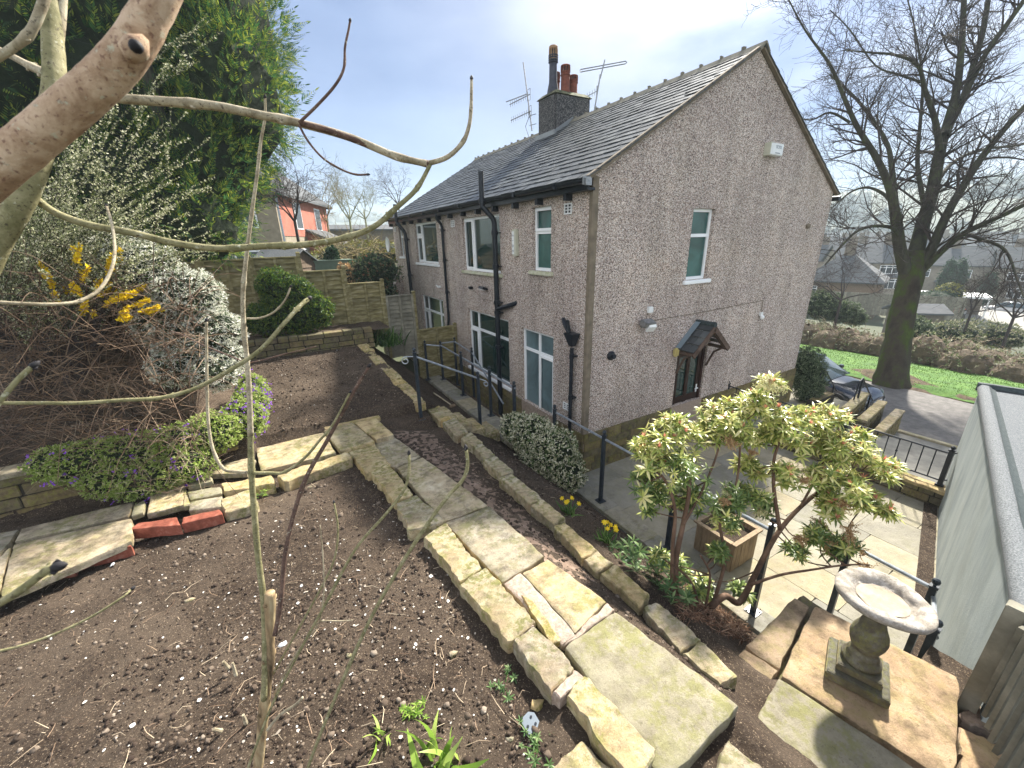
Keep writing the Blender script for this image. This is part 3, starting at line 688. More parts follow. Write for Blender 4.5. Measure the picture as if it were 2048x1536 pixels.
# dark gap litter along the garage
gd = Vector((math.cos(math.radians(14.1)), math.sin(math.radians(14.1)), 0)); gn = Vector((-gd.y, gd.x, 0))
g0 = Vector((-.57, -5.155, 0))
mb = MB(); mb.grid([[tuple(g0+gd*t+gn*(.02+s_)+Vector((0, 0, .012+.03*abs(fbm(t, s_, 0, 6))))) for s_ in np.linspace(0, .16, 6)] for t in np.linspace(.2, 5.2, 80)])
build('gutter_soil', mb, MT['soil'], kind='structure', smooth=True)
mb = MB()
for t_ in range(1):
    mb.grid([[(x, y, -.33-.05*(x-4.5)) for y in (-5, 3.5)] for x in (4.44, 8.0)])
build('lower_path', mb, MT['paving'], kind='structure')
mb = MB()
for x0, x1, z in [(7.55, 8.3, -.2), (8.3, 8.9, -.2), (8.9, 9.2, -.45), (9.2, 9.5, -.70)]:
    qstone([(x0, -1.2, z), (x1-.005, -1.2, z), (x1-.005, .9, z), (x0, .9, z)], .3, None, mbx=mb, seg=.3, rough=.003, edge=.008)
qstone([(7.5, .95, -.14), (8.3, .95, -.14), (8.3, 6, -.14), (7.5, 6, -.14)], .2, None, mbx=mb, seg=.4, rough=.003, edge=.008)
qstone([(4.5, -.3, -.16), (7.52, -.3, -.16), (7.52, -.02, -.16), (4.5, -.02, -.16)], .2, None, mbx=mb, seg=.4, rough=.003, edge=.008)
build('front_steps', mb, MT['patio'], kind='structure')

# ================================================================== THE HOUSE
HL, HW, HE, HR = 11.5, 7.45, 5.2, 7.42
house = thing('semi_detached_house', (0, 0, 0), 'grey pebble-dashed pair of houses with slate roof and white windows', 'house')
WT = .16
REAR = [(1.09, 1.70, 3.72, 4.86), (3.0, 4.98, 3.58, 4.84), (6.85, 8.85, 3.66, 4.88), (10.3, 10.75, 3.82, 4.92),
        (6.75, 8.8, .95, 2.60), (2.72, 4.93, .95, 2.57), (.98, 2.17, .46, 2.51), (10.0, 10.5, 1.5, 2.3)]
GAB = [(2.42, 3.06, 3.48, 4.77), (2.45, 3.42, .0, 2.06)]
def holed(mb, u0, u1, z0, z1, holes, f):
    us = sorted({u0, u1, *[h[0] for h in holes], *[h[1] for h in holes]}); zs = sorted({z0, z1, *[h[2] for h in holes if h[2] > z0], *[h[3] for h in holes if h[3] < z1]})
    us = [u for u in us if u0 <= u <= u1]
    for a, b in zip(us, us[1:]):
        for c, d in zip(zs, zs[1:]):
            um, zm = (a+b)/2, (c+d)/2
            if any(h[0] < um < h[1] and h[2] < zm < h[3] for h in holes): continue
            mb.add([f(a, c, 0), f(b, c, 0), f(b, d, 0), f(a, d, 0)], [(0, 1, 2, 3)])
    for h in holes:
        a, b, c, d = h; c = max(c, z0); d = min(d, z1)
        for p, q_ in (((a, c), (a, d)), ((a, d), (b, d)), ((b, d), (b, c)), ((b, c), (a, c))):
            mb.add([f(*p, 0), f(*q_, 0), f(*q_, WT), f(*p, WT)], [(0, 1, 2, 3)])
rear = lambda u, z, d: (d, u, z)
gab = lambda u, z, d: (u, d, z)
PL = .82
mb = MB()
holed(mb, 0, HL, PL, HE, REAR, rear); holed(mb, 0, HW, PL, HE, GAB, gab)
mb.add([(0, 0, HE), (HW, 0, HE), (HW/2, 0, HR-.05)], [(0, 1, 2)])
mb.add([(0, HL, -.4), (HW, HL, -.4), (HW, HL, HE), (HW/2, HL, HR-.05), (0, HL, HE)], [(0, 1, 2, 3, 4)])
mb.add([(HW, 0, PL), (HW, HL, PL), (HW, HL, HE), (HW, 0, HE)], [(0, 1, 2, 3)])
build('wall', mb, MT['dash'], house)
# dark interior so that reveals and glass sit on something solid
mb = MB(); mb.box((WT+.03, WT+.03, -.3), (HW-.05, HL-.05, HE-.1)); build('interior_core', mb, flat('dim_room', (.035, .035, .032), .9), house)
# stone plinth courses, slightly proud
mb = MB()
def plinth(p0, p1, z0, z1, cut=None): wall_blocks(mb, p0, p1, z0, z1, .12, .15, .22, .5, .004, .004)
plinth((0, -.03), (2.42, -.03), -.1, .82); build('side_plinth', mb, MT['wallstone'], house, bevel=.006); mb = MB()
plinth((3.46, -.03), (HW+.03, -.03), -.3, .82); wall_blocks(mb, (HW+.03, -.03), (HW+.03, 3), -.4, .82, .12, .15, .22, .5, .004, .004); build('side_plinth', mb, MT['wallstone'], house, bevel=.006); mb = MB()
for a, b in ((0, .95), (2.2, HL)):
    z1 = .82
    wall_blocks(mb, (.09, a), (.09, b), -.1, z1, .12, .15, .22, .5, .004, .004)
wall_blocks(mb, (.09, .95), (.09, 2.2), -.1, .42, .12, .15, .22, .5, .004, .004)
build('rear_plinth', mb, MT['wallstone'], house, bevel=.006)
mb = MB(); mb.box((.005, .0, -.3), (HW, .06, .815)); mb.box((.01, .06, -.3), (.05, HL, .815)); build('plinth_core', mb, MT['mortar'], house)
# rendered corner strip
mb = MB(); mb.box((-.018, -.018, .83), (.10, .0-.001, HE-.02)); mb.box((-.018, -.001, .83), (-.001, .06, HE-.02))
build('corner_strip', mb, MT['trim'], house)
mb = MB()
for (x0, z0, x1, z1) in ((-.12, HE-.09, HW/2, HR-.05), (HW+.12, HE-.09, HW/2, HR-.05)):
    d = Vector((x1-x0, 0, z1-z0)).normalized(); n_ = Vector((-d.z, 0, d.x)) if d.x > 0 else Vector((d.z, 0, -d.x))
    c = (Vector((x0, -.035, z0))+Vector((x1, -.035, z1)))/2; L = (Vector((x1, 0, z1))-Vector((x0, 0, z0))).length
    mb.obox(c-n_*(-.045), d*(L/2), (0, .034, 0), n_*.034)
build('verge_board', mb, MT['trim'], house)
# roof: individual slates
def slates(mb, x_eave, x_ridge, z_eave, z_ridge, y0, y1, rows=21, wd=.27):
    s = Vector((x_ridge-x_eave, 0, z_ridge-z_eave)); L = s.length; s.normalize(); n_ = Vector((-s.z, 0, s.x)) if s.x > 0 else Vector((s.z, 0, -s.x))
    g = L/rows
    for r in range(rows):
        y = y0-(wd/2 if r % 2 else 0)
        while y < y1:
            a, b = max(y, y0)+.003, min(y+wd, y1)-.003; y += wd
            if b-a < .03: continue
            base = Vector((x_eave, 0, z_eave))+s*(r*g)
            lift = .020+U_(-.004, .007); sl = U_(-.004, .004)
            p = base+n_*lift; q_ = base+s*(g*1.25)+n_*.004; dn = -n_*.012
            lo = s*U_(-.012, .008)
            T = [Vector((p.x, a, p.z+sl))+lo, Vector((p.x, b, p.z-sl))+lo, Vector((q_.x, b, q_.z)), Vector((q_.x, a, q_.z))]
            mb.hexa([t+dn for t in T], T)
RE = .16
zl = HE-.02
sl_ = (HR-zl)/(HW/2+RE)
mb = MB(); slates(mb, -RE, HW/2, zl-.03, HR, -.09, HL+.1); slates(mb, HW+RE, HW/2, zl-.03, HR, -.09, HL+.1, wd=.5)
roof = build('roof', mb, MT['slate'], house)
mb = MB(); mb.add([(-RE, -.06, zl-.055), (HW/2, -.06, HR-.02), (HW/2, HL+.07, HR-.02), (-RE, HL+.07, zl-.055)], [(0, 1, 2, 3)]); mb.add([(HW+RE, -.06, zl-.055), (HW/2, -.06, HR-.02), (HW/2, HL+.07, HR-.02), (HW+RE, HL+.07, zl-.055)], [(0, 1, 2, 3)])
build('roof_felt', mb, MT['feltedge'], roof)
mb = MB(); y = -.10
while y < HL+.08:
    L = .44; y1 = min(y+L, HL+.1)
    pr = [(-.15, -.085), (-.02, .035), (.02, .035), (.15, -.085), (.13, -.10), (0, .01), (-.13, -.10)]
    vs = [(HW/2+a*(1.0 if e else 1.06), yy, HR+.02+b*(1 if e else 1.08)+U_(-.003, .003)) for e, yy in ((0, y), (1, y1)) for a, b in pr]
    mb.add(vs, [(i, (i+1) % 7, 7+(i+1) % 7, 7+i) for i in range(7)]+[(0, 1, 2, 3, 4, 5, 6), (13, 12, 11, 10, 9, 8, 7)])
    mb.box((HW/2-.035, y1-.04, HR+.03), (HW/2+.035, y1+.0, HR+.10), .006)
    y += L
build('ridge_tiles', mb, MT['ridge'], roof)
# eaves: boards, gutters, brackets
mb = MB(); mb.box((-.14, -.05, zl-.20), (-.005, HL, zl-.16)); mb.box((-.155, -.05, zl-.20), (-.142, HL, zl-.07))
for k in range(14): mb.box((-.135, .5+k*.84, zl-.30), (-.003, .58+k*.84, zl-.202))
build('eaves_board', mb, MT['black'], house)
mb = MB()
pts = [(-.16, -.09, zl-.10), (-.16, HL+.1, zl-.10)]
prof = [(-.065*math.cos(a), -.065*math.sin(a)) for a in np.linspace(0, PI, 8)]
for yy in (0, 1): pass
vs = [(-.222+a, yy, zl-.055+b) for yy in (-.10, HL+.1) for a, b in prof]+[(-.222+a*.86, yy, zl-.055+b*.86) for yy in (-.10, HL+.1) for a, b in prof]
fs = [(i, i+1, 9+i-1+0, 8+i) for i in range(7)]+[(16+i, 24+i, 25+i, 17+i) for i in range(7)]+[(0, 8, 24, 16), (7, 23, 31, 15)]+[(i, 16+i, 17+i, i+1) for i in range(7)]+[(8+i, 9+i, 25+i, 24+i) for i in range(7)]
fs = [(i, i+1, i+9, i+8) for i in range(7)]+fs[7:]
mb.add(vs, fs)
for k in range(9): mb.box((-.295, .6+k*1.3, zl-.13), (-.155, .66+k*1.3, zl-.045))
gut = build('gutter', mb, MT['black'], house)
mb = MB(); mb.box((-.30, -.115, zl-.14), (-.15, -.095, zl-.03)); mb.box((-.27, -.15, zl-.15), (-.16, -.117, zl-.05)); build('gutter_end_cap', mb, MT['metal'], gut)
mb = MB(); mb.tube([(HW+.2, -.08, zl-.11), (HW+.2, HL, zl-.11)], .06, 8); build('gutter', mb, MT['black'], house)
# pipes
def pipe(pts, r, collars=(), name='drainpipe', m='black'):
    mb = MB(); P = []
    pts = [Vector(p) for p in pts]
    for i, p in enumerate(pts):
        if 0 < i < len(pts)-1:
            a, b = (pts[i-1]-p).normalized(), (pts[i+1]-p).normalized(); k = min(.07, (pts[i-1]-p).length*.4, (pts[i+1]-p).length*.4)
            P += [p+a*k, p+a*k*.3+b*k*.3, p+b*k]
        else: P.append(p)
    mb.tube(P, r, 10)
    for c in collars: mb.tube([Vector(c)-Vector((0, 0, .045)), Vector(c)+Vector((0, 0, .045))], r*1.28, 10); mb.box((c[0], c[1]-r*2, c[2]-.012), (.0, c[1]+r*2, c[2]+.012))
    return build(name, mb, MT[m], house, auto=math.radians(40))
o = pipe([(-.10, 3.05, 4.55), (-.10, 3.05, .3), (-.10, 3.05, -.02)], .058, [(-.10, 3.05, 4.45), (-.10, 3.05, 3.75), (-.10, 3.05, 2.95), (-.10, 3.05, 2.72), (-.10, 3.05, 1.9)], 'soil_pipe')
pipe([(-.10, 3.05, 4.5), (-.10, 3.05, 4.72), (-.30, 3.2, 4.98), (-.30, 3.2, 5.02), (-.30, 3.2, 5.66)], .055, [(-.30, 3.2, 5.1)], 'vent_pipe')
pipe([(.05, 2.33, 3.02), (-.07, 2.55, 2.93), (-.10, 3.02, 2.80)], .052, [], 'waste_pipe')
pipe([(-.22, 6.2, 5.03), (-.22, 6.2, 4.9), (-.07, 6.2, 4.75), (-.07, 6.2, 2.05), (-.07, 6.3, 1.9), (-.07, 6.3, .3)], .038, [(-.07, 6.2, 4.6), (-.07, 6.2, 3.8), (-.07, 6.2, 2.9)], 'drainpipe')
pipe([(-.28, 9.9, 5.55), (-.28, 9.9, 4.98), (-.10, 9.62, 4.62), (-.10, 9.6, 3.0), (-.10, 9.55, -.2)], .06, [(-.10, 9.6, 4.4), (-.10, 9.6, 3.2), (-.10, 9.58, 2.1)], 'soil_pipe')
pipe([(-.09, .30, 2.45), (-.09, .30, .3), (-.09, .30, 0)], .036, [(-.09, .30, 2.3), (-.09, .30, 1.5)], 'drainpipe')
mb = MB(); mb.hexa([(-.13, .25, 2.48), (-.04, .25, 2.48), (-.04, .35, 2.48), (-.13, .35, 2.48)], [(-.20, .17, 2.72), (-.005, .17, 2.72), (-.005, .43, 2.72), (-.20, .43, 2.72)])
mb.tube([(-.10, .33, 2.66), (-.14, .45, 2.86), (-.06, .60, 2.92)], .042, 8); mb.tube([(-.12, .33, 2.7), (-.16, .36, 2.95)], .03, 8); build('rainwater_hopper', mb, MT['black'], house, bevel=.008)
# windows
def window(f, u0, u1, z0, z1, mull=(), trans=(), opens=(), gm='glass', sill='sillg', setb=.07, fw=.055, tm=None, sillz=0):
    """frame at reveal depth; opens: (u0,u1,z0,z1) sashes slightly proud"""
    mb = MB()
    def bar(a, b, c, d, p0, p1):
        q0, q1 = f(a, c, p0), f(b, d, p1)
        mb.box(tuple(map(min, q0, q1)), tuple(map(max, q0, q1)))
    s, e = setb, setb+.06
    bar(u0, u0+fw, z0, z1, s, e); bar(u1-fw, u1, z0, z1, s, e); bar(u0+fw, u1-fw, z0, z0+fw, s, e); bar(u0+fw, u1-fw, z1-fw, z1, s, e)
    for a, c, d in mull: bar(a-.03, a+.03, c+.0, d, s+.002, e)
    for z, a, b in trans: bar(a, b, z-.03, z+.03, s+.001, e)
    for a, b, c, d in opens:
        bar(a, a+.05, c, d, s-.018, s-.0005); bar(b-.05, b, c, d, s-.018, s-.0005); bar(a+.05, b-.05, c, c+.05, s-.018, s-.0005); bar(a+.05, b-.05, d-.05, d, s-.018, s-.0005)
    w_ = build('window', mb, MT['upvc'], house)
    mb = MB(); q0, q1 = f(u0+fw*.8, z0+fw*.8, s+.03), f(u1-fw*.8, z1-fw*.8, s+.042); mb.box(tuple(map(min, q0, q1)), tuple(map(max, q0, q1)))
    build('pane', mb, MT[gm], w_)
    if sill:
        mb = MB(); q0, q1 = f(u0-.08, z0-.075-sillz, -.06), f(u1+.08, z0-.003, setb+.02); mb.box(tuple(map(min, q0, q1)), tuple(map(max, q0, q1))); build('sill', mb, MT[sill], w_, bevel=.01)
    return w_
W_ = REAR
window(rear, *W_[0], trans=[(4.42, 1.14, 1.65)], opens=[(1.11, 1.68, 4.44, 4.84)], gm='tealglass', sill='sillg')
window(rear, *W_[1], mull=[(4.45, 3.6, 4.8)], opens=[(4.48, 4.95, 3.62, 4.80)])
window(rear, *W_[2], mull=[(8.3, 3.7, 4.85)], trans=[(4.5, 8.3, 8.8)], opens=[(8.33, 8.82, 3.70, 4.47), (8.33, 8.82, 4.52, 4.85)], sill='upvc')
window(rear, *W_[3], trans=[(4.5, 10.32, 10.73)], sill='upvc')
window(rear, *W_[4], mull=[(8.3, 1, 2.55), (7.2, 1, 2.55)], trans=[(2.1, 6.8, 8.75)], opens=[(8.33, 8.77, 1.0, 2.06)], sill='upvc')
window(rear, *W_[5], mull=[(4.42, 1, 2.55)], trans=[(2.08, 2.75, 4.9)], opens=[(4.45, 4.9, 1.0, 2.05)], sill='upvc')
window(rear, *W_[6], mull=[(1.56, .5, 2.5)], trans=[(2.05, 1.0, 2.15)], opens=[(1.02, 1.54, .5, 2.02)], sill='upvc', gm='paleglass')
window(rear, *W_[7], sill='upvc')
window(gab, *GAB[0], trans=[(4.3, 2.45, 3.03)], gm='tealglass', sill='upvc')
# side door with canopy
mb = MB(); u0, u1 = 2.45, 3.42
mb.box((u0, .05, 0), (u0+.07, .13, 2.06)); mb.box((u1-.07, .05, 0), (u1, .13, 2.06)); mb.box((u0+.07, .05, 1.99), (u1-.07, .13, 2.06))
for a, b, c, d in [(u0+.07, u0+.17, .03, 1.985), (u1-.17, u1-.07, .03, 1.985), (2.885, 2.985, .03, 1.985)]: mb.box((a, .07, c), (b, .12, d))
for z0_, z1_ in ((.03, .25), (.85, .98), (1.88, 1.985)):
    mb.box((u0+.17, .071, z0_), (2.885, .119, z1_)); mb.box((2.985, .071, z0_), (u1-.17, .119, z1_))
for a, b in ((u0+.17, 2.885), (2.985, u1-.17)):
    mb.box((a, .095, .25), (b, .112, .85)); mb.hexa([(a+.03, .094, .29), (b-.03, .094, .29), (b-.03, .094, .81), (a+.03, .094, .81)][::1], [(a+.07, .08, .35), (b-.07, .08, .35), (b-.07, .08, .75), (a+.07, .08, .75)])
door = build('side_door', mb, MT['brown'], house)
mb = MB(); mb.box((u0+.165, .096, .975), (2.89, .11, 1.885)); mb.box((2.98, .096, .975), (u1-.165, .11, 1.885)); build('pane', mb, MT['glass'], door)
mb = MB(); mb.tube([(3.30, .07, 1.08), (3.30, .02, 1.08), (3.19, .02, 1.08)], .011, 8); mb.box((3.28, .062, .98), (3.32, .069, 1.16)); build('handle', mb, MT['whitebox'], door)
mb = MB(); mb.box((u0, -.06, -.02), (u1, .15, .06)); build('doorstep', mb, MT['concrete'], door)
can = part_root('door_canopy', house, (2.93, 0, 2.1))
AX, AZ, EZ_, HWD, DP = 2.93, 2.60, 2.10, .57, -.42
mb = MB()
for sgn in (-1, 1):
    for r in range(4):
        t0, t1 = r/4, (r+1)/4
        for k in range(3):
            ya, yb = DP+k*(-DP/3)+.003, DP+(k+1)*(-DP/3)-.003
            xa, xb = AX+sgn*HWD*(1-t0), AX+sgn*HWD*(1-t1)*.96; za, zb = EZ_+(AZ-EZ_)*t0+.03, EZ_+(AZ-EZ_)*t1+.022
            T = [Vector((xa, ya, za+.012)), Vector((xa, yb, za+.012)), Vector((xb, yb, zb)), Vector((xb, ya, zb))]
            mb.hexa([t-Vector((0, 0, .014)) for t in T], T)
build('canopy_slates', mb, MT['slate'], can)
mb = MB(); mb.tube([(AX, DP-.01, AZ+.015), (AX, -.003, AZ+.015)], .055, 10); build('ridge_roll', mb, MT['feltedge'], can)
mb = MB()
for sgn in (-1, 1):
    d = Vector((-sgn*HWD, 0, AZ-EZ_)); L = d.length; d.normalize(); n_ = Vector((0, 0, 1)).cross(Vector((0, 1, 0))); n2 = d.cross(Vector((0, 1, 0)))
    c = Vector((AX+sgn*HWD/2, DP+.0, (AZ+EZ_)/2-.055))
    mb.obox(c, d*(L/2), (0, .018, 0), n2*.05); mb.obox(c+Vector((0, .045, -.03)), d*(L/2-.05), (0, .02, 0), n2*.03)
    mb.box((AX+sgn*HWD*.9-.03, DP+.02, EZ_-.06), (AX+sgn*HWD*.9+.03, -.002, EZ_-.0))
    mb.tube([(AX+sgn*HWD*.85, -.02, EZ_-.5), (AX+sgn*HWD*.85, -.16, EZ_-.16), (AX+sgn*HWD*.85, DP+.1, EZ_-.05)], .025, 6)
build('canopy_timber', mb, mat('dark_canopy_timber', [(.3, (.05, .032, .024)), (.7, (.13, .09, .07))], 8, .8, .3), can)
mb = MB(); mb.box((AX-HWD, -.012, AZ-.02), (AX-HWD+.01, -.002, AZ)); 
mb.add([(AX-HWD-.02, DP*.3, EZ_+.062), (AX-HWD-.02, -.004, EZ_+.062), (AX-.03, -.004, AZ+.05), (AX-.03, DP*.3, AZ+.05)], [(0, 1, 2, 3)])
build('lead_flashing', mb, flat('lead', (.20, .26, .30), .45, .3), can)
# wall fittings of the gable
mb = MB(); mb.box((4.33, -.13, 5.76), (4.78, -.001, 5.97)); ab = build('alarm_box', mb, MT['whitebox'], house, bevel=.012)
mb = MB(); mb.box((4.325, -.128, 5.755), (4.40, -.0005, 5.975)); build('alarm_box_side', mb, MT['cream'], ab)
def text(body, size, parent, loc, rot, m, name='lettering', sx=1):
    cu = bpy.data.curves.new(name, 'FONT'); cu.body = body; cu.size = size; cu.extrude = .001; cu.align_x = 'CENTER'; cu.align_y = 'CENTER'
    o = bpy.data.objects.new(name, cu); CO.objects.link(o)
    dg = bpy.context.evaluated_depsgraph_get(); me = bpy.data.meshes.new_from_object(o.evaluated_get(dg)); bpy.data.objects.remove(o)
    o = bpy.data.objects.new(name, me); CO.objects.link(o); o.parent = parent; me.materials.append(m)
    o.location = Vector(loc)-root_of(parent); o.rotation_euler = rot; o.scale.x = sx; return o
MT['ink'] = flat('dark_blue_print', (.05, .09, .16), .6)
text('TCYX', .075, ab, (4.60, -.132, 5.90), (PI/2, 0, 0), MT['ink']); text('security alarm', .03, ab, (4.59, -.132, 5.80), (PI/2, 0, 0), MT['ink'])
mb = MB(); mb.box((-.075, 2.20, 3.98), (-.001, 2.36, 4.50)); ab2 = build('alarm_box', mb, MT['cream'], house, bevel=.012)
mb = MB(); mb.box((-.079, 2.275, 4.02), (-.0755, 2.355, 4.46)); lp_ = build('alarm_face', mb, MT['whitebox'], ab2)
for k, ch in enumerate('PIDK'): text(ch, .075, lp_, (-.082, 2.315, 4.38-.1*k), (PI/2, PI/2, -PI/2), MT['ink'])
def grille(u, z, f=rear, w_=.2, h=.17):
    mb = MB(); 
    for a, b, c, d in [(0, 1, 0, .12), (0, 1, .88, 1), (0, .1, .12, .88), (.9, 1, .12, .88), (.45, .55, .12, .88), (.1, .9, .34, .42), (.1, .9, .6, .68)]:
        p, q_ = f(u+a*w_, z+c*h, -.02), f(u+b*w_, z+d*h, -.001); mb.box(tuple(map(min, p, q_)), tuple(map(max, p, q_)))
    g_ = build('air_vent', mb, MT['whitebox'], house)
    mb = MB(); p, q_ = f(u+.02, z+.02, -.006), f(u+w_-.02, z+h-.02, -.0012); mb.box(tuple(map(min, p, q_)), tuple(map(max, p, q_))); build('vent_mesh', mb, MT['black'], g_)
grille(.50, 4.68); grille(5.45, 4.66, w_=.22); grille(6.35, 4.66, w_=.16); grille(11.1, 4.7); grille(.42, 1.15, h=.14)
mb = MB(); mb.lathe([(.085, 0), (.085, .03), (.06, .05), (.045, .05), (.045, .10), (.035, .11)], (0, 0, 0), 18)
mb.v = [(.57+a, -c, 2.27+b) for a, b, c in mb.v]; build('round_wall_vent', mb, MT['black'], house, auto=.6)
mb = MB(); mb.box((1.41, -.06, 2.96), (1.53, -.001, 3.07)); build('junction_box', mb, MT['whitebox'], house, bevel=.01)
mb = MB(); mb.box((1.27, -.05, 2.70), (1.36, -.001, 2.80)); mb.obox((1.30, -.15, 2.80), (.11, -.02, .0), (.0, .07, .03), (0, -.03, .05)); fl = build('floodlight', mb, MT['metal'], house, bevel=.008)
mb = MB(); mb.obox((1.34, -.20, 2.72), (.07, -.02, 0), (0, .012, .03), (0, -.04, .05)); build('lamp_glass', mb, MT['whitebox'], fl)
mb = MB(); mb.ball((5.24, -.06, 2.47), .05); mb.box((5.20, -.05, 2.50), (5.28, -.001, 2.58)); build('motion_sensor', mb, MT['whitebox'], house)
mb = MB(); mb.tube([(1.53, -.008, 2.80), (2.6, -.008, 2.80), (5.25, -.008, 2.85), (5.25, -.008, 2.58)], .007, 5); mb.tube([(1.45, -.008, 2.96), (1.40, -.008, 2.84)], .007, 5); build('cable', mb, MT['trim'], house)
mb = MB(); mb.hexa([(2.26, -.10, 1.98), (2.38, -.10, 1.98), (2.38, -.001, 1.98), (2.26, -.001, 1.98)], [(2.26, -.10, 2.16), (2.38, -.10, 2.16), (2.38, -.001, 2.16), (2.26, -.001, 2.16)]); build('bulkhead_lamp', mb, flat('aged_yellow_lamp', (.50, .42, .17), .4), house, bevel=.03)
mb = MB(); mb.ball((6.55, -.02, 4.45), .06); build('wall_patch', mb, MT['trim'], house)
# rear wall fittings
mb = MB(); mb.obox((-.12, 3.72, 3.22), (.05, 0, -.02), (0, .12, 0), (.012, 0, .03)); mb.box((-.09, 3.68, 3.17), (-.001, 3.76, 3.21)); f2 = build('floodlight', mb, MT['black'], house)
mb = MB(); mb.obox((-.14, 3.72, 3.182), (.04, 0, -.016), (0, .10, 0), (.001, 0, .003)); build('lamp_glass', mb, MT['whitebox'], f2)
mb = MB(); mb.box((-.1, 4.50, 3.12), (-.001, 4.6, 3.19)); build('motion_sensor', mb, MT['black'], house, bevel=.01)
mb = MB(); mb.tube([(-.006, 4.5, 3.10), (-.006, 3.95, 2.92), (-.006, 3.45, 2.94), (-.006, 3.45, 3.15)], .006, 4); build('cable', mb, MT['trim'], house)
mb = MB(); mb.lathe([(.01, 0), (.12, .02), (.2, .06), (.24, .1), (.235, .1), (.19, .07), (.01, .03)], (0, 0, 0), 18)
mb.v = [(-.22-c, 11.35+a, 4.25+b*1.15) for a, b, c in mb.v]; mb.tube([(-.01, 11.35, 4.1), (-.2, 11.35, 4.2)], .015, 6); build('satellite_dish', mb, MT['whitebox'], house, auto=.6)
mb = MB(); mb.tube([(-.01, 6.95, 3.0), (-.12, 6.9, 3.05), (-.1, 6.8, 2.98)], .012, 5); mb.box((-.06, 6.84, 2.97), (-.001, 6.94, 3.02)); build('wall_hook', mb, MT['whitebox'], house)
# lean-to porch at the far end
mb = MB(); mb.hexa([(-.9, 10.9, 0), (.0, 10.9, 0), (.0, 11.6, 0), (-.9, 11.6, 0)], [(-.9, 10.9, 2.1), (.0, 10.9, 3.15), (.0, 11.6, 3.15), (-.9, 11.6, 2.1)]); build('lean_to', mb, MT['dash'], house)
# chimney
ch = part_root('chimney', house, (3.75, 5.8, 7))
mb = MB(); mb.hexa([(3.12, 5.30, 6.6), (4.38, 5.30, 6.6), (4.38, 6.15, 6.6), (3.12, 6.15, 6.6)], [(3.12, 5.30, 8.08), (4.38, 5.30, 8.08), (4.38, 6.15, 8.08), (3.12, 6.15, 8.08)])
build('stack', mb, MT['darkdash'], ch, bevel=.05)
mb = MB(); mb.hexa([(3.09, 5.27, 8.05), (4.41, 5.27, 8.05), (4.41, 6.18, 8.05), (3.09, 6.18, 8.05)], [(3.22, 5.40, 8.16), (4.28, 5.40, 8.16), (4.28, 6.05, 8.16), (3.22, 6.05, 8.16)])
build('flaunching', mb, mat('mossy_mortar', [(.4, (.05, .055, .03)), (.6, (.14, .14, .08))], 8, .9, .6), ch)
mb = MB(); mb.box((3.05, 5.22, 7.02), (3.115, 6.2, 7.16)); mb.obox((3.4, 5.27, 7.27), (.33, 0, .2), (0, .02, 0), (-.03, 0, .06)); build('lead_flashing', mb, flat('lead_grey', (.22, .24, .25), .5, .3), ch)
def pot(x, y, z, h, r, m, capm, rings=False):
    mb = MB(); pr = [(r*1.12, 0), (r*1.12, .06), (r, .09), (r*.96, h*.62)]
    if rings:
        pr = [(r*1.5, 0), (r*1.35, .12), (r*1.0, .3), (r*.92, h*.66)]
        for k in range(4): pr += [(r*1.18, h*(.68+.045*k)), (r*1.18, h*(.695+.045*k)), (r*.92, h*(.70+.045*k))]
    else: pr += [(r*1.1, h*.64), (r*1.1, h*.68), (r*.95, h*.70)]
    pr += [(r*.93, h*.76)]
    mb.lathe(pr, (x, y, z), 18); p_ = build('chimney_pot', mb, MT[m], ch, auto=.5)
    mb = MB(); z0 = z+h*.76; R_ = r*.98
    for k in range(12):
        a = 2*PI*k/12; mb.obox((x+R_*math.cos(a), y+R_*math.sin(a), z0+h*.10), (-.011*math.sin(a), .011*math.cos(a), 0), (.012*math.cos(a), .012*math.sin(a), 0), (0, 0, h*.10))
    mb.lathe([(R_*1.06, h*.195), (R_*1.08, h*.24), (R_*.9, h*.26), (R_*.3, h*.27)], (x, y, z0), 18); mb.lathe([(R_*1.05, -.02), (R_*1.05, .02)], (x, y, z0), 18)
    build('louvred_cap', mb, MT[capm], p_, auto=.5)
    mb = MB(); mb.lathe([(r*.6, h*.7), (r*.6, h*.98)], (x, y, z), 12); build('dark_flue', mb, MT['black'], p_)
pot(3.36, 5.74, 8.12, 1.12, .115, 'bluebrick', 'buffpot', True); pot(3.62, 5.52, 8.13, .66, .125, 'terra', 'terra'); pot(3.58, 5.92, 8.13, .60, .12, 'terra', 'terra'); pot(3.95, 5.58, 8.12, .5, .12, 'terra', 'terra'); pot(4.1, 5.95, 8.12, .5, .12, 'terra', 'terra')
def yagi(mb, o_, d, L, n_, el, up=(0, 0, 1)):
    o_, d, up = Vector(o_), Vector(d).normalized(), Vector(up); s = d.cross(up).normalized(); mb.tube([o_, o_+d*L], .014, 5)
    for k in range(n_):
        p = o_+d*(L*(k+.5)/n_); e = el*(1-.4*k/n_); mb.tube([p-s*e*.5+up*0, p+s*e*.5], .009, 4)
mb = MB(); mb.tube([(3.05, 6.35, 7.35), (3.02, 6.75, 9.15)], .02, 6); mb.tube([(3.1, 6.2, 7.5), (3.03, 6.45, 7.5)], .01, 5); mb.tube([(3.1, 6.2, 7.75), (3.03, 6.45, 7.75)], .01, 5)
yagi(mb, (2.95, 6.4, 8.28), (-.5, .9, -.12), .75, 10, .0); 
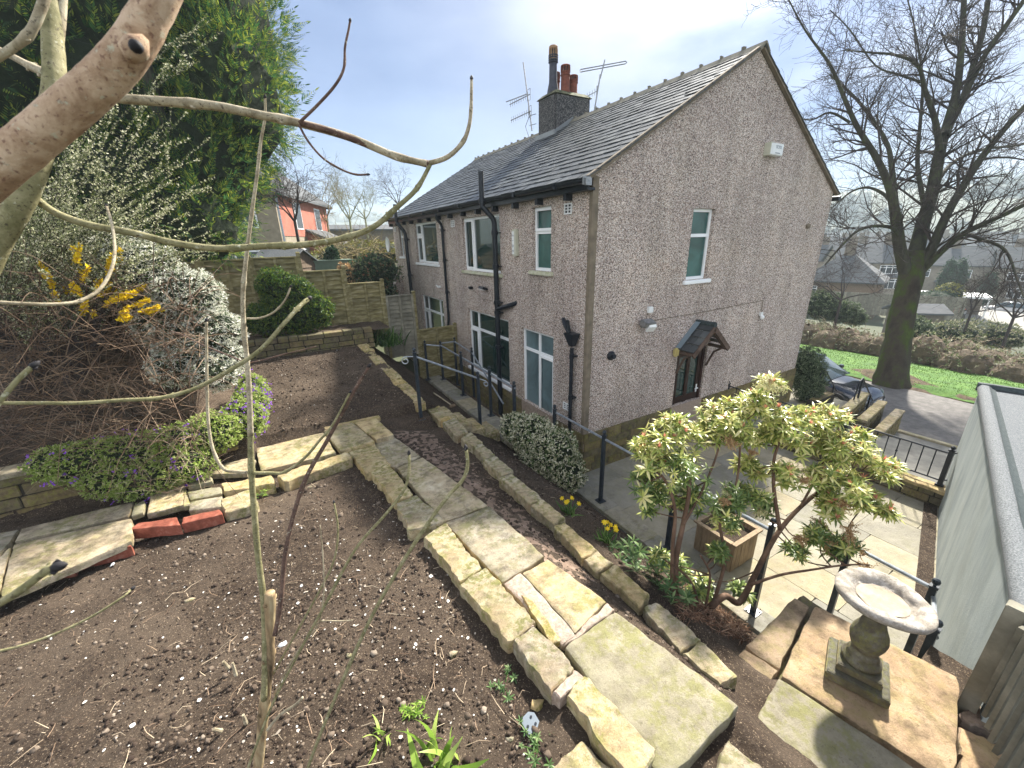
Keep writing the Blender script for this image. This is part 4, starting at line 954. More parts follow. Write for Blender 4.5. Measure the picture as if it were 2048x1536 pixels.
for zz, yy in ((8.28, 6.5), (7.85, 6.45)):
    o_ = Vector((3.03, yy-.1, zz)); d = Vector((-.25, .95, -.1)).normalized(); mb.tube([o_, o_+d*.85], .014, 5)
    for k in range(9): p = o_+d*(.1+.09*k); mb.tube([p-Vector((0, 0, .08)), p+Vector((0, 0, .08))], .009, 4)
    mb.tube([o_+Vector((0, 0, .14)), o_+d*.12+Vector((0, 0, .14)), o_+d*.12-Vector((0, 0, .14)), o_-Vector((0, 0, .14)), o_+Vector((0, 0, .14))], .010, 4)
mb.tube([(3.03, 6.45, 7.75), (2.98, 6.6, 7.5), (3.0, 6.45, 7.2), (2.95, 6.3, 6.98)], .010, 4)
build('aerial', mb, MT['metal'], ch)
mb = MB(); mb.tube([(4.42, 5.32, 7.15), (4.62, 5.22, 8.65)], .02, 6); mb.tube([(4.62, 5.22, 8.55), (4.70, 5.15, 8.98)], .018, 6); mb.tube([(4.38, 5.36, 7.3), (4.43, 5.32, 7.3)], .012, 5)
c = Vector((4.66, 5.18, 8.82)); s = Vector((.62, -.75, .02)).normalized()
for dz in (-.03, .03): mb.tube([c-s*.62+Vector((0, 0, dz)), c+s*.62+Vector((0, 0, dz))], .014, 5)
for q_ in (-1, 1): mb.tube([c+s*.62*q_+Vector((0, 0, -.03)), c+s*.65*q_, c+s*.62*q_+Vector((0, 0, .03))], .014, 5)
for zz in (7.75, 8.25):
    o_ = Vector((4.55, 5.26, zz)); d = Vector((-.7, .6, -.35)).normalized(); mb.tube([o_, o_+d*.6], .014, 5)
    for k in range(8): p = o_+d*(.06+.075*k); mb.tube([p-Vector((0, 0, .08)), p+Vector((0, 0, .08))], .009, 4)
    mb.tube([o_+Vector((0, 0, .13)), o_-Vector((0, 0, .13))], .02, 4)
build('aerial', mb, MT['metal'], ch)

# ================================================================== fences, rails, garage
def fence_panel(u, x0, x1, y, z0, z1, m, npost=True):
    """waney-lap panel: overlapping horizontal boards, three battens, capping"""
    mb = MB(); n_ = max(6, int((z1-z0)/.105)); h = (z1-z0)/n_
    for k in range(n_):
        z = z0+k*h; xs_ = np.linspace(x0, x1, 7)
        wav = [U_(-.012, .012) for _ in xs_]
        P0 = [(x, y-.048, z+wav[i]-.012) for i, x in enumerate(xs_)]; P1 = [(x, y-.008, z+h+.008) for x in xs_]; P2 = [(x, y+.004, z+h+.008) for x in xs_]; P3 = [(x, y-.030, z+wav[i]-.012) for i, x in enumerate(xs_)]
        mb.grid([P3, P0, P1, P2])
    build('boards', mb, m, u)
    mb = MB()
    for f_ in (0, .5, 1):
        xc = x0+.03+(x1-x0-.06)*f_; mb.box((xc-.028, y-.078, z0), (xc+.028, y-.045, z1))
    mb.box((x0, y-.06, z1), (x1, y+.03, z1+.03)); build('battens', mb, m, u)
segs = [(-6.75, -5.75, 2.3, 3.98, 'mossy fence panel in shadow, farthest left under the conifers'), (-5.7, -4.84, 2.3, 4.0, 'green stained fence panel left of the bushy conifer'), (-4.80, -3.86, 2.3, 4.02, 'tall fence panel half hidden behind the bushy conifer'),
        (-3.80, -2.91, 2.1, 3.68, 'stepped fence panel between the bushy conifer and a tall post'), (-2.85, -2.02, 1.8, 3.33, 'lower fence panel above the strappy green plant'), (-1.96, -1.22, 1.3, 2.95, 'greyish fence panel nearest the black soil pipe'), (-1.16, -.10, .45, 1.95, 'lowest dark fence panel butting against the house wall')]
for k, (x0, x1, z0, z1, lab) in enumerate(segs):
    f_ = thing('wooden_fence', ((x0+x1)/2, 5.84, z0), lab, 'fence panel', 'lapped wooden fence panels between the two gardens'); fence_panel(f_, x0, x1, 5.84, z0, z1, MT['fencegrey'] if k == 5 else MT['fence'])
for x, z0, z1, lab in [(-5.725, 2.2, 4.05, 'fence post at the dark left end of the fence'), (-4.82, 2.2, 4.08, 'fence post behind the green bushy conifer'), (-3.83, 2.1, 4.12, 'tallest fence post, right of the bushy conifer'), (-2.88, 1.8, 3.78, 'square fence post where the fence steps down above the wall end'), (-1.99, 1.3, 3.4, 'fence post between the green and the greyish panel'),
                      (-1.19, .4, 3.03, 'fence post between the greyish and the lowest panel'), (-.05, .3, 2.02, 'short fence post fixed to the house wall')]:
    mb = MB(); mb.box((x-.04, 5.77, z0), (x+.04, 5.85, z1)); mb.hexa([(x-.055, 5.755, z1), (x+.055, 5.755, z1), (x+.055, 5.865, z1), (x-.055, 5.865, z1)], [(x-.03, 5.78, z1+.03), (x+.03, 5.78, z1+.03), (x+.03, 5.84, z1+.03), (x-.03, 5.84, z1+.03)])
    build('fence_post', mb, MT['fence'], label=lab, cat='fence post', group='posts of the wooden garden fence', loc=(x, 5.81, z0))
def post(mb, p, h, r=.026):
    x, y, z = p; mb.box((x-r, y-r, z), (x+r, y+r, z+h)); mb.box((x-.034, y-.034, z+h), (x+.034, y+.034, z+h+.012)); mb.lathe([(.012, 0), (.012, .015), (.03, .035), (.034, .055), (.025, .078), (.004, .088)], (x, y, z+h+.01), 10)
def plate(mb, p, r=.07): x, y, z = p; mb.box((x-r, y-r, z+.001), (x+r, y+r, z+.011)); [mb.lathe([(.012, 0), (.012, .012)], (x+a*r*.68, y+b*r*.68, z+.011), 6) for a in (-1, 1) for b in (-1, 1)]
def scroll(mb, p, d, r=.07, w0=.011):
    p, d = Vector(p), Vector(d).normalized(); up = Vector((0, 0, 1)); P = []
    for k in range(15):
        a = k/14*2.2*PI; rr = r*(1-.62*k/14); P.append(p+d*(.16)+d*(rr*math.sin(a))-up*(r-rr*math.cos(a)))
    mb.tube([p, p+d*.1]+P, w0, 6)
def railing(name, posts, rails, label, scrolls=(), h=1.0):
    t = thing(name, posts[0][0], label, 'railing')
    for p, hh in posts:
        mb = MB(); post(mb, p, hh); plate(mb, p); build('post', mb, MT['rail'], t)
    mb = MB()
    for a, b in rails: mb.tube([a, b], .02, 8)
    for s_ in scrolls: scroll(mb, *s_)
    build('handrail', mb, MT['handrail'], t, auto=.7); return t
kz = .035
railing('patio_railing', [((-.34, -.90, kz), 1.24), ((-.32, -2.28, kz), 1.24), ((-.30, -3.52, kz), 1.24), ((-.36, .42, kz), 1.24)], [((-.34, .5, 1.21), (-.30, -3.55, 1.21))], 'dark metal railing with pale handrail along the patio kerb')
railing('landing_railing', [((.33, -4.03, 0), 1.12), ((.30, -4.70, 0), 1.12), ((-.45, -4.88, .6), .65)], [((.33, -4.0, 1.10), (.30, -4.72, 1.10)), ((.30, -4.72, 1.02), (-.45, -4.9, 1.18))], 'short metal railing behind the stone bird bath')
railing('step_railing', [((-2.62, 1.42, 1.26), 1.24), ((-1.42, 1.48, .62), 1.22)], [((-2.62, 1.42, 2.44), (-1.42, 1.48, 1.80))], 'stair railing with scroll ends beside the garden steps', scrolls=[((-2.62, 1.42, 2.44), (-.9, .35, 0), .07), ((-1.42, 1.48, 1.80), (.6, -.2, -.3), .06)])
railing('walk_railing', [((-.80, 2.20, .6), 1.06), ((-.80, 3.72, .6), 1.06), ((-.76, 5.2, .6), 1.02), ((-1.13, 5.42, .6), 1.05), ((-.78, 1.2, .6), 1.0)], [((-.78, 1.15, 1.56), (-.76, 5.22, 1.60)), ((-.76, 5.2, 1.58), (-1.13, 5.45, 1.62))], 'grey metal railing along the pale concrete walk')
railing('stair_railing', [((-.30, 5.3, .3), 1.35), ((-.24, 4.3, .0), 1.55)], [((-.74, 5.25, 1.64), (-.30, 5.3, 1.62)), ((-.30, 5.3, 1.62), (-.24, 4.25, 1.5)), ((-.24, 4.25, 1.5), (-.26, 2.6, .62))], 'sloping metal stair rail down beside the kitchen window')
# front parapet wall with railings
wall_thing('patio_wall', (4.42, -4.0), (4.42, -1.0), -.4, .26, .22, 'low coursed stone wall at the far side of the patio', ch=.13, cope=.05)
fr = thing('front_railing', (4.42, -2, .3), 'black bar railing on the low wall in front of the road', 'railing')
for p in [(4.46, .02, .0), (4.40, -2.42, .31), (4.38, -3.84, .31)]:
    mb = MB(); x, y, z = p; hh = .95-z; mb.box((x-.03, y-.03, z), (x+.03, y+.03, z+hh)); mb.box((x-.04, y-.04, z+hh), (x+.04, y+.04, z+hh+.02)); mb.lathe([(.015, 0), (.03, .02), (.03, .05), (.004, .065)], (x, y, z+hh+.02), 8); mb.box((x-.05, y-.05, z), (x+.05, y+.05, z+.03)); build('post', mb, MT['black'], fr)
mb = MB()
for a, b in [((4.46, .02, .90), (4.40, -2.42, .90)), ((4.46, .02, .40), (4.40, -2.42, .40)), ((4.40, -2.42, .90), (4.38, -3.84, .90)), ((4.40, -2.42, .40), (4.38, -3.84, .40)), ((4.38, -3.84, .90), (4.78, -4.0, .90)), ((4.38, -3.84, .40), (4.78, -4.0, .40))]:
    a, b = Vector(a), Vector(b); mb.tube([a, b], .014, 6)
build('rail_bars', mb, MT['black'], fr)
for k in range(15):
    y = -.2-.155*k; mb = MB(); mb.tube([(4.455-.0225*abs(y), y, .40), (4.455-.0225*abs(y), y, .90)], .009, 6); build('baluster', mb, MT['black'], fr)
for k in range(8):
    y = -2.58-.155*k; mb = MB(); mb.tube([(4.395, y, .40), (4.395, y, .90)], .009, 6)
    if k == 4: mb.ball((4.395, y, .66), .02)
    build('baluster', mb, MT['black'], fr)
# garage of the neighbour: rendered wall, felt roof
GA = Vector((-1.05, -5.275, 0)); GB = GA+gd*5.95; gs = -gn
gar = thing('garage', tuple((GA+GB)/2), 'flat-roofed garage with grey rendered wall and mineral felt roof', 'garage')
mb = MB(); mb.hexa([GA+Vector((0, 0, -.4)), GB+Vector((0, 0, -.4)), GB+gs*3+Vector((0, 0, -.4)), GA+gs*3+Vector((0, 0, -.4))], [GA+Vector((0, 0, 1.93)), GB+Vector((0, 0, 1.93)), GB+gs*3+Vector((0, 0, 1.93)), GA+gs*3+Vector((0, 0, 1.93))]); build('wall', mb, MT['greyrender'], gar)
zr = Vector((0, 0, 1.985)); mb = MB(); N = 40
P = []
for s_, dz in ((-.03, -.06), (-.035, .0), (.0, .035), (.07, .035), (.11, .0), (.14, -.02), (1.5, -.03), (3.0, -.03), (3.03, -.08)):
    P.append([GA-gd*.03+gd*(6.01*k/N)+gs*s_+zr+Vector((0, 0, dz+.006*fbm(k*.4, s_, 0, 1)))+gs*.006*fbm(k*.5, 3, 0, 1) for k in range(N+1)])
mb.grid(P); build('felt_roof', mb, MT['felt'], gar, smooth=True)
mb = MB(); mb.grid([[GB+gd*(.02+e)+gs*s_+zr+Vector((0, 0, z_+.005*fbm(s_, e, 0, 3))) for s_ in np.linspace(-.04, 3, 20)] for e, z_ in ((-.10, -.01), (-.06, .05), (.03, .045), (.04, -.1))]); build('roof_edge', mb, MT['feltedge'], gar, smooth=True)
mb = MB(); mb.grid([[GA+gd*(6.0*k/N)+gs*s_+zr+Vector((0, 0, z_+.004*fbm(k*.7, s_, 2, 1))) for k in range(N+1)] for s_, z_ in ((.075, .036), (.115, .006), (.15, -.008))]); build('roof_trim', mb, MT['feltedge'], gar, smooth=True)
# near timber screen at bottom right
bs = thing('timber_screen', (-1.6, -5.3, 1.1), 'weathered brown timber screen with a thick post beside the garage', 'fence')
mb = MB(); mb.obox((-.98, -5.20, 1.55), (.045, 0, 0), (0, .045, 0), (0, 0, .55)); build('post', mb, MT['fencegrey'], bs, bevel=.006)
mb = MB()
for k in range(12):
    x = -1.06-k*.105; mb.obox((x, -5.26-.10*k*.3, 1.73+.02*k), (.0515, -.0155, 0), (0.002, .012, 0), (.0, 0, .33+U_(-.02, .02)), .002)
build('boards', mb, MT['fencegrey'], bs)
mb = MB(); mb.tube([(-.92, -5.12, 1.9), (-.92, -5.12, 1.2)], .012, 6)
for q_, lab in [(A1((1650, 1058), (1890, 1112), (1985, 1370), (1655, 1225)), 'mossy flat rock at the landing edge below the timber screen'), (A1((1640, 1262), (1940, 1400), (1990, 1640), (1625, 1600)), 'rough brown rock nearest the bottom right corner')]:
    qstone([at(p[0], p[1], 1.22) for p in q_], .25, MT['pinkflag'], 'edge_rock', seg=.04, rough=.02, edge=.02, label=lab, cat='rock', group='rocks beside the landing')
mb = MB(); mb.grid([[(x, y, 1.12+.03*fbm(x, y, 0, 8)) for y in np.linspace(-6.2, -4.9, 24)] for x in np.linspace(-2.6, -.5, 36)]); build('corner_soil', mb, MT['soil'], kind='structure', smooth=True)
for k in range(4):
    pass
mb = MB(); qstone([(-.98, -4.2, .92), (-.62, -4.2, .92), (-.62, -4.85, .92), (-.98, -4.85, .92)], .4, None, mbx=mb); qstone([(-.62, -4.2, .60), (-.3, -4.2, .60), (-.3, -4.85, .60), (-.62, -4.85, .60)], .6, None, mbx=mb); qstone([(-.3, -4.15, .3), (0.0, -4.15, .3), (0, -4.85, .3), (-.3, -4.85, .3)], .35, None, mbx=mb)
qstone([(-2.2, -4.2, 1.25), (-.98, -4.15, 1.25), (-.98, -5.15, 1.25), (-2.2, -5.15, 1.25)], 1.2, None, mbx=mb)
build('landing_steps', mb, MT['wallstone'], kind='structure')
# planter on the patio
pl_ = thing('wooden_planter', (.35, -2.75, 0), 'square slatted wooden planter on the patio behind the pieris', 'planter')
mb = MB(); c0 = Vector((.33, -2.72, 0)); e1 = Vector((.72, -.69, 0)).normalized(); e2 = Vector((.69, .72, 0)).normalized(); e1, e2 = Vector((1, 0, 0)), Vector((0, 1, 0))
for sgn, a, b in ((-1, e1, e2), (1, e1, e2), (-1, e2, e1), (1, e2, e1)):
    for k in range(6): mb.obox(c0+b*(.27*sgn)+a*(-.225+.09*k)+Vector((0, 0, .23)), a*.042, b*.012, (0, 0, .22), .002)
build('slats', mb, MT['planter'], pl_)
mb = MB()
for sgn, a, b in ((-1, e1, e2), (1, e1, e2), (-1, e2, e1), (1, e2, e1)): mb.obox(c0+b*(.285*sgn)+Vector((0, 0, .465+.002*(a == e1))), a*(.31 if a == e1 else .25), b*.03, (0, 0, .014))
build('rim', mb, MT['planter'], pl_)
mb = MB(); mb.obox(c0+Vector((0, 0, .38)), e1*.25, e2*.25, (0, 0, .02)); build('compost', mb, MT['soil'], pl_)
# front walls and handrails near the road
for k, (y, z1, lab) in enumerate([(-.95, -.02, 'nearest stepped stone wall with pale coping by the front steps'), (-1.30, -.22, 'middle stepped stone wall with pale coping by the front steps'), (-1.65, -.42, 'lowest stepped stone wall with pale coping by the pavement')]):
    wall_thing('stepped_wall', (9.4+.25*k, y), (7.6+.1*k, y-.25), -1.2, z1, .17, lab, cope=.05, ch=.12)['group'] = 'stepped stone walls by the front steps'
for y0, dx, lab in ((-1.12, .5, 'black triangular handrail nearer the patio at the front steps'), (-.40, 0, 'black triangular handrail beside the dark shrub')):
    t = thing('iron_railing', (8.6+dx, y0, -.2), lab, 'handrail', 'black handrails of the front steps'); zd = -.35*dx
    mb = MB(); mb.box((8.20+dx, y0-.02, -.24), (8.24+dx, y0+.02, .78+zd)); build('post', mb, MT['black'], t)
    mb = MB(); mb.box((9.05+dx, y0-.02, -1.0), (9.09+dx, y0+.02, .12+zd)); build('post', mb, MT['black'], t)
    mb = MB(); mb.tube([(8.22+dx, y0, .76+zd), (9.3+dx, y0, -.10+zd)], .018, 6); mb.tube([(8.22+dx, y0, .78+zd), (8.05+dx, y0, .72+zd), (7.95+dx, y0, -.15)], .018, 6); build('rail', mb, MT['black'], t)
wall_thing('flower_bed_wall', (8.6, -.62), (7.55, -.62), -.3, .04, -.18, 'low stone planter wall under the dark front shrub', ch=.1)

# ================================================================== bird bath
bb = thing('bird_bath', (-1.53, -4.735, 1.362), 'weathered stone bird bath with oval bowl on a baluster pedestal', 'bird bath')
MT['oldstone'] = sandstone('weathered_grey_stone', ((.08, .07, .05), (.14, .13, .10), (.26, .25, .21)), .7, .6, .02, 2.5)
MT['bowlstone'] = sandstone('pale_bowl_stone', ((.20, .175, .14), (.36, .33, .29), (.60, .58, .55)), .1, .5, .02, 3)
bx, by, bz = -1.53, -4.735, 1.362
ca, sa = math.cos(math.radians(19.4)), math.sin(math.radians(19.4))
def sq(mb, h, z0, z1, h2=None):
    h2 = h2 or h; f = lambda a, b, z: (bx+a*ca-b*sa, by+a*sa+b*ca, bz+z)
    mb.hexa([f(-h, -h, z0), f(h, -h, z0), f(h, h, z0), f(-h, h, z0)], [f(-h2, -h2, z1), f(h2, -h2, z1), f(h2, h2, z1), f(-h2, h2, z1)])
mb = MB(); sq(mb, .17, 0, .065); sq(mb, .17, .0655, .072, .158); sq(mb, .122, .0725, .12); sq(mb, .122, .1205, .13, .112)
build('plinth', mb, MT['oldstone'], bb, bevel=.006)
mb = MB(); mb.lathe([(r_*.9, z_*1.08) for r_, z_ in [(.115, .125), (.125, .14), (.12, .16), (.095, .175), (.10, .19), (.088, .21), (.075, .225), (.085, .24), (.108, .29), (.116, .33), (.108, .37), (.083, .42), (.068, .46), (.062, .50), (.068, .53), (.085, .535), (.09, .555), (.08, .57)]], (bx, by, bz), 28)
build('pedestal', mb, MT['oldstone'], bb, smooth=True)
bm_ = MB(); prof = [(.07, .565), (.16, .575), (.245, .60), (.278, .625), (.288, .645), (.280, .662), (.255, .668), (.225, .664), (.198, .655), (.185, .638), (.165, .625), (.10, .618), (.03, .616), (.001, .616)]
n = 72; vs = []
for i, (r, z) in enumerate(prof):
    for k in range(n):
        a = 2*PI*k/n; wv = 1+.035*math.sin(3*a+.5)+.03*fbm(math.cos(a)*2, math.sin(a)*2, i*.12, 1)
        if i in (7, 8, 9): wv += .05*math.sin(5*a)+.05*fbm(math.cos(a)*3, math.sin(a)*3, 3, 1)
        x, y = .88*r*wv*math.cos(a), .88*r*wv*math.sin(a)
        vs.append((bx+x, by+y, bz+z*1.08+.006*fbm(x*12, y*12, i, 1)-.05*x))
bm_.add(vs, [(i*n+k, i*n+(k+1) % n, (i+1)*n+(k+1) % n, (i+1)*n+k) for i in range(len(prof)-1) for k in range(n)])
bowl = build('bowl', bm_, MT['bowlstone'], bb, smooth=True)
mb = MB(); mb.add([(bx+.135*math.cos(2*PI*k/40)*(1+.04*math.sin(5*k)), by+.135*math.sin(2*PI*k/40), bz+.678-.05*.135*math.cos(2*PI*k/40)) for k in range(40)], [tuple(range(40))])
build('sandy_silt', mb, mat('dry_silt', [(.3, (.24, .18, .13)), (.7, (.38, .32, .25))], 14, .9, .4), bowl)

# ================================================================== the car by the kerb
def make_car():
    t = thing('parked_car', (11.1, 1.25, -1.09), 'black hatchback parked by the kerb with pale reflections on bonnet', 'car')
    paint = mat('black_car_paint', [(.3, (.012, .014, .02)), (.7, (.02, .024, .034))], 3, .08, 0, spec=1)
    # stations along -Y (nose at -2.1): y, half width, z belt, z sill
    st = [(-2.12, .55, .52, .30), (-2.05, .72, .64, .24), (-1.85, .82, .72, .20), (-1.4, .87, .82, .18), (-.95, .88, .90, .18), (-.5, .89, .94, .18), (.3, .90, .97, .18), (1.1, .90, .99, .18), (1.6, .88, .99, .20), (1.95, .82, .93, .26), (2.08, .70, .80, .34)]
    V = []; m = 11
    for y, hw, zb, zs in st:
        for k in range(m):
            a = PI*k/(m-1); c, s = math.cos(a), math.sin(a)
            x = hw*(abs(c)**.45)*(1 if c >= 0 else -1); z = zs+(zb-zs)*(abs(s)**.55 if 0 < k < m-1 else 0); V.append((x, y, z))
    F = [(i*m+k, i*m+k+1, (i+1)*m+k+1, (i+1)*m+k) for i in range(len(st)-1) for k in range(m-1)]
    F += [tuple(range(m)), tuple((len(st)-1)*m+k for k in range(m))[::-1]]+[(i*m, (i+1)*m, (i+1)*m+m-1, i*m+m-1) for i in range(len(st)-1)]
    mb = MB().add(V, F); b = build('body', mb, paint, t, local=True, smooth=True)
    s_ = b.modifiers.new('sub', 'SUBSURF'); s_.levels = 2; s_.render_levels = 2
    gl = [(-.98, .78, .88), (-.25, .62, 1.40), (.5, .60, 1.46), (1.3, .57, 1.38), (1.85, .66, .93)]; V = []
    for y, hw, z in gl: V += [(-hw-.16*(1.46-z)*.5, y, z-.02 if z < 1 else z*1.0-.06), (-hw*.85, y, z), (0, y, z+.02), (hw*.85, y, z), (hw+.16*(1.46-z)*.5, y, z-.02 if z < 1 else z-.06)]
    base = []
    for y, hw, z in gl: base += [(-.84, y, .90), (.84, y, .90)]
    mb = MB().add(V, [(i*5+k, i*5+k+1, (i+1)*5+k+1, (i+1)*5+k) for i in range(4) for k in range(4)])
    o_ = len(mb.v); mb.add(base, [])
    for i in range(4):
        mb.f += [(o_+2*i, i*5, (i+1)*5, o_+2*i+2), (o_+2*i+1, o_+2*i+3, (i+1)*5+4, i*5+4)]
    build('windows', mb, glass('car_glass', (.05, .07, .075), .04), t, local=True, smooth=True)
    mb = MB(); mb.hexa([(-.55, -.30, 1.385), (.55, -.30, 1.385), (.52, 1.35, 1.37), (-.52, 1.35, 1.37)], [(-.5, -.25, 1.43), (.5, -.25, 1.43), (.5, 1.3, 1.42), (-.5, 1.3, 1.42)]); build('roof', mb, paint, t, local=True, bevel=.03)
    for sx in (-1, 1):
        for y in (-1.35, 1.3):
            mb = MB(); P = [(sx*.72, y, .31), (sx*.90, y, .31)]; mb.tube(P, .31, 20); wh = build('wheel', mb, flat('tyre', (.02, .02, .02), .8), t, local=True)
            mb = MB(); mb.tube([(sx*.89, y, .31), (sx*.912, y, .31)], .2, 14); build('rim', mb, MT['metal'], wh, local=True)
        mb = MB(); mb.obox((sx*.60, -1.99, .59), (.15, .05*sx, 0), (0, .03, 0), (0, .03, .045)); build('headlight', mb, MT['paleglass'], t, local=True, bevel=.02)
        mb = MB(); mb.obox((sx*1.0, -.62, 1.0), (.09, 0, 0), (0, .06, 0), (0, 0, .06)); build('mirror', mb, paint, t, local=True, bevel=.02)
    mb = MB(); mb.box((-.26, -2.15, .34), (.26, -2.13, .44)); build('number_plate', mb, MT['whitebox'], t, local=True)
    mb = MB(); mb.box((-.78, -2.1, .25), (.78, -2.0, .33)); build('bumper_trim', mb, MT['metal'], t, local=True, bevel=.02)
    return t
car0 = make_car()
def far_car(x, y, z, rz, lab, col):
    c = copy_tree(car0); c.location = (x, y, z); c.rotation_euler.z = rz; c['label'] = lab
    m = mat('car_paint', [(.3, col), (.7, col)], 3, .2, 0, spec=.8)
    for o in c.children:
        if o.name.split('.')[0] in ('body', 'roof'): o.data = o.data.copy(); o.data.materials[0] = m
    return c
p = dep(1892, 628, 46); far_car(p.x, p.y, p.z-.1, math.radians(75), 'orange red car under the white carport', (.45, .07, .03))
p = dep(2013, 626, 48); far_car(p.x, p.y, p.z-.1, math.radians(-20)+PI, 'silver car standing alone on the yard at right', (.5, .5, .5))

# ================================================================== near ash sapling and its branches
def ashmat(name, a, b, c, sc=1.0, spot=(.05, .035, .025)):
    m, nt, p = new_mat(name); v = coord(nt); dk = tuple(x*.55 for x in a)
    cc_ = ramp(nt, [(.28, dk), (.42, a), (.55, b), (.72, c)], tex(nt, 'noise', 22*sc, 10, .72, v, .4))
    cc_ = mixc(nt, ramp(nt, [(.57, (0, 0, 0)), (.66, (.8, .8, .8))], tex(nt, 'noise', 130*sc, 4, .6, v)), cc_, spot)
    cc_ = mixc(nt, ramp(nt, [(.60, (0, 0, 0)), (.66, (.7, .7, .7))], tex(nt, 'noise', 70*sc, 6, .7, v)), cc_, (.5, .5, .38))
    nt.links.new(cc_, p.inputs['Base Color']); p.inputs['Roughness'].default_value = .78; p.inputs['Specular IOR Level'].default_value = .25
    b1 = bump(nt, p, tex(nt, 'noise', 40*sc, 9, .75, v), .7, .004); bump(nt, p, tex(nt, 'noise', 180*sc, 5, .7, v), .6, .0012, b1); return m
MT['ashg'] = ashmat('olive_ash_bark', (.16, .15, .07), (.24, .22, .115), (.34, .31, .19))
MT['ashp'] = ashmat('pale_ash_bark', (.24, .20, .13), (.38, .33, .23), (.50, .45, .34))
MT['ashr'] = ashmat('red_brown_twig', (.075, .045, .035), (.13, .08, .06), (.20, .14, .105))
MT['ashf'] = ashmat('buff_near_bark', (.36, .24, .15), (.52, .38, .26), (.62, .48, .35), 1.6, (.16, .08, .06))
MT['bud'] = mat('black_bud', [(.3, (.008, .008, .01)), (.7, (.03, .028, .03))], 30, .7, .3)
def smooth_path(P, k=5):
    P = [Vector(p) for p in P]; out = []
    for i in range(len(P)-1):
        a, b, c, d = P[max(i-1, 0)], P[i], P[i+1], P[min(i+2, len(P)-1)]
        for j in range(k):
            t = j/k; out.append(.5*((2*b)+(c-a)*t+(2*a-5*b+4*c-d)*t*t+(3*b-a-3*c+d)*t*t*t))
    return out+[P[-1]]
def branch(pxs, d0, d1, w0, w1, m, parent, name='branch', knots=(), buds=True, n=10, dl=None):
    N = len(pxs); pts = [dep(x, y, (dl[i] if dl else d0+(d1-d0)*i/(N-1))) for i, (x, y) in enumerate(pxs)]
    S = smooth_path(pts, 6); M_ = len(S); rad = []
    for i in range(M_):
        t = i/(M_-1); d_ = (S[i]-CAM).dot(CF); r = (w0+(w1-w0)*t)*.5*d_/FPX*((S[i]-CAM).normalized().dot(CF))**1.15
        for kn in knots: r *= 1+.20*math.exp(-((t-kn)*M_/1.1)**2)
        rad.append(r*(1+.04*fbm(i*.6, w0, 0, 1)))
    mb = MB(); mb.tube(S, rad, n)
    for kn in knots:                            # leaf scars: paired nubs at each node
        i = min(int(kn*(M_-1)), M_-2); t = (S[i+1]-S[i]).normalized(); s = t.orthogonal().normalized()
        for sg in (-1, 1): mb.tube([S[i]+s*sg*rad[i]*.6, S[i]+(s*sg*1.25+t*.5)*rad[i], S[i]+(s*sg*1.4+t*1.0)*rad[i]], [rad[i]*.36, rad[i]*.28, rad[i]*.1], 6)
    o = build(name, mb, m, parent, smooth=True)
    if buds:
        mb = MB(); e = S[-1]; t = (S[-1]-S[-2]).normalized(); r = max(rad[-1], .0022); s = t.orthogonal().normalized()
        mb.tube([e-t*r*.6, e+t*r*.6, e+t*r*1.9, e+t*r*3.0], [r*1.0, r*1.35, r*.95, r*.15], 8)
        for sg in (-1, 1): mb.tube([e-t*r*.8+s*sg*r*.8, e+s*sg*r*1.5, e+t*r*.9+s*sg*r*1.3], [r*.5, r*.5, r*.1], 6)
        build('bud', mb, MT['bud'], o, smooth=True)
    return o
tr = thing('ash_sapling', tuple(dep(-20, 520, .95)), 'leaning ash trunk with bare curved branches close to the camera at left', 'tree')
branch([(-70, 620), (-10, 490), (45, 395), (88, 280), (108, 180), (106, 90), (98, -30)], .9, .9, 84, 58, MT['ashg'], tr, 'trunk', (), False, 16)
branch([(108, 150), (115, 90), (122, 30), (126, -30)], .91, .91, 40, 30, MT['ashp'], tr, 'split_bark', (), False, 8)
branch([(-40, 80), (15, 108), (60, 132), (100, 150)], .95, .92, 20, 30, MT['ashp'], tr, 'branch', (.7, .85), False)
branch([(-30, 130), (20, 100), (60, 65), (85, 10), (92, -20)], .6, .6, 26, 36, MT['ashp'], tr, 'branch', (.45,), False)
branch([(110, 165), (165, 178), (235, 196), (330, 203), (430, 212), (520, 230), (598, 246), (700, 275), (790, 312), (856, 328)], .92, 1.25, 34, 14, MT['ashp'], tr, 'branch', (.39, .62, .9, .99), False, 14)
branch([(600, 246), (660, 262), (720, 284), (790, 312), (856, 328)], 1.115, 1.25, 15.5, 14.6, MT['ashr'], tr, 'red_shoot', (.99,), False, 12)
branch([(598, 246), (640, 205), (672, 168), (688, 135), (690, 95), (697, 60), (700, 42)], 1.11, 1.10, 8, 6, MT['ashr'], tr, 'twig', (.55,), True, 8)
branch([(598, 250), (618, 285), (648, 318), (685, 340), (712, 349), (735, 349)], 1.11, 1.13, 6, 4.5, MT['ashr'], tr, 'twig', (.5, .8), True, 8)
branch([(856, 327), (895, 314), (925, 285), (938, 252), (942, 218), (943, 175), (943, 158)], 1.25, 1.25, 12, 7, MT['ashp'], tr, 'twig', (.35, .66), True, 8)
branch([(58, 385), (110, 425), (180, 450), (260, 465), (330, 482), (400, 494), (460, 497), (530, 492), (600, 490), (680, 478), (745, 455), (790, 418), (833, 378), (860, 330)], .92, 1.25, 24, 9, MT['ashg'], tr, 'branch', (.47, .58, .71, .83, .93), False, 14)
branch([(-30, 603), (60, 608), (120, 608), (165, 600), (205, 572), (228, 520), (226, 460), (213, 412)], .75, .95, 13, 7, MT['ashp'], tr, 'branch', (.42,), True)
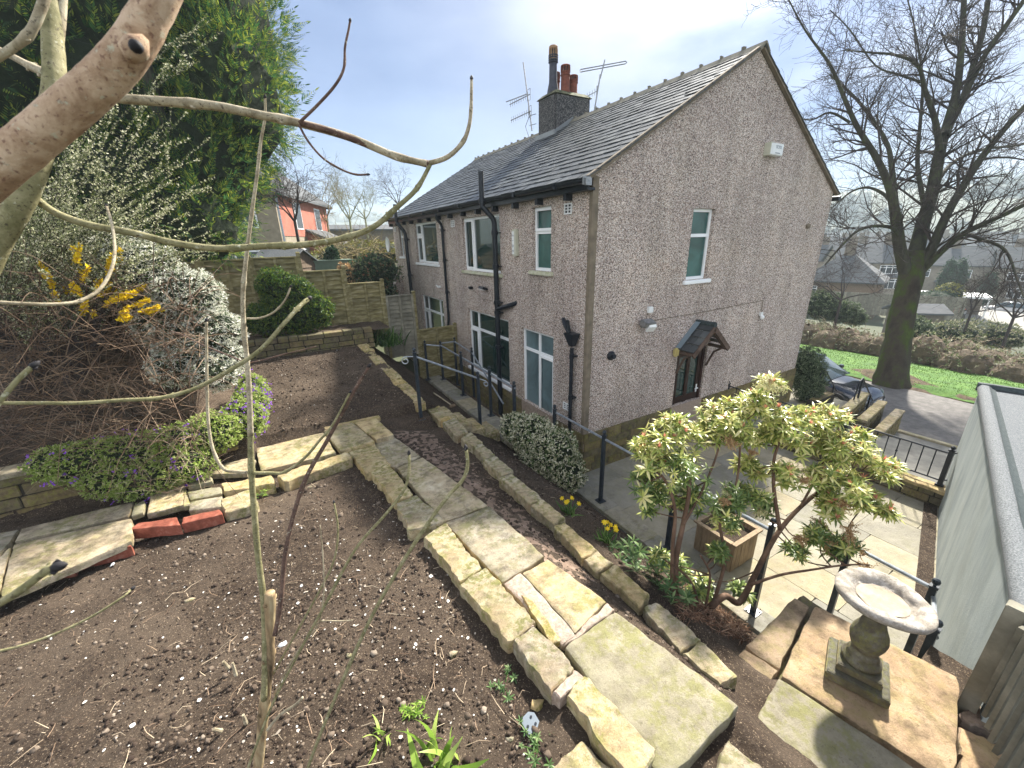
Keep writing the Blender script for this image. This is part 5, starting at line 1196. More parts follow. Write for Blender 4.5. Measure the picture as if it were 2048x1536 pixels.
branch([(-40, 806), (80, 806), (160, 806), (250, 800), (320, 796), (390, 777), (460, 740), (520, 700), (570, 645), (600, 612), (617, 598)], .85, 1.15, 12, 9, MT['ashg'], tr, 'branch', (.38, .44, .88, .95), True, 12)
branch([(-20, 830), (10, 790), (40, 755), (66, 733)], .5, .52, 15, 17, MT['ashg'], tr, 'twig', (), True)
branch([(-40, 1225), (10, 1200), (55, 1170), (95, 1140), (112, 1134)], .36, .36, 28, 26, MT['ashg'], tr, 'twig', (.75,), True, 14)
branch([(-40, 1310), (40, 1292), (110, 1268), (180, 1235), (240, 1198), (264, 1178)], .62, .7, 10, 6, MT['ashg'], tr, 'branch', (.5,), True)
nf = thing('near_branch', tuple(dep(120, 210, .38)), 'thick pale buff branch with a black knot right in front of the camera', 'branch')
branch([(-150, 470), (-40, 370), (60, 285), (150, 208), (215, 150), (262, 95), (300, 30), (350, -70)], .40, .40, 138, 108, MT['ashf'], nf, 'branch', (), False, 28)
c = dep(258, 118, .375); mb = MB(); dd = (dep(300, 30, .38)-dep(215, 150, .38)).normalized(); s = dd.cross(CF).normalized()
c2 = dep(268, 100, .385); mb.tube([c2-dd*.010-s*.004, c2-dd*.003, c2+dd*.006, c2+dd*.016-s*.002], [.004, .0105, .0100, .003], 20); build('node_collar', mb, MT['ashf'], nf, smooth=True)
mb = MB(); mb.ball(dep(272, 93, .372), .0056); build('bud_scar', mb, MT['bud'], nf, smooth=True)
st = thing('ash_sapling', tuple(dep(515, 1530, 2.25)), 'thin upright ash stem with split bark growing from the front bed', 'sapling')
branch([(512, 1570), (522, 1480), (530, 1400), (538, 1320), (540, 1240), (540, 1185)], 2.2, 2.0, 30, 24, mat('split_stem_bark', [(.35, (.07, .05, .03)), (.5, (.28, .20, .11)), (.65, (.42, .34, .2))], 14, .8, .9, 30, .004, sc3=(1, 1, .25)), st, 'old_stem', (.35, .6, .9), False, 14)
branch([(528, 1400), (530, 1300), (527, 1200), (517, 1120), (510, 1040), (503, 945), (501, 860)], 2.08, 1.9, 16, 13, MT['ashg'], st, 'stem', (.85,), False, 12)
branch([(501, 870), (499, 800), (495, 730), (488, 660), (486, 590), (492, 520), (503, 430), (514, 350), (522, 280), (530, 235), (530, 195)], 1.9, 1.6, 13, 6, MT['ashp'], st, 'stem', (.3, .44, .6, .75), True, 12)
branch([(550, 1270), (562, 1200), (570, 1110), (590, 1020), (615, 950), (655, 880), (690, 815), (715, 770), (738, 733)], 2.02, 1.95, 13, 6, MT['ashr'], st, 'branch', (.45, .75, .9), True)
branch([(503, 946), (475, 943), (448, 938), (428, 905), (417, 850), (414, 760), (413, 680), (413, 642)], 1.93, 1.85, 9, 6, MT['ashp'], st, 'twig', (.4,), True, 8)
branch([(505, 946), (540, 946), (570, 944), (610, 915), (640, 880), (665, 850), (700, 785)], 1.93, 1.95, 9, 4, MT['ashg'], st, 'twig', (.35,), True, 8)
branch([(493, 637), (520, 636), (548, 624), (570, 600), (581, 574)], 1.82, 1.8, 5, 4, MT['ashp'], st, 'twig', (.6,), True, 7)
branch([(499, 726), (530, 719), (570, 708), (605, 700), (632, 693)], 1.85, 1.85, 4, 2.5, MT['ashr'], st, 'twig', (.4,), False, 6)
branch([(497, 728), (460, 712), (410, 692), (370, 672), (342, 662)], 1.85, 1.95, 4, 2.5, MT['ashr'], st, 'twig', (.4,), False, 6)
branch([(535, 1460), (560, 1430), (590, 1410), (605, 1395)], 2.1, 2.0, 9, 7, MT['ashp'], st, 'twig', (), False, 7)
branch([(600, 1580), (640, 1470), (690, 1350), (740, 1240), (790, 1150), (840, 1070), (890, 1000), (925, 960), (935, 930), (932, 898)], 2.0, 2.0, 10, 7, MT['ashg'], st, 'shoot', (.25, .55, .85), True)
branch([(480, 1580), (540, 1420), (590, 1320), (650, 1210), (710, 1100), (770, 1030), (805, 985), (817, 950), (818, 908)], 2.1, 2.1, 8, 5.5, MT['ashg'], st, 'shoot', (.4, .7, .9), True)
branch([(545, 1350), (590, 1270), (640, 1180), (668, 1120), (676, 1060), (668, 1005)], 2.15, 2.1, 6, 4, MT['ashg'], st, 'shoot', (.5,), True, 7)
branch([(548, 1390), (590, 1310), (628, 1262), (640, 1243), (680, 1242), (706, 1240)], 2.15, 2.1, 5, 2.5, MT['ashp'], st, 'twig', (), False, 6)
branch([(640, 1243), (648, 1180), (645, 1100), (640, 1050)], 2.12, 2.05, 4, 2.5, MT['ashp'], st, 'twig', (), False, 6)
for (x, y) in ((455, 1330), (470, 1345), (440, 1455), (490, 1440)):
    q_ = at(x, y, 1.62); mb = MB(); mb.tube([q_-Vector((0, 0, .03)), q_+Vector((U_(-.03, .03), U_(-.03, .03), U_(.03, .07)))], [.012, .008], 7)
    build('cut_stub', mb, MT['ashp'], label='short sawn-off stub poking out of the soil by the ash stem', cat='stub', group='sawn stubs by the ash stem', loc=tuple(q_))

# ================================================================== bare trees
def grow(mb, p, d, L, r, lev, o, twr=.006):
    """recursive bare limb: o = dict(n=children per level, up, spread, wig)"""
    n = 5 if lev > 0 else 4; pts = [p]; dd = d.normalized(); 
    for i in range(n):
        dd = (dd+Vector((U_(-1, 1), U_(-1, 1), U_(-1, 1)))*o['wig']+Vector((0, 0, o['up'])) * (1 if lev > 0 else .6)).normalized()
        pts.append(pts[-1]+dd*(L/n))
    rads = [max(r*(1-.72*i/n), twr*.6) for i in range(n+1)]
    mb.tube(pts, rads, 6 if r > .05 else (4 if r > .015 else 3), False)
    if lev <= 0: return
    for k in range(o['n'][lev-1]):
        t = U_(.25, 1.0); i = min(int(t*n), n-1); q_ = pts[i].lerp(pts[i+1], t*n-i); ax = (pts[i+1]-pts[i]).normalized()
        s = Vector((U_(-1, 1), U_(-1, 1), U_(-.7, .9))); s = (s-ax*s.dot(ax)).normalized()
        sp = U_(.45, 1.0)*o['spread']
        grow(mb, q_, ax*math.cos(sp)+s*math.sin(sp), L*U_(.42, .68), max(rads[i]*.55, twr), lev-1, o, twr)
bt = thing('bare_tree', tuple(at(1785, 775, -1.25)), 'large leafless tree with mossy trunk beside the road', 'tree')
b0 = at(1785, 775, -1.25); D0 = (b0-CAM).dot(CF)
def limbs(pxw, ddep=0.0):
    N = len(pxw); pts = [dep(x, y, D0+ddep*i/(N-1)) for i, (x, y, w_) in enumerate(pxw)]; rs = [w_*.5*D0/FPX*(ray(x, y).normalized().dot(CF))**1.1 for x, y, w_ in pxw]
    S = smooth_path(pts, 4); R = np.interp(np.linspace(0, N-1, len(S)), range(N), rs); return S, list(R)
tm = MB(); S, R = limbs([(1782, 792, 108), (1783, 770, 82), (1784, 740, 68), (1793, 690, 62), (1803, 640, 58), (1812, 590, 56), (1822, 550, 60), (1832, 500, 46)])
vs = []; ng = 40
for i, (p, r) in enumerate(zip(S, R)):
    for k in range(ng):
        a = 2*PI*k/ng; but = 1+.20*math.cos(5*a+1)*max(0, 1-i/9)+.13*fbm(math.cos(a)*1.8, math.sin(a)*1.8, i*.30, 1)+.04*fbm(math.cos(a)*7, math.sin(a)*7, i*.5, 1)
        vs.append(p+Vector((math.cos(a), math.sin(a), 0))*r*but)
tm.add(vs, [(i*ng+k, i*ng+(k+1) % ng, (i+1)*ng+(k+1) % ng, (i+1)*ng+k) for i in range(len(S)-1) for k in range(ng)])
build('trunk', tm, MT['mossbark'], bt, smooth=True)
LIMBS = [([(1812, 548, 34), (1800, 500, 30), (1792, 440, 27), (1780, 380, 20), (1755, 320, 17), (1715, 255, 13), (1690, 200, 11), (1660, 130, 8), (1610, 60, 5), (1575, -5, 3)], -1.5),
 ([(1792, 430, 18), (1785, 350, 15), (1775, 290, 12), (1742, 235, 10), (1705, 190, 8), (1660, 150, 5)], 1.2),
 ([(1826, 530, 42), (1845, 450, 36), (1865, 380, 33), (1880, 300, 30), (1897, 240, 26), (1915, 170, 22), (1925, 60, 18), (1930, -60, 15)], .4),
 ([(1880, 300, 20), (1870, 240, 16), (1850, 180, 13), (1835, 130, 10), (1790, 110, 7), (1740, 105, 5), (1690, 100, 3)], -2),
 ([(1888, 270, 24), (1925, 200, 22), (1950, 120, 20), (1968, 50, 18), (1985, -60, 14)], 1.2),
 ([(1925, 200, 18), (1970, 110, 17), (2020, 40, 16), (2070, -30, 13)], -1),
 ([(1832, 545, 30), (1862, 500, 26), (1893, 430, 22), (1940, 350, 20), (1990, 280, 18), (2070, 190, 14)], -1.5),
 ([(1838, 548, 22), (1880, 505, 18), (1930, 465, 15), (1985, 440, 13), (2080, 395, 10)], -2.5),
 ([(1880, 505, 14), (1925, 470, 12), (1960, 478, 10), (2010, 500, 8), (2035, 560, 5), (2050, 600, 3)], -3.5),
 ([(1803, 500, 13), (1790, 460, 10), (1755, 452, 8), (1715, 462, 6), (1680, 495, 5), (1650, 530, 3)], -2.5),
 ([(1796, 420, 14), (1770, 390, 10), (1735, 375, 7), (1700, 385, 5), (1665, 415, 3)], 2.0),
 ([(1850, 420, 15), (1835, 330, 12), (1840, 250, 10), (1845, 160, 8), (1830, 60, 6), (1810, -20, 4)], 2.5),
 ([(1860, 390, 14), (1900, 330, 12), (1960, 300, 10), (2040, 290, 8), (2110, 270, 6)], 3),
 ([(1700, 245, 8), (1660, 225, 6), (1620, 240, 4), (1570, 230, 3)], .5),
 ([(1845, 165, 8), (1800, 150, 7), (1750, 130, 5), (1700, 60, 4), (1660, 20, 3)], 1)]
lm = MB(); tw = MB(); random.seed(11)
for pxw, dd_ in LIMBS:
    S, R = limbs(pxw, dd_); lm.tube(S, R, 9, False); n = len(S)
    Ltot = sum((S[i+1]-S[i]).length for i in range(n-1))
    cnt = int(Ltot*2.7)+4
    for k in range(cnt):
        t = U_(.14, 1); i = min(int(t*(n-1)), n-2); p = S[i].lerp(S[i+1], t*(n-1)-i); ax = (S[i+1]-S[i]).normalized()
        s = Vector((U_(-1, 1), U_(-1, 1), U_(-.6, .8))); s = (s-ax*s.dot(ax)).normalized(); sp = U_(.5, 1.15)
        grow(tw, p, ax*math.cos(sp)+s*math.sin(sp), U_(1.0, 2.5)*(1.15-.5*t), min(R[i]*.38, .045), 2, dict(n=[4, 6], up=.02, spread=1.0, wig=.26), .0065)
build('branches', lm, MT['bark'], bt, smooth=True); build('twigs', tw, MT['twig'], bt)
def small_bare(px, py, dep_, h, label, cat='tree', m='twig', lean=0, n=(5, 7, 6), fuzz=0, r0=None):
    b = dep(px, py, dep_); t = thing('bare_tree', tuple(b), label, cat); mb = MB(); r = r0 or h*.013
    o = dict(n=list(n), up=.03, spread=1.1, wig=.28)
    mb.tube([b-Vector((0, 0, .5)), b+Vector((lean*.3, 0, h*.25))], [r*1.3, r], 7)
    tp = b+Vector((lean*.3, 0, h*.25))
    for k in range(5): grow(mb, tp, Vector((U_(-1, 1), U_(-1, 1), U_(.6, 1.5))), h*.45, r*.7, 3, o, max(.006, h*.0012))
    build('branches', mb, MT[m], t); return t
small_bare(600, 500, 15.5, 4.0, 'small contorted bare tree in front of the salmon coloured house', 'tree', 'twig', r0=.05)
MT['paletwig'] = mat('pale_green_twigs', [(.3, (.13, .13, .07)), (.7, (.24, .25, .15))], 3, .85, 0)
MT['yelltwig'] = mat('yellowish_thicket', [(.3, (.13, .10, .05)), (.7, (.28, .23, .11))], 3, .85, 0)
for k, (x, y, d, h, m, lab) in enumerate([(705, 480, 34, 6.2, 'paletwig', 'rounded pale green budding tree left of the slate roof'), (660, 480, 30, 4.8, 'yelltwig', 'brownish bare tree behind the brick extension'), (735, 470, 38, 5.5, 'paletwig', 'paler budding tree nearest the roof corner'),
        (800, 440, 55, 7.5, 'twig', 'distant bare tree poking above the far roof edge'), (1672, 640, 26, 5.0, 'twig', 'thin bare saplings beyond the lawn left of the big trunk'), (1930, 660, 24, 4.2, 'twig', 'thin bare sapling in the bramble bank right of the trunk'), (2010, 680, 23, 5.0, 'twig', 'bare sapling near the right picture edge by the silver car')]):
    small_bare(x, y, d, h, lab, 'tree', m, n=(4, 6, 5))

# ================================================================== foliage builders
def blob_points(blobs, n, shell=.55, up=.25):
    """points in ellipsoids (centre, radii); returns P, outward dirs"""
    wts = np.array([b[1][0]*b[1][1]+b[1][1]*b[1][2]+b[1][0]*b[1][2] for b in blobs]); wts = wts/wts.sum()
    P, D = [], []
    for b, k in zip(blobs, RNG.multinomial(n, wts)):
        d = sphere_dirs(k); r = RNG.uniform(shell, 1.04, k)[:, None]**.7
        r = r*(1+.26*np.array([fbm(*(q_*2.2), 1.0, 3) if False else noise.noise(Vector(q_*2.6+np.array(b[0]))) for q_ in d]))[:, None]
        P.append(np.array(b[0])+d*r*np.array(b[1])); D.append(d+np.array([0, 0, up])+RNG.normal(0, .35, (k, 3)))
    return np.concatenate(P), np.concatenate(D)
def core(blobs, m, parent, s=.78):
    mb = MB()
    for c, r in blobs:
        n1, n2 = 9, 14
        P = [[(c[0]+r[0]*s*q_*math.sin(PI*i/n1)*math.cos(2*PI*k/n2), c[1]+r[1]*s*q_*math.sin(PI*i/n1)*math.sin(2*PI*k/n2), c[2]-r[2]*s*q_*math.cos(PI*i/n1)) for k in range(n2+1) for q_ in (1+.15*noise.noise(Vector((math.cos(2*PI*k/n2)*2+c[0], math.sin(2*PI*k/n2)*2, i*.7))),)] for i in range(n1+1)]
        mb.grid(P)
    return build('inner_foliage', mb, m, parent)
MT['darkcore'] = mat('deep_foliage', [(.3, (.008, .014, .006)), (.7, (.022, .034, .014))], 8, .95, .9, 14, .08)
MT['conifer'] = leafmat('conifer_sprays', [(0, (.018, .055, .025)), (.4, (.045, .115, .032)), (.72, (.14, .20, .03)), (1, (.28, .31, .05))], .6, .35)
# frond: rachis with pinnae
def frond():
    parts = []; lv, lf = quadleaf(.22, .05)
    for k in range(8):
        for sg in (-1, 1):
            t = .1+.11*k; a = .75*sg; d = np.array([math.sin(a), 0, math.cos(a)]); nr = np.array([0, 1, 0.]); sd_ = np.cross(nr, d)
            R = np.stack([sd_, nr, d], 1); parts.append(((R @ (lv*(.34*(1.1-t))).T).T+np.array([0, .15*t*t, t]), lf))
    parts.append((lv*.3+np.array([0, .15, .85]), lf)); return merge(parts)
fv, ff = frond()
def conifer(blobs, n, size, label, loc, group=None, trunk=True):
    t = thing('conifer', loc, label, 'conifer tree', group)
    P, D = blob_points(blobs, n, .62, .35)
    V, F = scatter(fv, ff, P, D, RNG.uniform(.55, 1.3, n)*size); npmesh('crown', V, F, MT['conifer'], t)
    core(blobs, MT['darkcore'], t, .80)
    mb = MB(); mb.tube([Vector(loc)-Vector((0, 0, .3)), Vector(loc)+Vector((0, 0, 5))], [.18, .12], 8); build('trunk', mb, MT['bark'], t)
def B_(px, py, d, rx, rz, ry=None): p = dep(px, py, d); return (tuple(p), (rx, ry or rx, rz))
conifer([B_(440, 60, 9.6, 1.45, 2.0), B_(465, 200, 9.5, 1.3, 1.7), B_(395, 340, 9.3, 1.25, 1.6), B_(395, 450, 8.9, .95, 1.0), B_(350, -80, 9.8, 1.6, 2)], 5200, .42, 'tall dark conifer with feathery sprays, the right one above the fence', tuple(dep(420, 620, 9.6)), 'dense conifers along the left boundary')
conifer([B_(250, 60, 9.2, 1.9, 2.2), B_(240, 260, 9.0, 1.9, 2.0), B_(260, 400, 8.8, 1.6, 1.6), B_(60, 150, 9, 2.0, 2.4), B_(90, 350, 8.8, 1.8, 2)], 5200, .42, 'dark conifer behind the leaning ash trunk at left', tuple(dep(200, 640, 9.4)), 'dense conifers along the left boundary')
conifer([B_(-80, 100, 7.5, 2.0, 3.0), B_(-60, 400, 7.5, 1.8, 2.0)], 1500, .42, 'dark conifer at the very left edge', tuple(dep(-60, 700, 8)), 'dense conifers along the left boundary')

def leafy(name, label, cat, blobs, n, tv, tf, size, m, loc, coref=.75, shell=.6, up=.25, stems=0, stem_m='bark', group=None, jitter=.4, corem='darkcore'):
    t = thing(name, loc, label, cat, group); P, D = blob_points(blobs, n, shell, up)
    V, F = scatter(tv, tf, P, D, RNG.uniform(1-jitter, 1+jitter, len(P))*size); npmesh('foliage', V, F, MT[m], t)
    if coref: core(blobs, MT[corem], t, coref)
    if stems:
        mb = MB()
        for k in range(stems):
            b = random.choice(blobs)[0]; q_ = Vector(b)+Vector((U_(-.2, .2), U_(-.2, .2), 0)); a = Vector(loc); mid = a.lerp(q_, .5)+Vector((U_(-.1, .1), U_(-.1, .1), -.05)); mb.tube(smooth_path([a, mid, q_], 3), [.02]*3+[.014]*3+[.008], 5)
        build('stems', mb, MT[stem_m], t)
    return t
lq = quadleaf(.5, .1); lq2 = leaf_t(.34, .2)
def cluster(n, L=1, w=.4):
    parts = []; lv, lf = quadleaf(w, .12)
    for k in range(n):
        d = np.array([math.cos(k*2.4)*math.sin(.4+.25*k % 1.2), math.sin(k*2.4)*math.sin(.4+.25*k % 1.2), math.cos(.4+.25*k % 1.2)]); R = frames(d[None])[0]
        parts.append(((R @ (lv*L*(.7+.06*k)).T).T, lf))
    return merge(parts)
c5 = cluster(6, 1, .42)
MT['yewgreen'] = leafmat('fresh_bushy_green', [(0, (.02, .055, .02)), (.5, (.05, .11, .02)), (1, (.19, .24, .035))], .5, .3)
g_c = at(592, 655, 2.36)
gbl = [((-4.25, 5.25, 2.85), (.62, .42, .50)), ((-4.4, 5.3, 3.45), (.40, .35, .40)), ((-4.05, 5.25, 3.3), (.38, .35, .36)), ((-3.75, 5.2, 2.85), (.42, .38, .42)), ((-4.75, 5.3, 2.75), (.40, .36, .38))]
leafy('conifer_bush', 'bushy green and gold conifer shrub in front of the fence', 'shrub', gbl, 5200, *c5, .062, 'yewgreen', (-4.2, 5.25, 2.36), .8)
MT['photinia'] = leafmat('photinia_leaves', [(0, (.02, .05, .025)), (.6, (.05, .10, .045)), (.8, (.2, .26, .12)), (.93, (.30, .24, .14)), (1, (.42, .10, .06))], .35, .25)
leafy('photinia', 'round dark green shrub with pinkish new leaves beyond the fence', 'shrub', [B_(748, 545, 14, .85, .62), B_(720, 560, 14, .5, .4), B_(740, 590, 14, .9, .6)], 2600, *c5, .10, 'photinia', tuple(dep(750, 620, 14)), .85)
MT['heather'] = leafmat('white_heather_flowers', [(0, (.05, .09, .035)), (.22, (.10, .15, .05)), (.32, (.60, .60, .48)), (1, (.88, .87, .80))], .8, .25)
def hb(px, py, d, r, rz): return B_(px, py, d-.75, r*.9, rz*.9)
leafy('white_heather', 'mound of white flowering heather on the bank at left', 'shrub',
      [hb(300, 540, 6.0, .42, .36), hb(380, 590, 6.0, .42, .36), hb(430, 660, 6.1, .36, .32), hb(340, 650, 6.0, .42, .36), hb(455, 715, 6.1, .24, .24), hb(250, 500, 6.1, .38, .3), hb(380, 700, 6.0, .36, .26), hb(430, 745, 5.95, .30, .26), hb(350, 735, 5.9, .3, .26)], 11000, *cluster(5, 1, .3), .042, 'heather', tuple(dep(380, 780, 5.6)), .86, .75, .7)
MT['cotone'] = leafmat('cream_budded_leaves', [(0, (.05, .07, .025)), (.4, (.17, .20, .08)), (.7, (.42, .42, .25)), (1, (.72, .70, .53))], .6, .3)
# arching twigs with rows of small leaves
def arching(name, label, cat, origin, tips, mleaf, mtwig, leafs, step=.035, sag=.25, loc=None, lv=cluster(3, 1, .5), rt=.005, side=2, start=.33):
    t = thing(name, tuple(loc or origin[0]), label, cat); mb = MB(); P, D = [], []
    for tip in tips:
        a = Vector(random.choice(origin))+Vector((U_(-.15, .15), U_(-.15, .15), 0)); tip = Vector(tip); mid = a.lerp(tip, .55)+Vector((0, 0, sag*(tip-a).length))
        S = smooth_path([a, mid, tip], 6); n = len(S); mb.tube(S, [rt*(1-.75*i/n) for i in range(n)], 3, False)
        lines = [S]
        for k in range(side):
            i = random.randint(n//3, n-3); ax = (S[i+1]-S[i]).normalized(); s = Vector((U_(-1, 1), U_(-1, 1), U_(-.5, 1))).normalized(); e = S[i]+(ax+s*.7).normalized()*U_(.2, .45)
            L = [S[i], S[i].lerp(e, .5)+Vector((0, 0, .03)), e]; mb.tube(L, [rt*.4, rt*.3, rt*.2], 3, False); lines.append(smooth_path(L, 3))
        for L in lines:
            m_ = len(L)
            for i in range(int(m_*start) if L is S else 0, m_-1):
                seg = (L[i+1]-L[i]); k = max(1, int(seg.length/step))
                for j in range(k): P.append(L[i]+seg*((j+U_(0, 1))/k)); D.append(seg.normalized()*.6+Vector((U_(-1, 1), U_(-1, 1), U_(-.3, 1))))
    build('twigs', mb, MT[mtwig], t)
    if P: V, F = scatter(*lv, np.array(P), np.array([tuple(d) for d in D]), RNG.uniform(.6, 1.4, len(P))*leafs); npmesh('leaves', V, F, MT[mleaf], t)
    return t
random.seed(5)
org = [tuple(dep(60, 800, 5.2)), tuple(dep(160, 760, 5.3)), tuple(dep(0, 700, 5))]
tips = [tuple(dep(U_(-40, 440), U_(215, 520), U_(4.6, 5.6))) for _ in range(105)]+[tuple(dep(U_(150, 470), U_(20, 130), U_(5.5, 6))) for _ in range(7)]+[tuple(dep(U_(-40, 300), U_(400, 600), U_(4.4, 5.4))) for _ in range(60)]
arching('arching_shrub', 'large arching shrub with small cream buds before the conifers', 'shrub', org, tips, 'cotone', 'twig', .034, .022, .12, side=4)
MT['forsy'] = leafmat('yellow_forsythia_flowers', [(0, (.62, .42, .02)), (1, (.85, .66, .03))], .6, .3)
fo = [tuple(dep(170, 700, 4.9))]
ft = [tuple(dep(x+U_(-14, 14), y+U_(-14, 14), 4.75+U_(-.2, .2))) for q in range(2) for x, y in [(85, 530), (100, 545), (148, 505), (150, 530), (140, 560), (120, 575), (165, 535), (245, 505), (200, 560), (215, 570), (225, 590), (230, 580), (250, 590), (280, 575), (285, 600), (270, 620), (265, 640), (310, 605), (185, 615), (165, 615), (325, 610), (238, 520)]]
arching('forsythia', 'forsythia with bright yellow flowers among the cream buds', 'shrub', fo, ft, 'forsy', 'twig', .045, .008, .05, side=0, lv=cluster(4, 1, .6), start=.72)
# dead twig thicket under it
def thicket(name, label, px, n, d, m, L=(.4, 1.1), r=.004, kind=None):
    mb = MB()
    for k in range(n):
        x, y = U_(px[0], px[2]), U_(px[1], px[3]); a = dep(x, y, U_(*d)); v = Vector((U_(-1, 1), U_(-1, 1), U_(-.5, .9))).normalized()*U_(*L)
        mb.tube(smooth_path([a, a+v*.5+Vector((0, 0, U_(0, .12))), a+v], 3), [r, r, r*.9, r*.8, r*.6, r*.5, r*.3], 3, False)
    return build(name, mb, MT[m], label=label, cat='thicket', kind=kind)
MT['brownt'] = mat('brown_dead_stems', [(.3, (.05, .03, .02)), (.5, (.13, .085, .055)), (.7, (.24, .18, .12))], 2.5, .85, 0)
thicket('bramble_thicket', 'tangled brown dead stems beneath the flowering shrubs', (-60, 560, 400, 900), 1000, (4.4, 5.2), 'brownt', (.3, .9), .0045, 'stuff')
mb = MB(); p0 = [dep(x, y, 5.75) for x, y in ((-400, 560), (370, 560), (400, 900), (-300, 940))]
mb.grid([[ (a.lerp(b, u))+Vector((0, 0, .12*fbm(u*6, v*6, 0, 1)))+CF*.25*fbm(u*5, v*5, 7, 1) for u in np.linspace(0, 1, 34)] for v in np.linspace(0, 1, 24) for a, b in ((p0[0].lerp(p0[3], v), p0[1].lerp(p0[2], v)),)])
build('bank', mb, MT['shadebank'], kind='structure', smooth=True)
for (x, y), (x2, y2) in (((40, 900), (60, 560)), ((-10, 860), (60, 640))):
    a, b = dep(x, y, 5), dep(x2, y2, 5.1); 
# aubrieta
MT['aubg'] = leafmat('fresh_trailing_leaves', [(0, (.16, .24, .04)), (.5, (.34, .46, .10)), (.85, (.50, .56, .22)), (1, (.58, .52, .34))], .6, .5)
MT['purple'] = leafmat('purple_petals', [(0, (.22, .06, .55)), (1, (.45, .20, .75))], .6, .3)
ab_ = [((-6.75, .98, 1.92), (.45, .26, .26)), ((-6.35, .96, 1.86), (.42, .28, .30)), ((-6.0, .98, 1.86), (.36, .28, .30)), ((-7.05, 1.05, 1.95), (.3, .22, .2)), ((-5.6, 1.15, 1.9), (.34, .28, .28)), ((-5.25, 1.55, 1.85), (.30, .34, .3)), ((-5.15, 1.95, 1.95), (.26, .32, .28)), ((-5.12, 2.4, 2.0), (.24, .3, .3)), ((-6.3, .80, 1.62), (.40, .24, .26)), ((-5.9, .84, 1.64), (.34, .22, .24)), ((-6.6, .85, 1.7), (.34, .2, .24))]
au = leafy('purple_aubrieta', 'trailing green cushion with purple flowers spilling over the low wall', 'flowers', ab_, 11000, *c5, .036, 'aubg', (-6.2, 1.1, 1.8), .82, .7, .5)
P, D = blob_points(ab_[:5]+ab_[8:], 80, 1.03, .3); P2, D2 = blob_points(ab_[5:8], 150, 1.03, .3); P = np.concatenate([P, P2]); D = np.concatenate([D, D2])
P = np.repeat(P, 4, 0)+RNG.normal(0, .022, (len(P)*4, 3)); D = np.repeat(D, 4, 0)
V, F = scatter(*cluster(4, 1, .8), P, D, RNG.uniform(.022, .034, len(P))); npmesh('purple_flowers', V, F, MT['purple'], au)
thicket('dry_grass_trails', 'dry pale trailing stems hanging from the cushion over the wall', (110, 850, 430, 990), 260, (4.6, 4.9), 'straw', (.15, .4), .002, 'stuff')
# small white flowering bush by the house corner
MT['whitebush'] = leafmat('white_tipped_bush', [(0, (.05, .09, .03)), (.4, (.12, .18, .06)), (.5, (.48, .46, .28)), (1, (.85, .82, .66))], .6, .3)
wb = [((-.98, .25, .98), (.38, .40, .40)), ((-.95, -.35, .92), (.40, .42, .42)), ((-1.0, -.05, .6), (.42, .46, .40)), ((-1.1, .62, 1.02), (.28, .30, .30)), ((-.85, -.62, .6), (.30, .28, .34))]
leafy('white_flowered_bush', 'small round bush with white flower tips beside the house corner', 'shrub', wb, 4600, *c5, .050, 'whitebush', (-1.0, -.1, .3), .78, .7, .4, stems=8)
# strappy plants, daffodils, weeds
def strap_t(n=5):
    V, F = [], []
    for i in range(n+1):
        t = i/n; w_ = .03*(1-t**2.5)+.002; V += [(-w_, .45*t*t, t-.22*t*t), (w_, .45*t*t, t-.22*t*t)]
    return np.array(V), np.array([(2*i, 2*i+1, 2*i+3, 2*i+2) for i in range(n)])
MT['strap'] = leafmat('strappy_green_leaves', [(0, (.03, .08, .02)), (.6, (.08, .17, .04)), (1, (.2, .3, .09))], .4, .35)
MT['brightleaf'] = leafmat('bright_spring_leaves', [(0, (.12, .22, .03)), (.6, (.24, .38, .06)), (1, (.42, .52, .14))], .4, .4)
def strappy(loc, n, L, label, m='strap', r=.06, cat='plant', spread=.5, up=1.0, w=1.0):
    t = thing('strappy_plant', tuple(loc), label, cat); P = np.array(loc)+RNG.normal(0, r, (n, 3))*np.array([1, 1, 0]); D = RNG.normal(0, spread, (n, 3)); D[:, 2] = up
    tv, tf = strap_t(); tv = tv*np.array([w, 1, 1]); V, F = scatter(tv, tf, P, D, RNG.uniform(.6, 1.2, n)*L); npmesh('leaves', V, F, MT[m], t); return t
strappy(tuple(at(775, 690, 1.75)), 140, .55, 'arching green strappy clump under the stepped fence', r=.16)
def daffs(px, py, z, n, label):
    b = gat(px, py); t = strappy(tuple(b), 34, .20, label, 'strap', .035, 'flowers', .28, w=1.6)
    mb = MB(); ym = MT.setdefault('daff', flat('daffodil_yellow', (.80, .60, .02), .6))
    for k in range(n):
        fl_ = MB()
        e = b+Vector((U_(-.10, .10), U_(-.10, .10), U_(.17, .25))); mb.tube([b, b.lerp(e, .6)+Vector((0, 0, .02)), e], .003, 4)
        d = (CAM-e); d.z = 0; d = (d.normalized()+Vector((U_(-.6, .6), U_(-.6, .6), U_(-.2, .2)))).normalized(); x = d.orthogonal().normalized(); y = d.cross(x)
        for j in range(6):
            a = j*PI/3; v = x*math.cos(a)+y*math.sin(a); s = x*math.cos(a+PI/2)+y*math.sin(a+PI/2); fl_.add([e, e+v*.018+s*.010, e+v*.034, e+v*.018-s*.010], [(0, 1, 2, 3)])
        fl_.tube([e, e+d*.008, e+d*.022], [.007, .009, .011], 8); build('flower_head', fl_, ym, t)
    build('stalks', mb, MT['strap'], t)
daffs(1140, 1030, .55, 6, 'small clump of yellow daffodils left of two, on the slope'); daffs(1214, 1088, .65, 8, 'larger clump of yellow daffodils next to the hellebore')
ros = rosette(9, 1, .26, (.5, 1.6), .3)
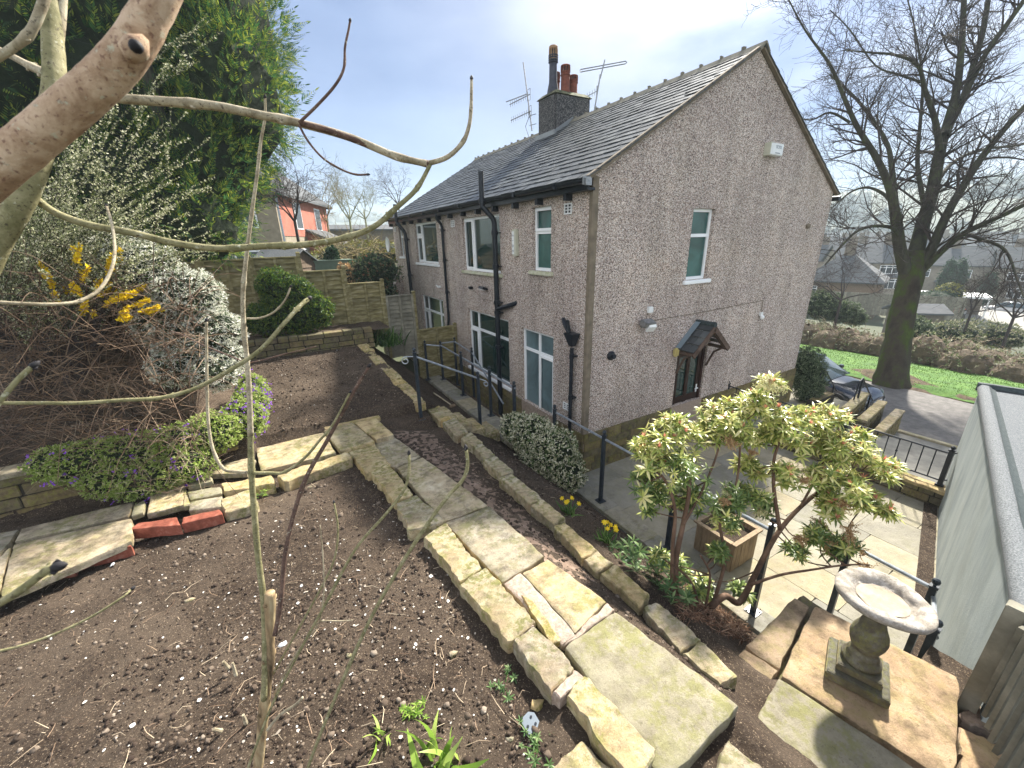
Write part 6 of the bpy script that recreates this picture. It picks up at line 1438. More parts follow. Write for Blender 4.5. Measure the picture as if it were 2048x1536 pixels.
def rosplant(loc, n, size, label, m, r=.12, cat='plant', h=.12, rt=None):
    t = thing('leafy_plant', tuple(loc), label, cat); P = np.array(loc)+RNG.normal(0, 1, (n, 3))*np.array([r, r, h*.5])+np.array([0, 0, h*.7]); D = RNG.normal(0, .35, (n, 3)); D[:, 2] = 1
    V, F = scatter(*(rt or ros), P, D, RNG.uniform(.6, 1.3, n)*size); npmesh('leaves', V, F, MT[m], t)
    mb = MB()
    for q_ in P[:12]: mb.tube([loc, tuple(q_)], .003, 4)
    build('stems', mb, MT['strap'], t); return t
MT['helle'] = leafmat('mid_green_leaves', [(0, (.04, .09, .03)), (.6, (.10, .17, .06)), (1, (.25, .33, .14))], .4, .3)
rosplant(tuple(gat(1262, 1120)), 16, .085, 'hellebore with pale green leaves between the daffodils and the pieris', 'helle', .12, h=.14)
rosplant(tuple(gat(1330, 1180)), 22, .085, 'low dark green leafy plant at the foot of the pieris', 'helle', .16, h=.14)
strappy(tuple(gat(880, 1545)), 26, .26, 'bright green strap leaves at the bottom edge of the bed', 'brightleaf', .05, spread=.55, w=2.4)
strappy(tuple(gat(770, 1470)), 7, .15, 'little yellow green shoot with broad blades in the bed', 'brightleaf', .02, spread=.8, w=2.4)
rosplant(tuple(gat(835, 1425)), 9, .035, 'tiny seedling with lobed leaves in the middle of the front bed', 'brightleaf', .03, h=.03)
rosplant(tuple(gat(1075, 1500)), 12, .03, 'scatter of seedlings beside the grey plastic piece', 'helle', .06, h=.02)
rosplant(tuple(gat(1010, 1370)), 9, .03, 'small weed against the mossy kerb block', 'helle', .05, h=.02)
rosplant(tuple(at(985, 930, 1.15)), 8, .045, 'small weed sprouting between edging stones near the bush', 'helle', .04, h=.03)
rosplant(tuple(at(520, 990, 1.40)), 7, .04, 'small weed at the foot of the ash stem beside the kerb', 'brightleaf', .04, h=.03)
# grey plastic scrap with holes, loose stones
q_ = at(1060, 1450, 1.70); mb = MB(); X, Y, N_ = CR.copy(), (CU*.9-CF*.4).normalized(), None
pr = [(-.5, -.42), (.1, -.5), (.5, -.2), (.48, .3), (.2, .5), (-.2, .42), (-.5, .1)]
top = [q_+Vector((a*.10, 0, 0))+Vector((0, b*.10, .02+.012*b)) for a, b in pr]; mb.add([*top, *[p-Vector((0, 0, .004)) for p in top]], [tuple(range(7)), tuple(range(13, 6, -1))]+[(i, (i+1) % 7, 7+(i+1) % 7, 7+i) for i in range(7)])
pc = build('plastic_scrap', mb, flat('grey_blue_plastic', (.12, .15, .18), .4), label='grey plastic scrap with round holes lying by the kerb blocks', cat='scrap', loc=tuple(q_))
mb = MB()
for a, b in ((.02, .02), (.025, -.02), (-.02, -.01)): mb.lathe([(.007, 0), (.007, .002)], (q_.x+a, q_.y+b, q_.z+.022+.12*b), 10)
build('holes', mb, MT['black'], pc)
for k, (x, y, s, c, lab) in enumerate([(380, 1200, .05, 'flag', 'flat pale stone flake standing in the middle of the bed'), (700, 1310, .022, 'greyflag', 'round grey pebble near the ash shoots'), (905, 1310, .028, 'flag', 'small upright buff stone in the bed'), (565, 1290, .035, 'whitebox', 'broken white shard just right of the ash stem'),
        (1020, 1480, .022, 'greyflag', 'grey stone chip next to the plastic scrap'), (1075, 1410, .04, 'block', 'small orange stone under the kerb blocks'), (620, 975, .03, 'greyflag', 'flat grey chip at the top of the front bed'), (225, 985+145, .03, 'whitebox', 'white paper-like scrap near the flat brick')]):
    p = gat(x, y); tv, tf = rock_t(6, 20+k); sc = np.array([1, .6, .5]) if k in (0, 3, 6) else np.array([1, .8, .8])
    npmesh('loose_stone', np.array(p)+tv*sc*s, tf, MT[c], label=lab, cat='stone', loc=tuple(p))

# ================================================================== the big pieris
MT['pieris'] = leafmat('variegated_pieris_leaves', [(0, (.09, .14, .02)), (.25, (.24, .31, .06)), (.5, (.44, .48, .12)), (.8, (.62, .58, .20)), (1, (.74, .68, .36))], .35, .35, .5)
MT['pierisdk'] = leafmat('green_pieris_leaves', [(0, (.05, .09, .02)), (.6, (.14, .22, .05)), (1, (.36, .42, .14))], .35, .35, .5)
MT['red'] = leafmat('coral_new_leaves', [(0, (.50, .14, .10)), (1, (.66, .34, .22))], .5, .35)
MT['tan'] = leafmat('tan_seed_panicles', [(0, (.26, .15, .07)), (.6, (.44, .28, .14)), (1, (.60, .44, .24))], .8, .2)
MT['creamfl'] = leafmat('cream_flowers', [(0, (.50, .50, .25)), (1, (.75, .72, .45))], .7, .3)
MT['pbark'] = mat('pieris_bark', [(.3, (.05, .03, .02)), (.5, (.11, .065, .04)), (.7, (.19, .12, .08))], 9, .85, .6, 40, .006, sc3=(1, 1, .35))
random.seed(21)
pb = at(1420, 1222, 1.05); pi_ = thing('pieris', tuple(pb), 'spreading pieris with cream edged leaves and coral tips', 'shrub')
PD = 3.75
# main stems by measured outline
ms = [([(1420, 1215), (1450, 1192), (1478, 1205), (1505, 1160), (1530, 1110), (1560, 1060), (1600, 1015), (1650, 975), (1700, 950)], 3.75, 4.1, 19, 8), ([(1352, 1200), (1352, 1120), (1366, 1050), (1378, 985), (1375, 920), (1350, 880)], 3.7, 3.9, 17, 6),
      ([(1345, 1190), (1345, 1100), (1350, 1020), (1330, 960), (1300, 935)], 3.7, 3.75, 12, 5), ([(1560, 1060), (1548, 980), (1548, 920), (1560, 870), (1545, 800)], 3.85, 4.0, 11, 4), ([(1500, 1170), (1560, 1150), (1620, 1140), (1690, 1130), (1740, 1130)], 3.75, 3.65, 8, 3),
      ([(1425, 1210), (1450, 1120), (1440, 1040), (1470, 980), (1480, 900), (1480, 840)], 3.8, 4.05, 10, 4), ([(1366, 1050), (1400, 990), (1430, 920), (1450, 850)], 3.75, 4.0, 8, 4), ([(1600, 1015), (1640, 940), (1660, 880)], 3.95, 4.1, 7, 4), ([(1640, 980), (1700, 1010), (1750, 1020)], 4.0, 3.9, 6, 3),
      ([(1400, 1220), (1380, 1160), (1330, 1120)], 3.7, 3.6, 7, 4), ([(1410, 1220), (1420, 1150), (1400, 1110)], 3.7, 3.7, 7, 4)]
nodes = []
mb = MB()
for px, d0, d1, w0, w1 in ms:
    S = smooth_path([dep(x, y, d0+(d1-d0)*i/(len(px)-1)) for i, (x, y) in enumerate(px)], 5); n = len(S)
    mb.tube(S, [(w0+(w1-w0)*i/n)*.38*PD/FPX for i in range(n)], 9); nodes += [p for i, p in enumerate(S) if i > n*.4]
build('stems', mb, MT['pbark'], pi_, smooth=True)
PB = [(1345, 870, 42, 0), (1300, 925, 34, 0), (1405, 880, 34, 0), (1290, 970, 26, 1), (1362, 950, 40, 1), (1312, 1005, 20, 1), (1385, 995, 26, 1), (1430, 845, 38, 0), (1482, 825, 36, 0), (1520, 800, 24, 0), (1540, 770, 15, 0), (1560, 850, 38, 0), (1505, 880, 36, 0), (1620, 850, 36, 0), (1655, 835, 26, 0), (1590, 890, 34, 0), (1650, 900, 38, 0),
      (1700, 900, 34, 0), (1742, 925, 30, 0), (1780, 945, 16, 0), (1690, 965, 30, 0), (1730, 1000, 24, 0), (1640, 955, 26, 0), (1495, 935, 22, 0), (1575, 955, 22, 0), (1660, 1015, 24, 0), (1765, 1025, 14, 0), (1440, 1030, 30, 1), (1480, 1000, 30, 1), (1530, 1010, 18, 1), (1640, 1075, 20, 1), (1590, 1100, 14, 1), (1690, 1095, 22, 1), (1340, 1130, 26, 1), (1400, 1180, 20, 1), (1440, 1105, 14, 1), (1480, 1180, 14, 1)]
Pv, Dv, Pd, Dd, Pr, Dr = [], [], [], [], [], []
tmb = MB()
PB2 = []
for x, y, r, k in PB:
    PB2.append((x, y, r, k))
    for _ in range(2): PB2.append((x+U_(-1, 1)*r*1.1, y+U_(-.8, .9)*r, r*U_(.35, .6), k))
for x, y, r, k in PB2:
    c = dep(x, y, PD+U_(-.05, .45)); R = r*PD/FPX*1.12
    nd = min(nodes, key=lambda q_: (q_-c).length); S = smooth_path([nd, nd.lerp(c, .5)+Vector((U_(-.04, .04), U_(-.04, .04), -.03)), c], 3); tmb.tube(S, [.008, .007, .006, .006, .005, .005, .004], 5)
    n = int(5+r*.72)
    for j in range(n):
        d = Vector(sphere_dirs(1)[0]); d.z = abs(d.z)*.9-.15; p = c+d*R*U_(.45, 1.35); dr = (d*.6+Vector((0, 0, .9))+Vector((U_(-.3, .3), U_(-.3, .3), 0)))
        (Pd if k and U_(0, 1) < .8 else Pv).append(p); (Dd if len(Pd) and Pd[-1] is p else Dv).append(dr)
        if j < n*.8: tmb.tube([c, c.lerp(p, .6)-Vector((0, 0, .015)), p], [.0035, .003, .0022], 4)
        if U_(0, 1) < .13 and not k: Pr.append(p+dr.normalized()*.02); Dr.append(dr)
build('twigs', tmb, MT['pbark'], pi_)
ros2 = rosette(11, 1, .23, (.45, 2.0), .38)
V, F = scatter(*ros2, np.array(Pv), np.array([tuple(d) for d in Dv]), RNG.uniform(.055, .105, len(Pv))); npmesh('cream_edged_leaves', V, F, MT['pieris'], pi_)
V, F = scatter(*ros2, np.array(Pd), np.array([tuple(d) for d in Dd]), RNG.uniform(.06, .09, len(Pd))); npmesh('green_leaves', V, F, MT['pierisdk'], pi_)
V, F = scatter(*rosette(7, 1, .22, (.1, .7), .1), np.array(Pr), np.array([tuple(d) for d in Dr]), RNG.uniform(.035, .06, len(Pr))); npmesh('coral_tips', V, F, MT['red'], pi_, kind='stuff')
def panicle(name, spots, m):
    P = []; mb = MB()
    for x, y, r in spots:
        c = dep(x, y, PD+U_(-.1, .25)); R = r*PD/FPX
        for k in range(int(r*1.3)):
            e = c+Vector((U_(-1, 1), U_(-1, 1), U_(-1.1, .6)))*R; mb.tube([c+Vector((0, 0, R*.3)), c.lerp(e, .5), e], .0015, 3, False)
            for j in range(14): P.append(c.lerp(e, U_(.3, 1))+Vector((U_(-.012, .012), U_(-.012, .012), U_(-.015, .01))))
    P = np.array([tuple(p) for p in P]); V, F = scatter(*cluster(3, 1, .8), P, RNG.normal(size=P.shape), RNG.uniform(.009, .016, len(P))); npmesh(name, V, F, MT[m], pi_); build('panicle_stalks', mb, MT['tan'], pi_, kind='stuff')
panicle('tan_panicles', [(1462, 882, 18), (1640, 1045, 18), (1700, 1060, 22), (1735, 1135, 20), (1720, 1100, 14), (1690, 1010, 14), (1650, 1080, 20), (1610, 960, 12), (1505, 905, 12), (1600, 1075, 15), (1452, 1000, 12)], 'tan')
panicle('cream_panicles', [(1540, 765, 20), (1522, 775, 14), (1560, 775, 14), (1455, 985, 14), (1520, 1020, 16), (1430, 1040, 12), (1700, 1075, 12), (1590, 950, 10)], 'creamfl')
thicket('pieris_litter', 'brown fallen leaves and dead twigs under the pieris', (1340, 1150, 1500, 1310), 10, (3.6, 3.8), 'pbark', (.1, .3), .003, 'stuff')
mb = MB()
for k in range(900):
    p = at(U_(1340, 1500), U_(1150, 1310), 1.0); x, y = p.x, p.y; z = soil_z(x, y)+.03; a = U_(0, 2*PI); L = U_(.03, .10); mb.tube([(x, y, z), (x+math.cos(a)*L*.5, y+math.sin(a)*L*.5, z+.012), (x+math.cos(a)*L, y+math.sin(a)*L, z+U_(-.01, .03))], [.002, .003, .001], 3, False)
MT['leaflit'] = leafmat('brown_leaf_litter', [(0, (.07, .035, .02)), (.6, (.18, .10, .06)), (1, (.36, .24, .16))], .8, 0)
build('leaf_litter', mb, MT['leaflit'], kind='stuff', label='dry brown leaf litter beneath the pieris', cat='leaf litter')

# ================================================================== shrubs near the road, bramble bank
MT['darkshrub'] = leafmat('dark_front_shrub', [(0, (.03, .05, .025)), (.6, (.09, .13, .06)), (1, (.26, .30, .18))], .6, .25)
leafy('front_shrub', 'dark twiggy evergreen shrub in front of the black car', 'shrub', [((8.05, -.15, .35), (.45, .42, .5)), ((8.0, 0, .85), (.5, .45, .5)), ((7.95, -.25, .15), (.4, .3, .4))], 3600, *c5, .05, 'darkshrub', (8.0, -.15, -.1), .72, .6, .4, stems=10)
MT['bramb'] = leafmat('bramble_leaves', [(0, (.06, .085, .035)), (.45, (.14, .18, .07)), (.7, (.28, .27, .15)), (1, (.50, .46, .36))], .6, .25)
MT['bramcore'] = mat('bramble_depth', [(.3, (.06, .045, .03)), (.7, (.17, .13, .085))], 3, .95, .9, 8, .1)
bl = []
for y in np.arange(-9, 26, 1.05):
    for x in (23.0, 24.6, 26.4): bl.append(((x+U_(-.4, .4)-.0*y, y+U_(-.4, .4), lerp_tab(x, EAST)+.35+U_(-.15, .35)), (1.0+U_(0, .4), .95, .75+U_(0, .5))))
t_ = thing('bramble_bank', (24, 5, -2.2), 'long bank of brambles and dead stems beyond the lawn', 'hedge')
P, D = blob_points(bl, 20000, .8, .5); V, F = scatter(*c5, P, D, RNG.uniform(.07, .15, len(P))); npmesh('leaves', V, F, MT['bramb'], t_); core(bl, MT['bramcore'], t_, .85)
mb = MB(); 
for k in range(2600):
    c, r = random.choice(bl); d = Vector((U_(-1, .2), U_(-1, 1), U_(-.2, 1))).normalized(); a = Vector(c)+Vector((d.x*r[0], d.y*r[1], d.z*r[2]))*.8; e = a+Vector((U_(-.8, .4), U_(-1, 1), U_(-.3, .9)))*.8
    mb.tube([a, a.lerp(e, .5)+Vector((0, 0, .18)), e], [.012, .01, .005], 3, False)
build('dead_stems', mb, MT['straw'], t_)
for k, (x, y, d, r, rz, m, lab) in enumerate([(1640, 610, 27, 1.1, 1.0, 'darkshrub', 'dark green shrub in front of the brown bungalow'), (1690, 625, 27, .9, .7, 'darkshrub', 'second dark shrub right of the bungalow corner'), (1820, 655, 24, .8, .7, 'darkshrub', 'dark shrub below the grey shed roof'), (1980, 668, 25, 1.6, .8, 'bramb', 'bushy brown scrub in front of the yard'), (1900, 668, 25, 1.4, .8, 'bramb', 'bushy scrub below the carport')]):
    leafy('shrub', lab, 'shrub', [B_(x, y, d, r, rz), B_(x+18, y+8, d, r*.8, rz*.8)], 1200, *c5, .14, m, tuple(dep(x, y+20, d)), .85)
MT['cypress'] = leafmat('dark_cypress', [(0, (.015, .04, .02)), (1, (.04, .085, .035))], .6, .2); MT['goldcon'] = leafmat('gold_conifer', [(0, (.10, .12, .02)), (1, (.28, .26, .05))], .6, .2)
for x, y, d, r, rz, m, lab in [(1895, 560, 52, .95, 2.7, 'cypress', 'tall dark cypress, left of the pair before the terrace'), (1916, 560, 52, .85, 2.7, 'cypress', 'tall dark cypress, right of the close pair'), (1975, 578, 54, .9, 2.3, 'cypress', 'lone dark cypress before the white bay window'), (1897, 590, 44, 1.3, 1.3, 'goldcon', 'golden conical conifer below the cypress pair'), (1865, 596, 44, 2.0, .8, 'cypress', 'broad green bush beside the golden conifer'),
                              (666, 525, 15, .22, .55, 'cypress', 'tiny upright conifer between shed and photinia')]:
    leafy('conifer', lab, 'conifer', [B_(x, y, d, r, rz), B_(x, y-rz*.35*FPX/d*.5, d, r*.6, rz*.75)], 900, *c5, .05*d**.5*.5, m, tuple(dep(x, y+rz*FPX/d, d)), .85)

# ================================================================== houses down the valley
MT['farwall'] = mat('buff_render', [(.3, (.20, .17, .135)), (.7, (.29, .26, .21))], 2, .9, 0)
MT['farstone'] = mat('far_stone_wall', [(.3, (.11, .09, .07)), (.7, (.18, .155, .12))], 3, .9, 0)
MT['farroof'] = mat('grey_far_roof', [(.3, (.06, .065, .07)), (.7, (.11, .115, .12))], 1.2, .95, 0, sc3=(1, 1, 4))
MT['fargl'] = flat('far_window_glass', (.05, .06, .07), .15)
def cottage(loc, w, d, h, rh, rz, wm, label, wins=(), chim=1, bays=0, name='house', hip=False, cat='house', wst=1.0):
    """box house in local axes: front = -y"""
    t = thing(name, tuple(loc), label, cat, rz=rz)
    mb = MB(); mb.hexa([(-w/2, 0, -2), (w/2, 0, -2), (w/2, d, -2), (-w/2, d, -2)], [(-w/2, 0, h), (w/2, 0, h), (w/2, d, h), (-w/2, d, h)])
    if not hip: mb.add([(-w/2, 0, h), (-w/2, d, h), (-w/2, d/2, h+rh-.1), (w/2, 0, h), (w/2, d, h), (w/2, d/2, h+rh-.1)], [(0, 1, 2), (3, 5, 4)])
    build('wall', mb, MT[wm], t, local=True)
    e = .35; i = d/2*.95 if hip else -e
    mb = MB()
    A, B, C_, D_ = (-w/2-e, -e, h), (w/2+e, -e, h), (w/2+e, d+e, h), (-w/2-e, d+e, h); R1, R2 = (-w/2+i, d/2, h+rh), (w/2-i, d/2, h+rh)
    lo = lambda p: (p[0], p[1], p[2]-.14)
    mb.add([A, B, C_, D_, R1, R2, lo(A), lo(B), lo(C_), lo(D_), lo(R1), lo(R2)], [(0, 1, 5, 4), (2, 3, 4, 5), (1, 2, 5), (3, 0, 4), (6, 7, 1, 0), (8, 9, 3, 2), (7, 8, 2, 1), (9, 6, 0, 3)] if hip else [(0, 1, 5, 4), (2, 3, 4, 5), (6, 10, 11, 7), (8, 11, 10, 9), (6, 7, 1, 0), (8, 9, 3, 2), (7, 11, 5, 1), (11, 8, 2, 5), (6, 0, 4, 10), (10, 4, 3, 9)])
    rf = build('roof', mb, MT['farroof'], t, local=True)
    for k in range(chim):
        x = -w/2+w*(k+.5)/chim; mb = MB(); mb.box((x-.5, d/2-.35, h+rh*.6), (x+.5, d/2+.35, h+rh+1.1)); c_ = build('chimney', mb, MT['farstone'], rf, local=True)
        mb = MB()
        for a in (-.28, 0, .28): mb.lathe([(.12, 0), (.10, .45)], (x+a, d/2, h+rh+1.1), 8)
    def win(x, y, z, ww, hh, ny=-1, ax='y'):
        mb = MB(); gb = MB(); fr_ = .07
        def bx_(m_, x0, x1, z0, z1, a, b):
            if ax == 'y': m_.box((x0, y+min(ny*a, ny*b), z0), (x1, y+max(ny*a, ny*b), z1))
            else: m_.box((y+min(ny*a, ny*b), x0, z0), (y+max(ny*a, ny*b), x1, z1))
        bx_(gb, x-ww/2+.02, x+ww/2-.02, z+.02, z+hh-.02, .0, .03); n = max(1, round(ww/.7))
        for j in range(n+1): xx = x-ww/2+ww*j/n; bx_(mb, xx-.04, xx+.04, z, z+hh, .031, .07)
        for zz in (z, z+hh*.7, z+hh-.08): bx_(mb, x-ww/2, x+ww/2, zz, zz+.08, .032, .072)
        o = build('window', mb, MT['upvc'], t, local=True); build('pane', gb, MT['fargl'], o, local=True)
    for (x, z, ww, hh) in wins: win(x, 0, z, ww, hh)
    for x in ([-w/2+w*(k+.5)/bays for k in range(bays)] if bays else []):
        mb = MB(); mb.hexa([(x-1.2, -.7, -2), (x+1.2, -.7, -2), (x+1.4, 0, -2), (x-1.4, 0, -2)], [(x-1.2, -.7, 2.5), (x+1.2, -.7, 2.5), (x+1.4, 0, 2.5), (x-1.4, 0, 2.5)]); build('bay', mb, MT[wm], t, local=True)
        mb = MB(); mb.hexa([(x-1.4, -.9, 2.5), (x+1.4, -.9, 2.5), (x+1.6, 0, 2.5), (x-1.6, 0, 2.5)], [(x-1.2, -.1, 3.0), (x+1.2, -.1, 3.0), (x+1.2, 0, 3.0), (x-1.2, 0, 3.0)]); build('bay_roof', mb, MT['farroof'], t, local=True)
        win(x, -.7, .9, 2.0, 1.4)
    return t
def face(p, off=0): d = CAM-Vector(p); return math.atan2(d.y, d.x)+PI/2+off     # front (-y) towards the garden
p = dep(1668, 608, 48); cottage(p, 7.5, 7, 2.6, 3.0, face(p, -.1), 'oldwood', 'brown boarded bungalow with hipped grey roof', [(-2.6, .8, 1.2, 1.2)], 1, hip=True)
p = dep(1735, 588, 62); cottage(p, 9, 7, 4.6, 2.6, face(p, .35), 'farwall', 'cream semi-detached house with bay window left of the trunk', [(-2.4, 3.0, 1.0, 1.2), (1.8, 3.0, 2.2, 1.2)], 2, 2)
p = dep(1690, 575, 72); cottage(p, 12, 7, 4.6, 2.8, face(p, .5), 'farwall', 'pale house behind the brown bungalow', [(-3, 2.8, 1.8, 1.2), (3, 2.8, 1.8, 1.2)], 2)
p = dep(1945, 600, 62); cottage(p, 26, 7, 5.0, 2.6, face(p, .12), 'farwall', 'long terrace of cream houses behind the cypresses', [(x, 3.2, 1.9, 1.2) for x in (-10.5, -6.5, -2, 2.5, 6.5, 10.5)], 4, 4)
p = dep(2080, 612, 56); cottage(p, 10, 7, 5.0, 2.6, face(p, .2), 'farwall', 'cream house at the far right edge', [(-3, 3.2, 1.9, 1.2), (2, 3.2, 1.9, 1.2)], 1, 2)
random.seed(3)
for k, (x, y, d) in enumerate([(1665, 545, 95), (1705, 535, 110), (1745, 540, 105), (1790, 540, 110), (1650, 520, 135), (1700, 510, 160), (1760, 515, 150), (1800, 522, 130), (1870, 530, 105), (1925, 528, 110), (1990, 533, 100), (2040, 528, 115), (1980, 505, 170), (2030, 500, 190), (1900, 505, 180), (1850, 510, 160), (1735, 492, 230), (1665, 492, 240)]):
    p = dep(x, y, d); loc_ = ['farther left', 'farther middle', 'farther right'][k % 3]
    cottage(p, U_(9, 18), 8, U_(4, 5.5), U_(2.2, 3), face(p, U_(-.5, .5)), random.choice(['farwall', 'farstone', 'farwall']), 'small hazy house with grey roof down in the valley', [(x_, 2.8, 1.6, 1.2) for x_ in (-3.0, 0, 3)] if k < 12 else [], 2)['group'] = 'hazy houses down in the valley'
# carport, shed roof, yard
p = dep(1882, 622, 46); t = thing('carport', tuple(p), 'white flat-roofed carport over the orange red car', 'carport', rz=face(p, .1))
mb = MB(); mb.box((-3.4, -2.2, 1.75), (3.2, 2.2, 1.95)); build('roof', mb, MT['whitebox'], t, local=True)
for a in (-3.2, 0, 3.0):
    mb = MB(); mb.box((a-.06, -2.1, -1), (a+.06, -1.98, 1.75)); build('post', mb, MT['whitebox'], t, local=True)
mb = MB(); mb.box((-3.4, 2.2, -1), (3.2, 2.4, 1.75)); build('back_wall', mb, MT['farstone'], t, local=True)
p = dep(1845, 640, 34); cottage(p, 2.8, 2.4, .6, .6, face(p, .5), 'farstone', 'low shed with a pale sloping roof below the carport', [], 0, name='shed', cat='shed')
p = dep(1760, 612, 44); t = thing('garden_fence', tuple(p), 'grey board fence between the bungalow and the carport', 'fence', rz=face(p)); mb = MB()
for k in range(30): mb.box((-4.5+.36*k, 0, -1), (-4.5+.36*k+.34, .05, 1.3), .004)
build('boards', mb, MT['fencegrey'], t, local=True)
MT['yard'] = mat('pale_yard', [(.3, (.17, .165, .15)), (.7, (.25, .245, .225))], .6, .9, 0)
mb = MB(); mb.grid([[tuple(dep(x, y, 0)*0+at(x, y, -4.72)) for x in (1930, 2200)] for y in (612, 660)]); build('yard', mb, MT['yard'], kind='structure')

# ---- salmon house and neighbours at the left
MT['salmon'] = mat('salmon_paint', [(.3, (.28, .085, .055)), (.7, (.39, .15, .105))], 2, .85, .2)
MT['rhwall'] = mat('grey_stucco', [(.3, (.20, .17, .12)), (.7, (.31, .27, .20))], 3, .9, .3)
rz = math.radians(-22.4)           # local -y faces the garden's right, local x runs away
az1 = math.radians(67.6)
c = dep(568, 500, 22); rh = thing('salmon_house', (c.x, c.y, 2.2), 'two-storey house with salmon side wall, grey front and slate roof', 'house', rz=az1)
# local x = away direction (az 67.6), local y = to the left; side wall is y=0, front wall x=0
eav = dep(567, 388, 22).z-2.2; L_ = 9.5; Wd = 6.5
mb = MB(); mb.hexa([(0, 0, -1), (L_, 0, -1), (L_, Wd, -1), (0, Wd, -1)], [(0, 0, eav), (L_, 0, eav), (L_, Wd, eav), (0, Wd, eav)]); build('wall', mb, MT['rhwall'], rh, local=True)
mb = MB(); mb.box((.35, -.03, 2.6), (L_, -.003, eav-.02)); build('salmon_render', mb, MT['salmon'], rh, local=True)
mb = MB(); e = .4; pts = [(-e, -e, eav), (L_+e, -e, eav), (L_+e, Wd+e, eav), (-e, Wd+e, eav), (3.2, Wd/2, eav+2.9), (L_-2.6, Wd/2, eav+2.9)]; lo = [(a, b, c_-.15) for a, b, c_ in pts[:4]]
mb.add(pts+lo, [(0, 1, 5, 4), (2, 3, 4, 5), (1, 2, 5), (3, 0, 4), (6, 7, 1, 0), (7, 8, 2, 1), (8, 9, 3, 2), (9, 6, 0, 3)]); rf = build('roof', mb, MT['farroof'], rh, local=True)
mb = MB(); mb.box((2.3, Wd/2-.5, eav+2), (3.3, Wd/2+.5, eav+4.2)); cm = build('chimney', mb, MT['rhwall'], rf, local=True)
mb = MB(); [mb.lathe([(.13, 0), (.11, .5)], (2.8, Wd/2+a, eav+4.2), 8) for a in (-.25, .25)]; build('chimney_pot', mb, MT['terra'], cm, local=True)
for x0, z0, ww, hh in ((2.6, 3.0, 1.1, 1.5), (6.4, 3.0, 1.2, 1.4), (1.2, .3, 2.4, 1.6)):
    mb = MB(); mb.box((x0, -.06, z0), (x0+ww, -.032, z0+hh)); w_ = build('window', mb, MT['upvc'], rh, local=True); mb = MB(); mb.box((x0+.08, -.075, z0+.08), (x0+ww-.08, -.061, z0+hh-.08)); build('pane', mb, MT['fargl'], w_, local=True)
for y0, z0 in ((1.0, 3.0), (1.2, .4)):
    mb = MB(); mb.box((-.06, y0, z0), (-.002, y0+1.3, z0+1.5)); w_ = build('window', mb, MT['upvc'], rh, local=True); mb = MB(); mb.box((-.075, y0+.08, z0+.08), (-.061, y0+1.22, z0+1.42)); build('pane', mb, MT['fargl'], w_, local=True)
mb = MB(); mb.box((4.2, -2.6, -1), (8.2, -.01, 1.7)); mb.add([(4.2, -2.6, 1.7), (4.2, -.01, 1.7), (4.2, -.01, 2.9), (8.2, -2.6, 1.7), (8.2, -.01, 1.7), (8.2, -.01, 2.9)], [(0, 1, 2), (3, 5, 4)]); ex = build('extension', mb, MT['brick'], rh, local=True)
mb = MB(); mb.hexa([(4.0, -2.85, 1.62), (8.4, -2.85, 1.62), (8.4, -.02, 2.92), (4.0, -.02, 2.92)], [(4.0, -2.85, 1.76), (8.4, -2.85, 1.76), (8.4, -.02, 3.06), (4.0, -.02, 3.06)]); build('extension_roof', mb, MT['farroof'], ex, local=True)
mb = MB(); mb.tube([(.05, -.1, eav-.1), (.05, -.1, -.8)], .06, 6); build('drainpipe', mb, MT['handrail'], rh, local=True)
# shed behind the fence
c = dep(628, 540, 14.0); sh = thing('garden_shed', (c.x-.3, c.y, 2.5), 'brown timber garden shed behind the tall fence post', 'shed', rz=math.radians(50))
zt = dep(620, 500, 14).z-2.5
mb = MB()
for k in range(9): mb.hexa([(-.75, -.01-.0*k, -.3+k*.17), (.75, -.01, -.3+k*.17), (.75, 1.4, -.3+k*.17), (-.75, 1.4, -.3+k*.17)], [(-.73, .012, -.3+(k+1)*.17), (.73, .012, -.3+(k+1)*.17), (.73, 1.4, -.3+(k+1)*.17), (-.73, 1.4, -.3+(k+1)*.17)])
mb.add([(-.74, .0, 1.23), (.74, 0, 1.23), (0, 0, 1.62), (-.74, 1.4, 1.23), (.74, 1.4, 1.23), (0, 1.4, 1.62)], [(0, 1, 2), (3, 5, 4)]); build('boards', mb, MT['oldwood'], sh, local=True)
mb = MB(); mb.hexa([(-.85, -.1, 1.16), (0, -.1, 1.64), (0, 1.5, 1.64), (-.85, 1.5, 1.16)], [(-.85, -.1, 1.20), (0, -.1, 1.68), (0, 1.5, 1.68), (-.85, 1.5, 1.20)]); mb.hexa([(0.002, -.1, 1.64), (.85, -.1, 1.16), (.85, 1.5, 1.16), (0.002, 1.5, 1.64)], [(0.002, -.1, 1.68), (.85, -.1, 1.20), (.85, 1.5, 1.20), (0.002, 1.5, 1.68)]); build('roof', mb, MT['felt'], sh, local=True)
c = dep(672, 530, 15); mb = MB(); mb.box((c.x-.9, c.y-.3, c.z-.5), (c.x+.5, c.y+.3, c.z+.15)); mb.box((c.x-.95, c.y-.35, c.z+.152), (c.x+.55, c.y+.35, c.z+.19)); build('storage_box', mb, flat('sage_green_wood', (.16, .22, .16), .7), label='low sage green storage box beside the small conifer', cat='storage box', loc=tuple(c))
thicket('neighbour_thicket', 'tangle of pale scrub in the garden beyond the fence', (640, 485, 780, 530), 500, (16, 24), 'yelltwig', (.5, 1.6), .012, 'stuff')
leafy('garden_hedge', 'clipped yellowish hedge beyond the fence', 'hedge', [B_(730, 505, 20, 1.6, .5), B_(770, 505, 20, 1.4, .5), B_(690, 510, 20, 1.4, .5)], 1500, *c5, .12, 'goldcon', tuple(dep(740, 525, 20)), .85)
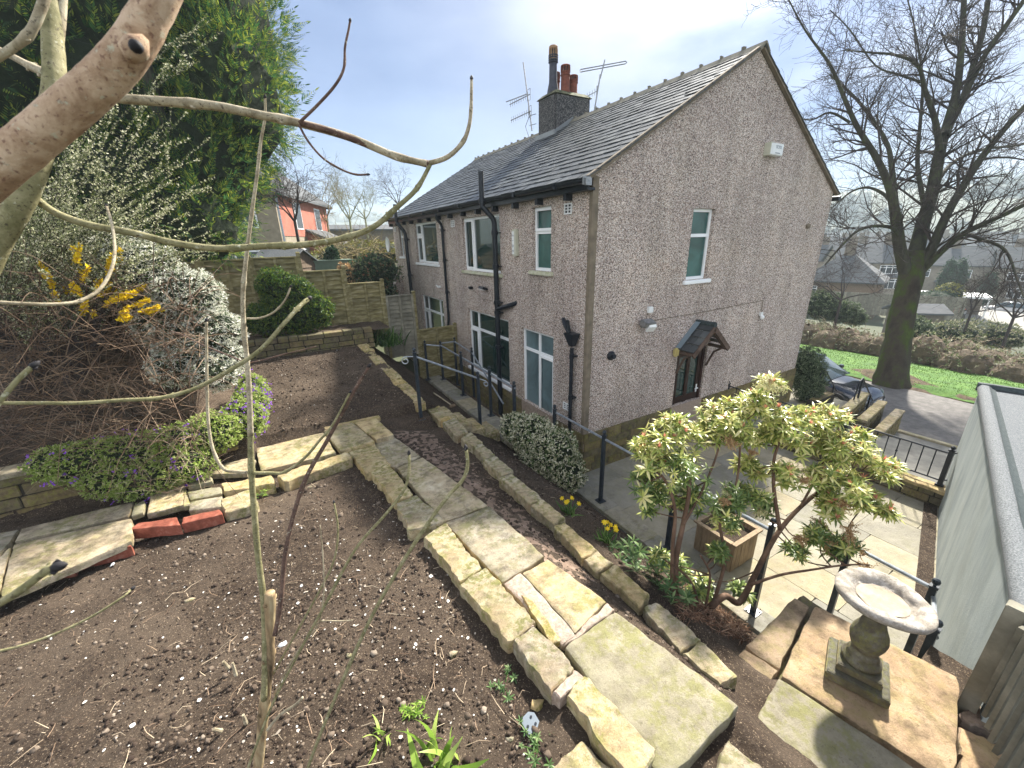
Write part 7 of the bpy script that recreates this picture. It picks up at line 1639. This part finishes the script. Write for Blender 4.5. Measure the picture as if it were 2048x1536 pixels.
leafy('brown_hedge', 'small clipped brown beech hedge beside the photinia', 'hedge', [B_(692, 560, 13.5, .3, .55)], 500, *c5, .08, 'tan', tuple(dep(692, 590, 13.5)), .85)
p = dep(740, 480, 40); cottage(p, 9, 5, 1.0, .5, face(p, .3), 'farstone', 'low grey garage roofs in the gardens beyond the hedge', [], 0, name='garage', cat='garage')
# mallet-like tool lying behind the edging row
a, b = at(868, 790, 1.12), at(905, 815, 1.08)
tl = thing('garden_mallet', tuple(a), 'old mallet with wooden handle lying on the soil by the steps', 'tool'); mb = MB(); mb.tube([a+Vector((0, 0, .05)), b+Vector((0, 0, .04))], .014, 7); build('handle', mb, MT['ashp'], tl)
mb = MB(); d = (b-a).normalized(); s = d.cross(Vector((0, 0, 1))); mb.tube([b-s*.06+Vector((0, 0, .04)), b+s*.06+Vector((0, 0, .04))], .035, 8); build('head', mb, MT['oldwood'], tl)

# far woodland clumps on the valley sides
n = 2600; P = []
while len(P) < n:
    r = 10**U_(2.05, 3.05); a = math.radians(U_(-25, 85)); x, y = r*math.cos(a), r*math.sin(a)
    if fbm(x, y, 5, .009, 3) > .05+.1*(r < 200): P.append((x, y, land_z(x, y)+1.5))
tv, tf = rock_t(5, 77); V, F = scatter(tv, tf, np.array(P), np.tile([0, 0, 1.], (n, 1)), RNG.uniform(2.2, 6.0, n)*np.clip(np.hypot(*np.array(P)[:, :2].T)/350, .55, 1.6))
MT['farwood'] = leafmat('far_woodland', [(0, (.02, .024, .016)), (.6, (.035, .036, .024)), (1, (.055, .052, .035))], .95, 0)
npmesh('woodland', V, F, MT['farwood'], kind='stuff', label='bare woodland clumps on the far valley side', cat='woodland', smooth=True)

# ================================================================== valley haze
mb = MB(); mb.box((-2000, -2000, -45), (3000, 3000, 84))
hm = bpy.data.materials.new('haze'); hm.use_nodes = True; hn = hm.node_tree; hn.nodes.remove(hn.nodes['Principled BSDF'])
pv = hn.nodes.new('ShaderNodeVolumePrincipled'); pv.inputs['Density'].default_value = .0010; pv.inputs['Color'].default_value = (.72, .86, .92, 1); pv.inputs['Anisotropy'].default_value = 0
hn.links.new(pv.outputs[0], hn.nodes['Material Output'].inputs['Volume'])
build('haze', mb, hm, kind='stuff', label='pale haze hanging in the valley', cat='haze')
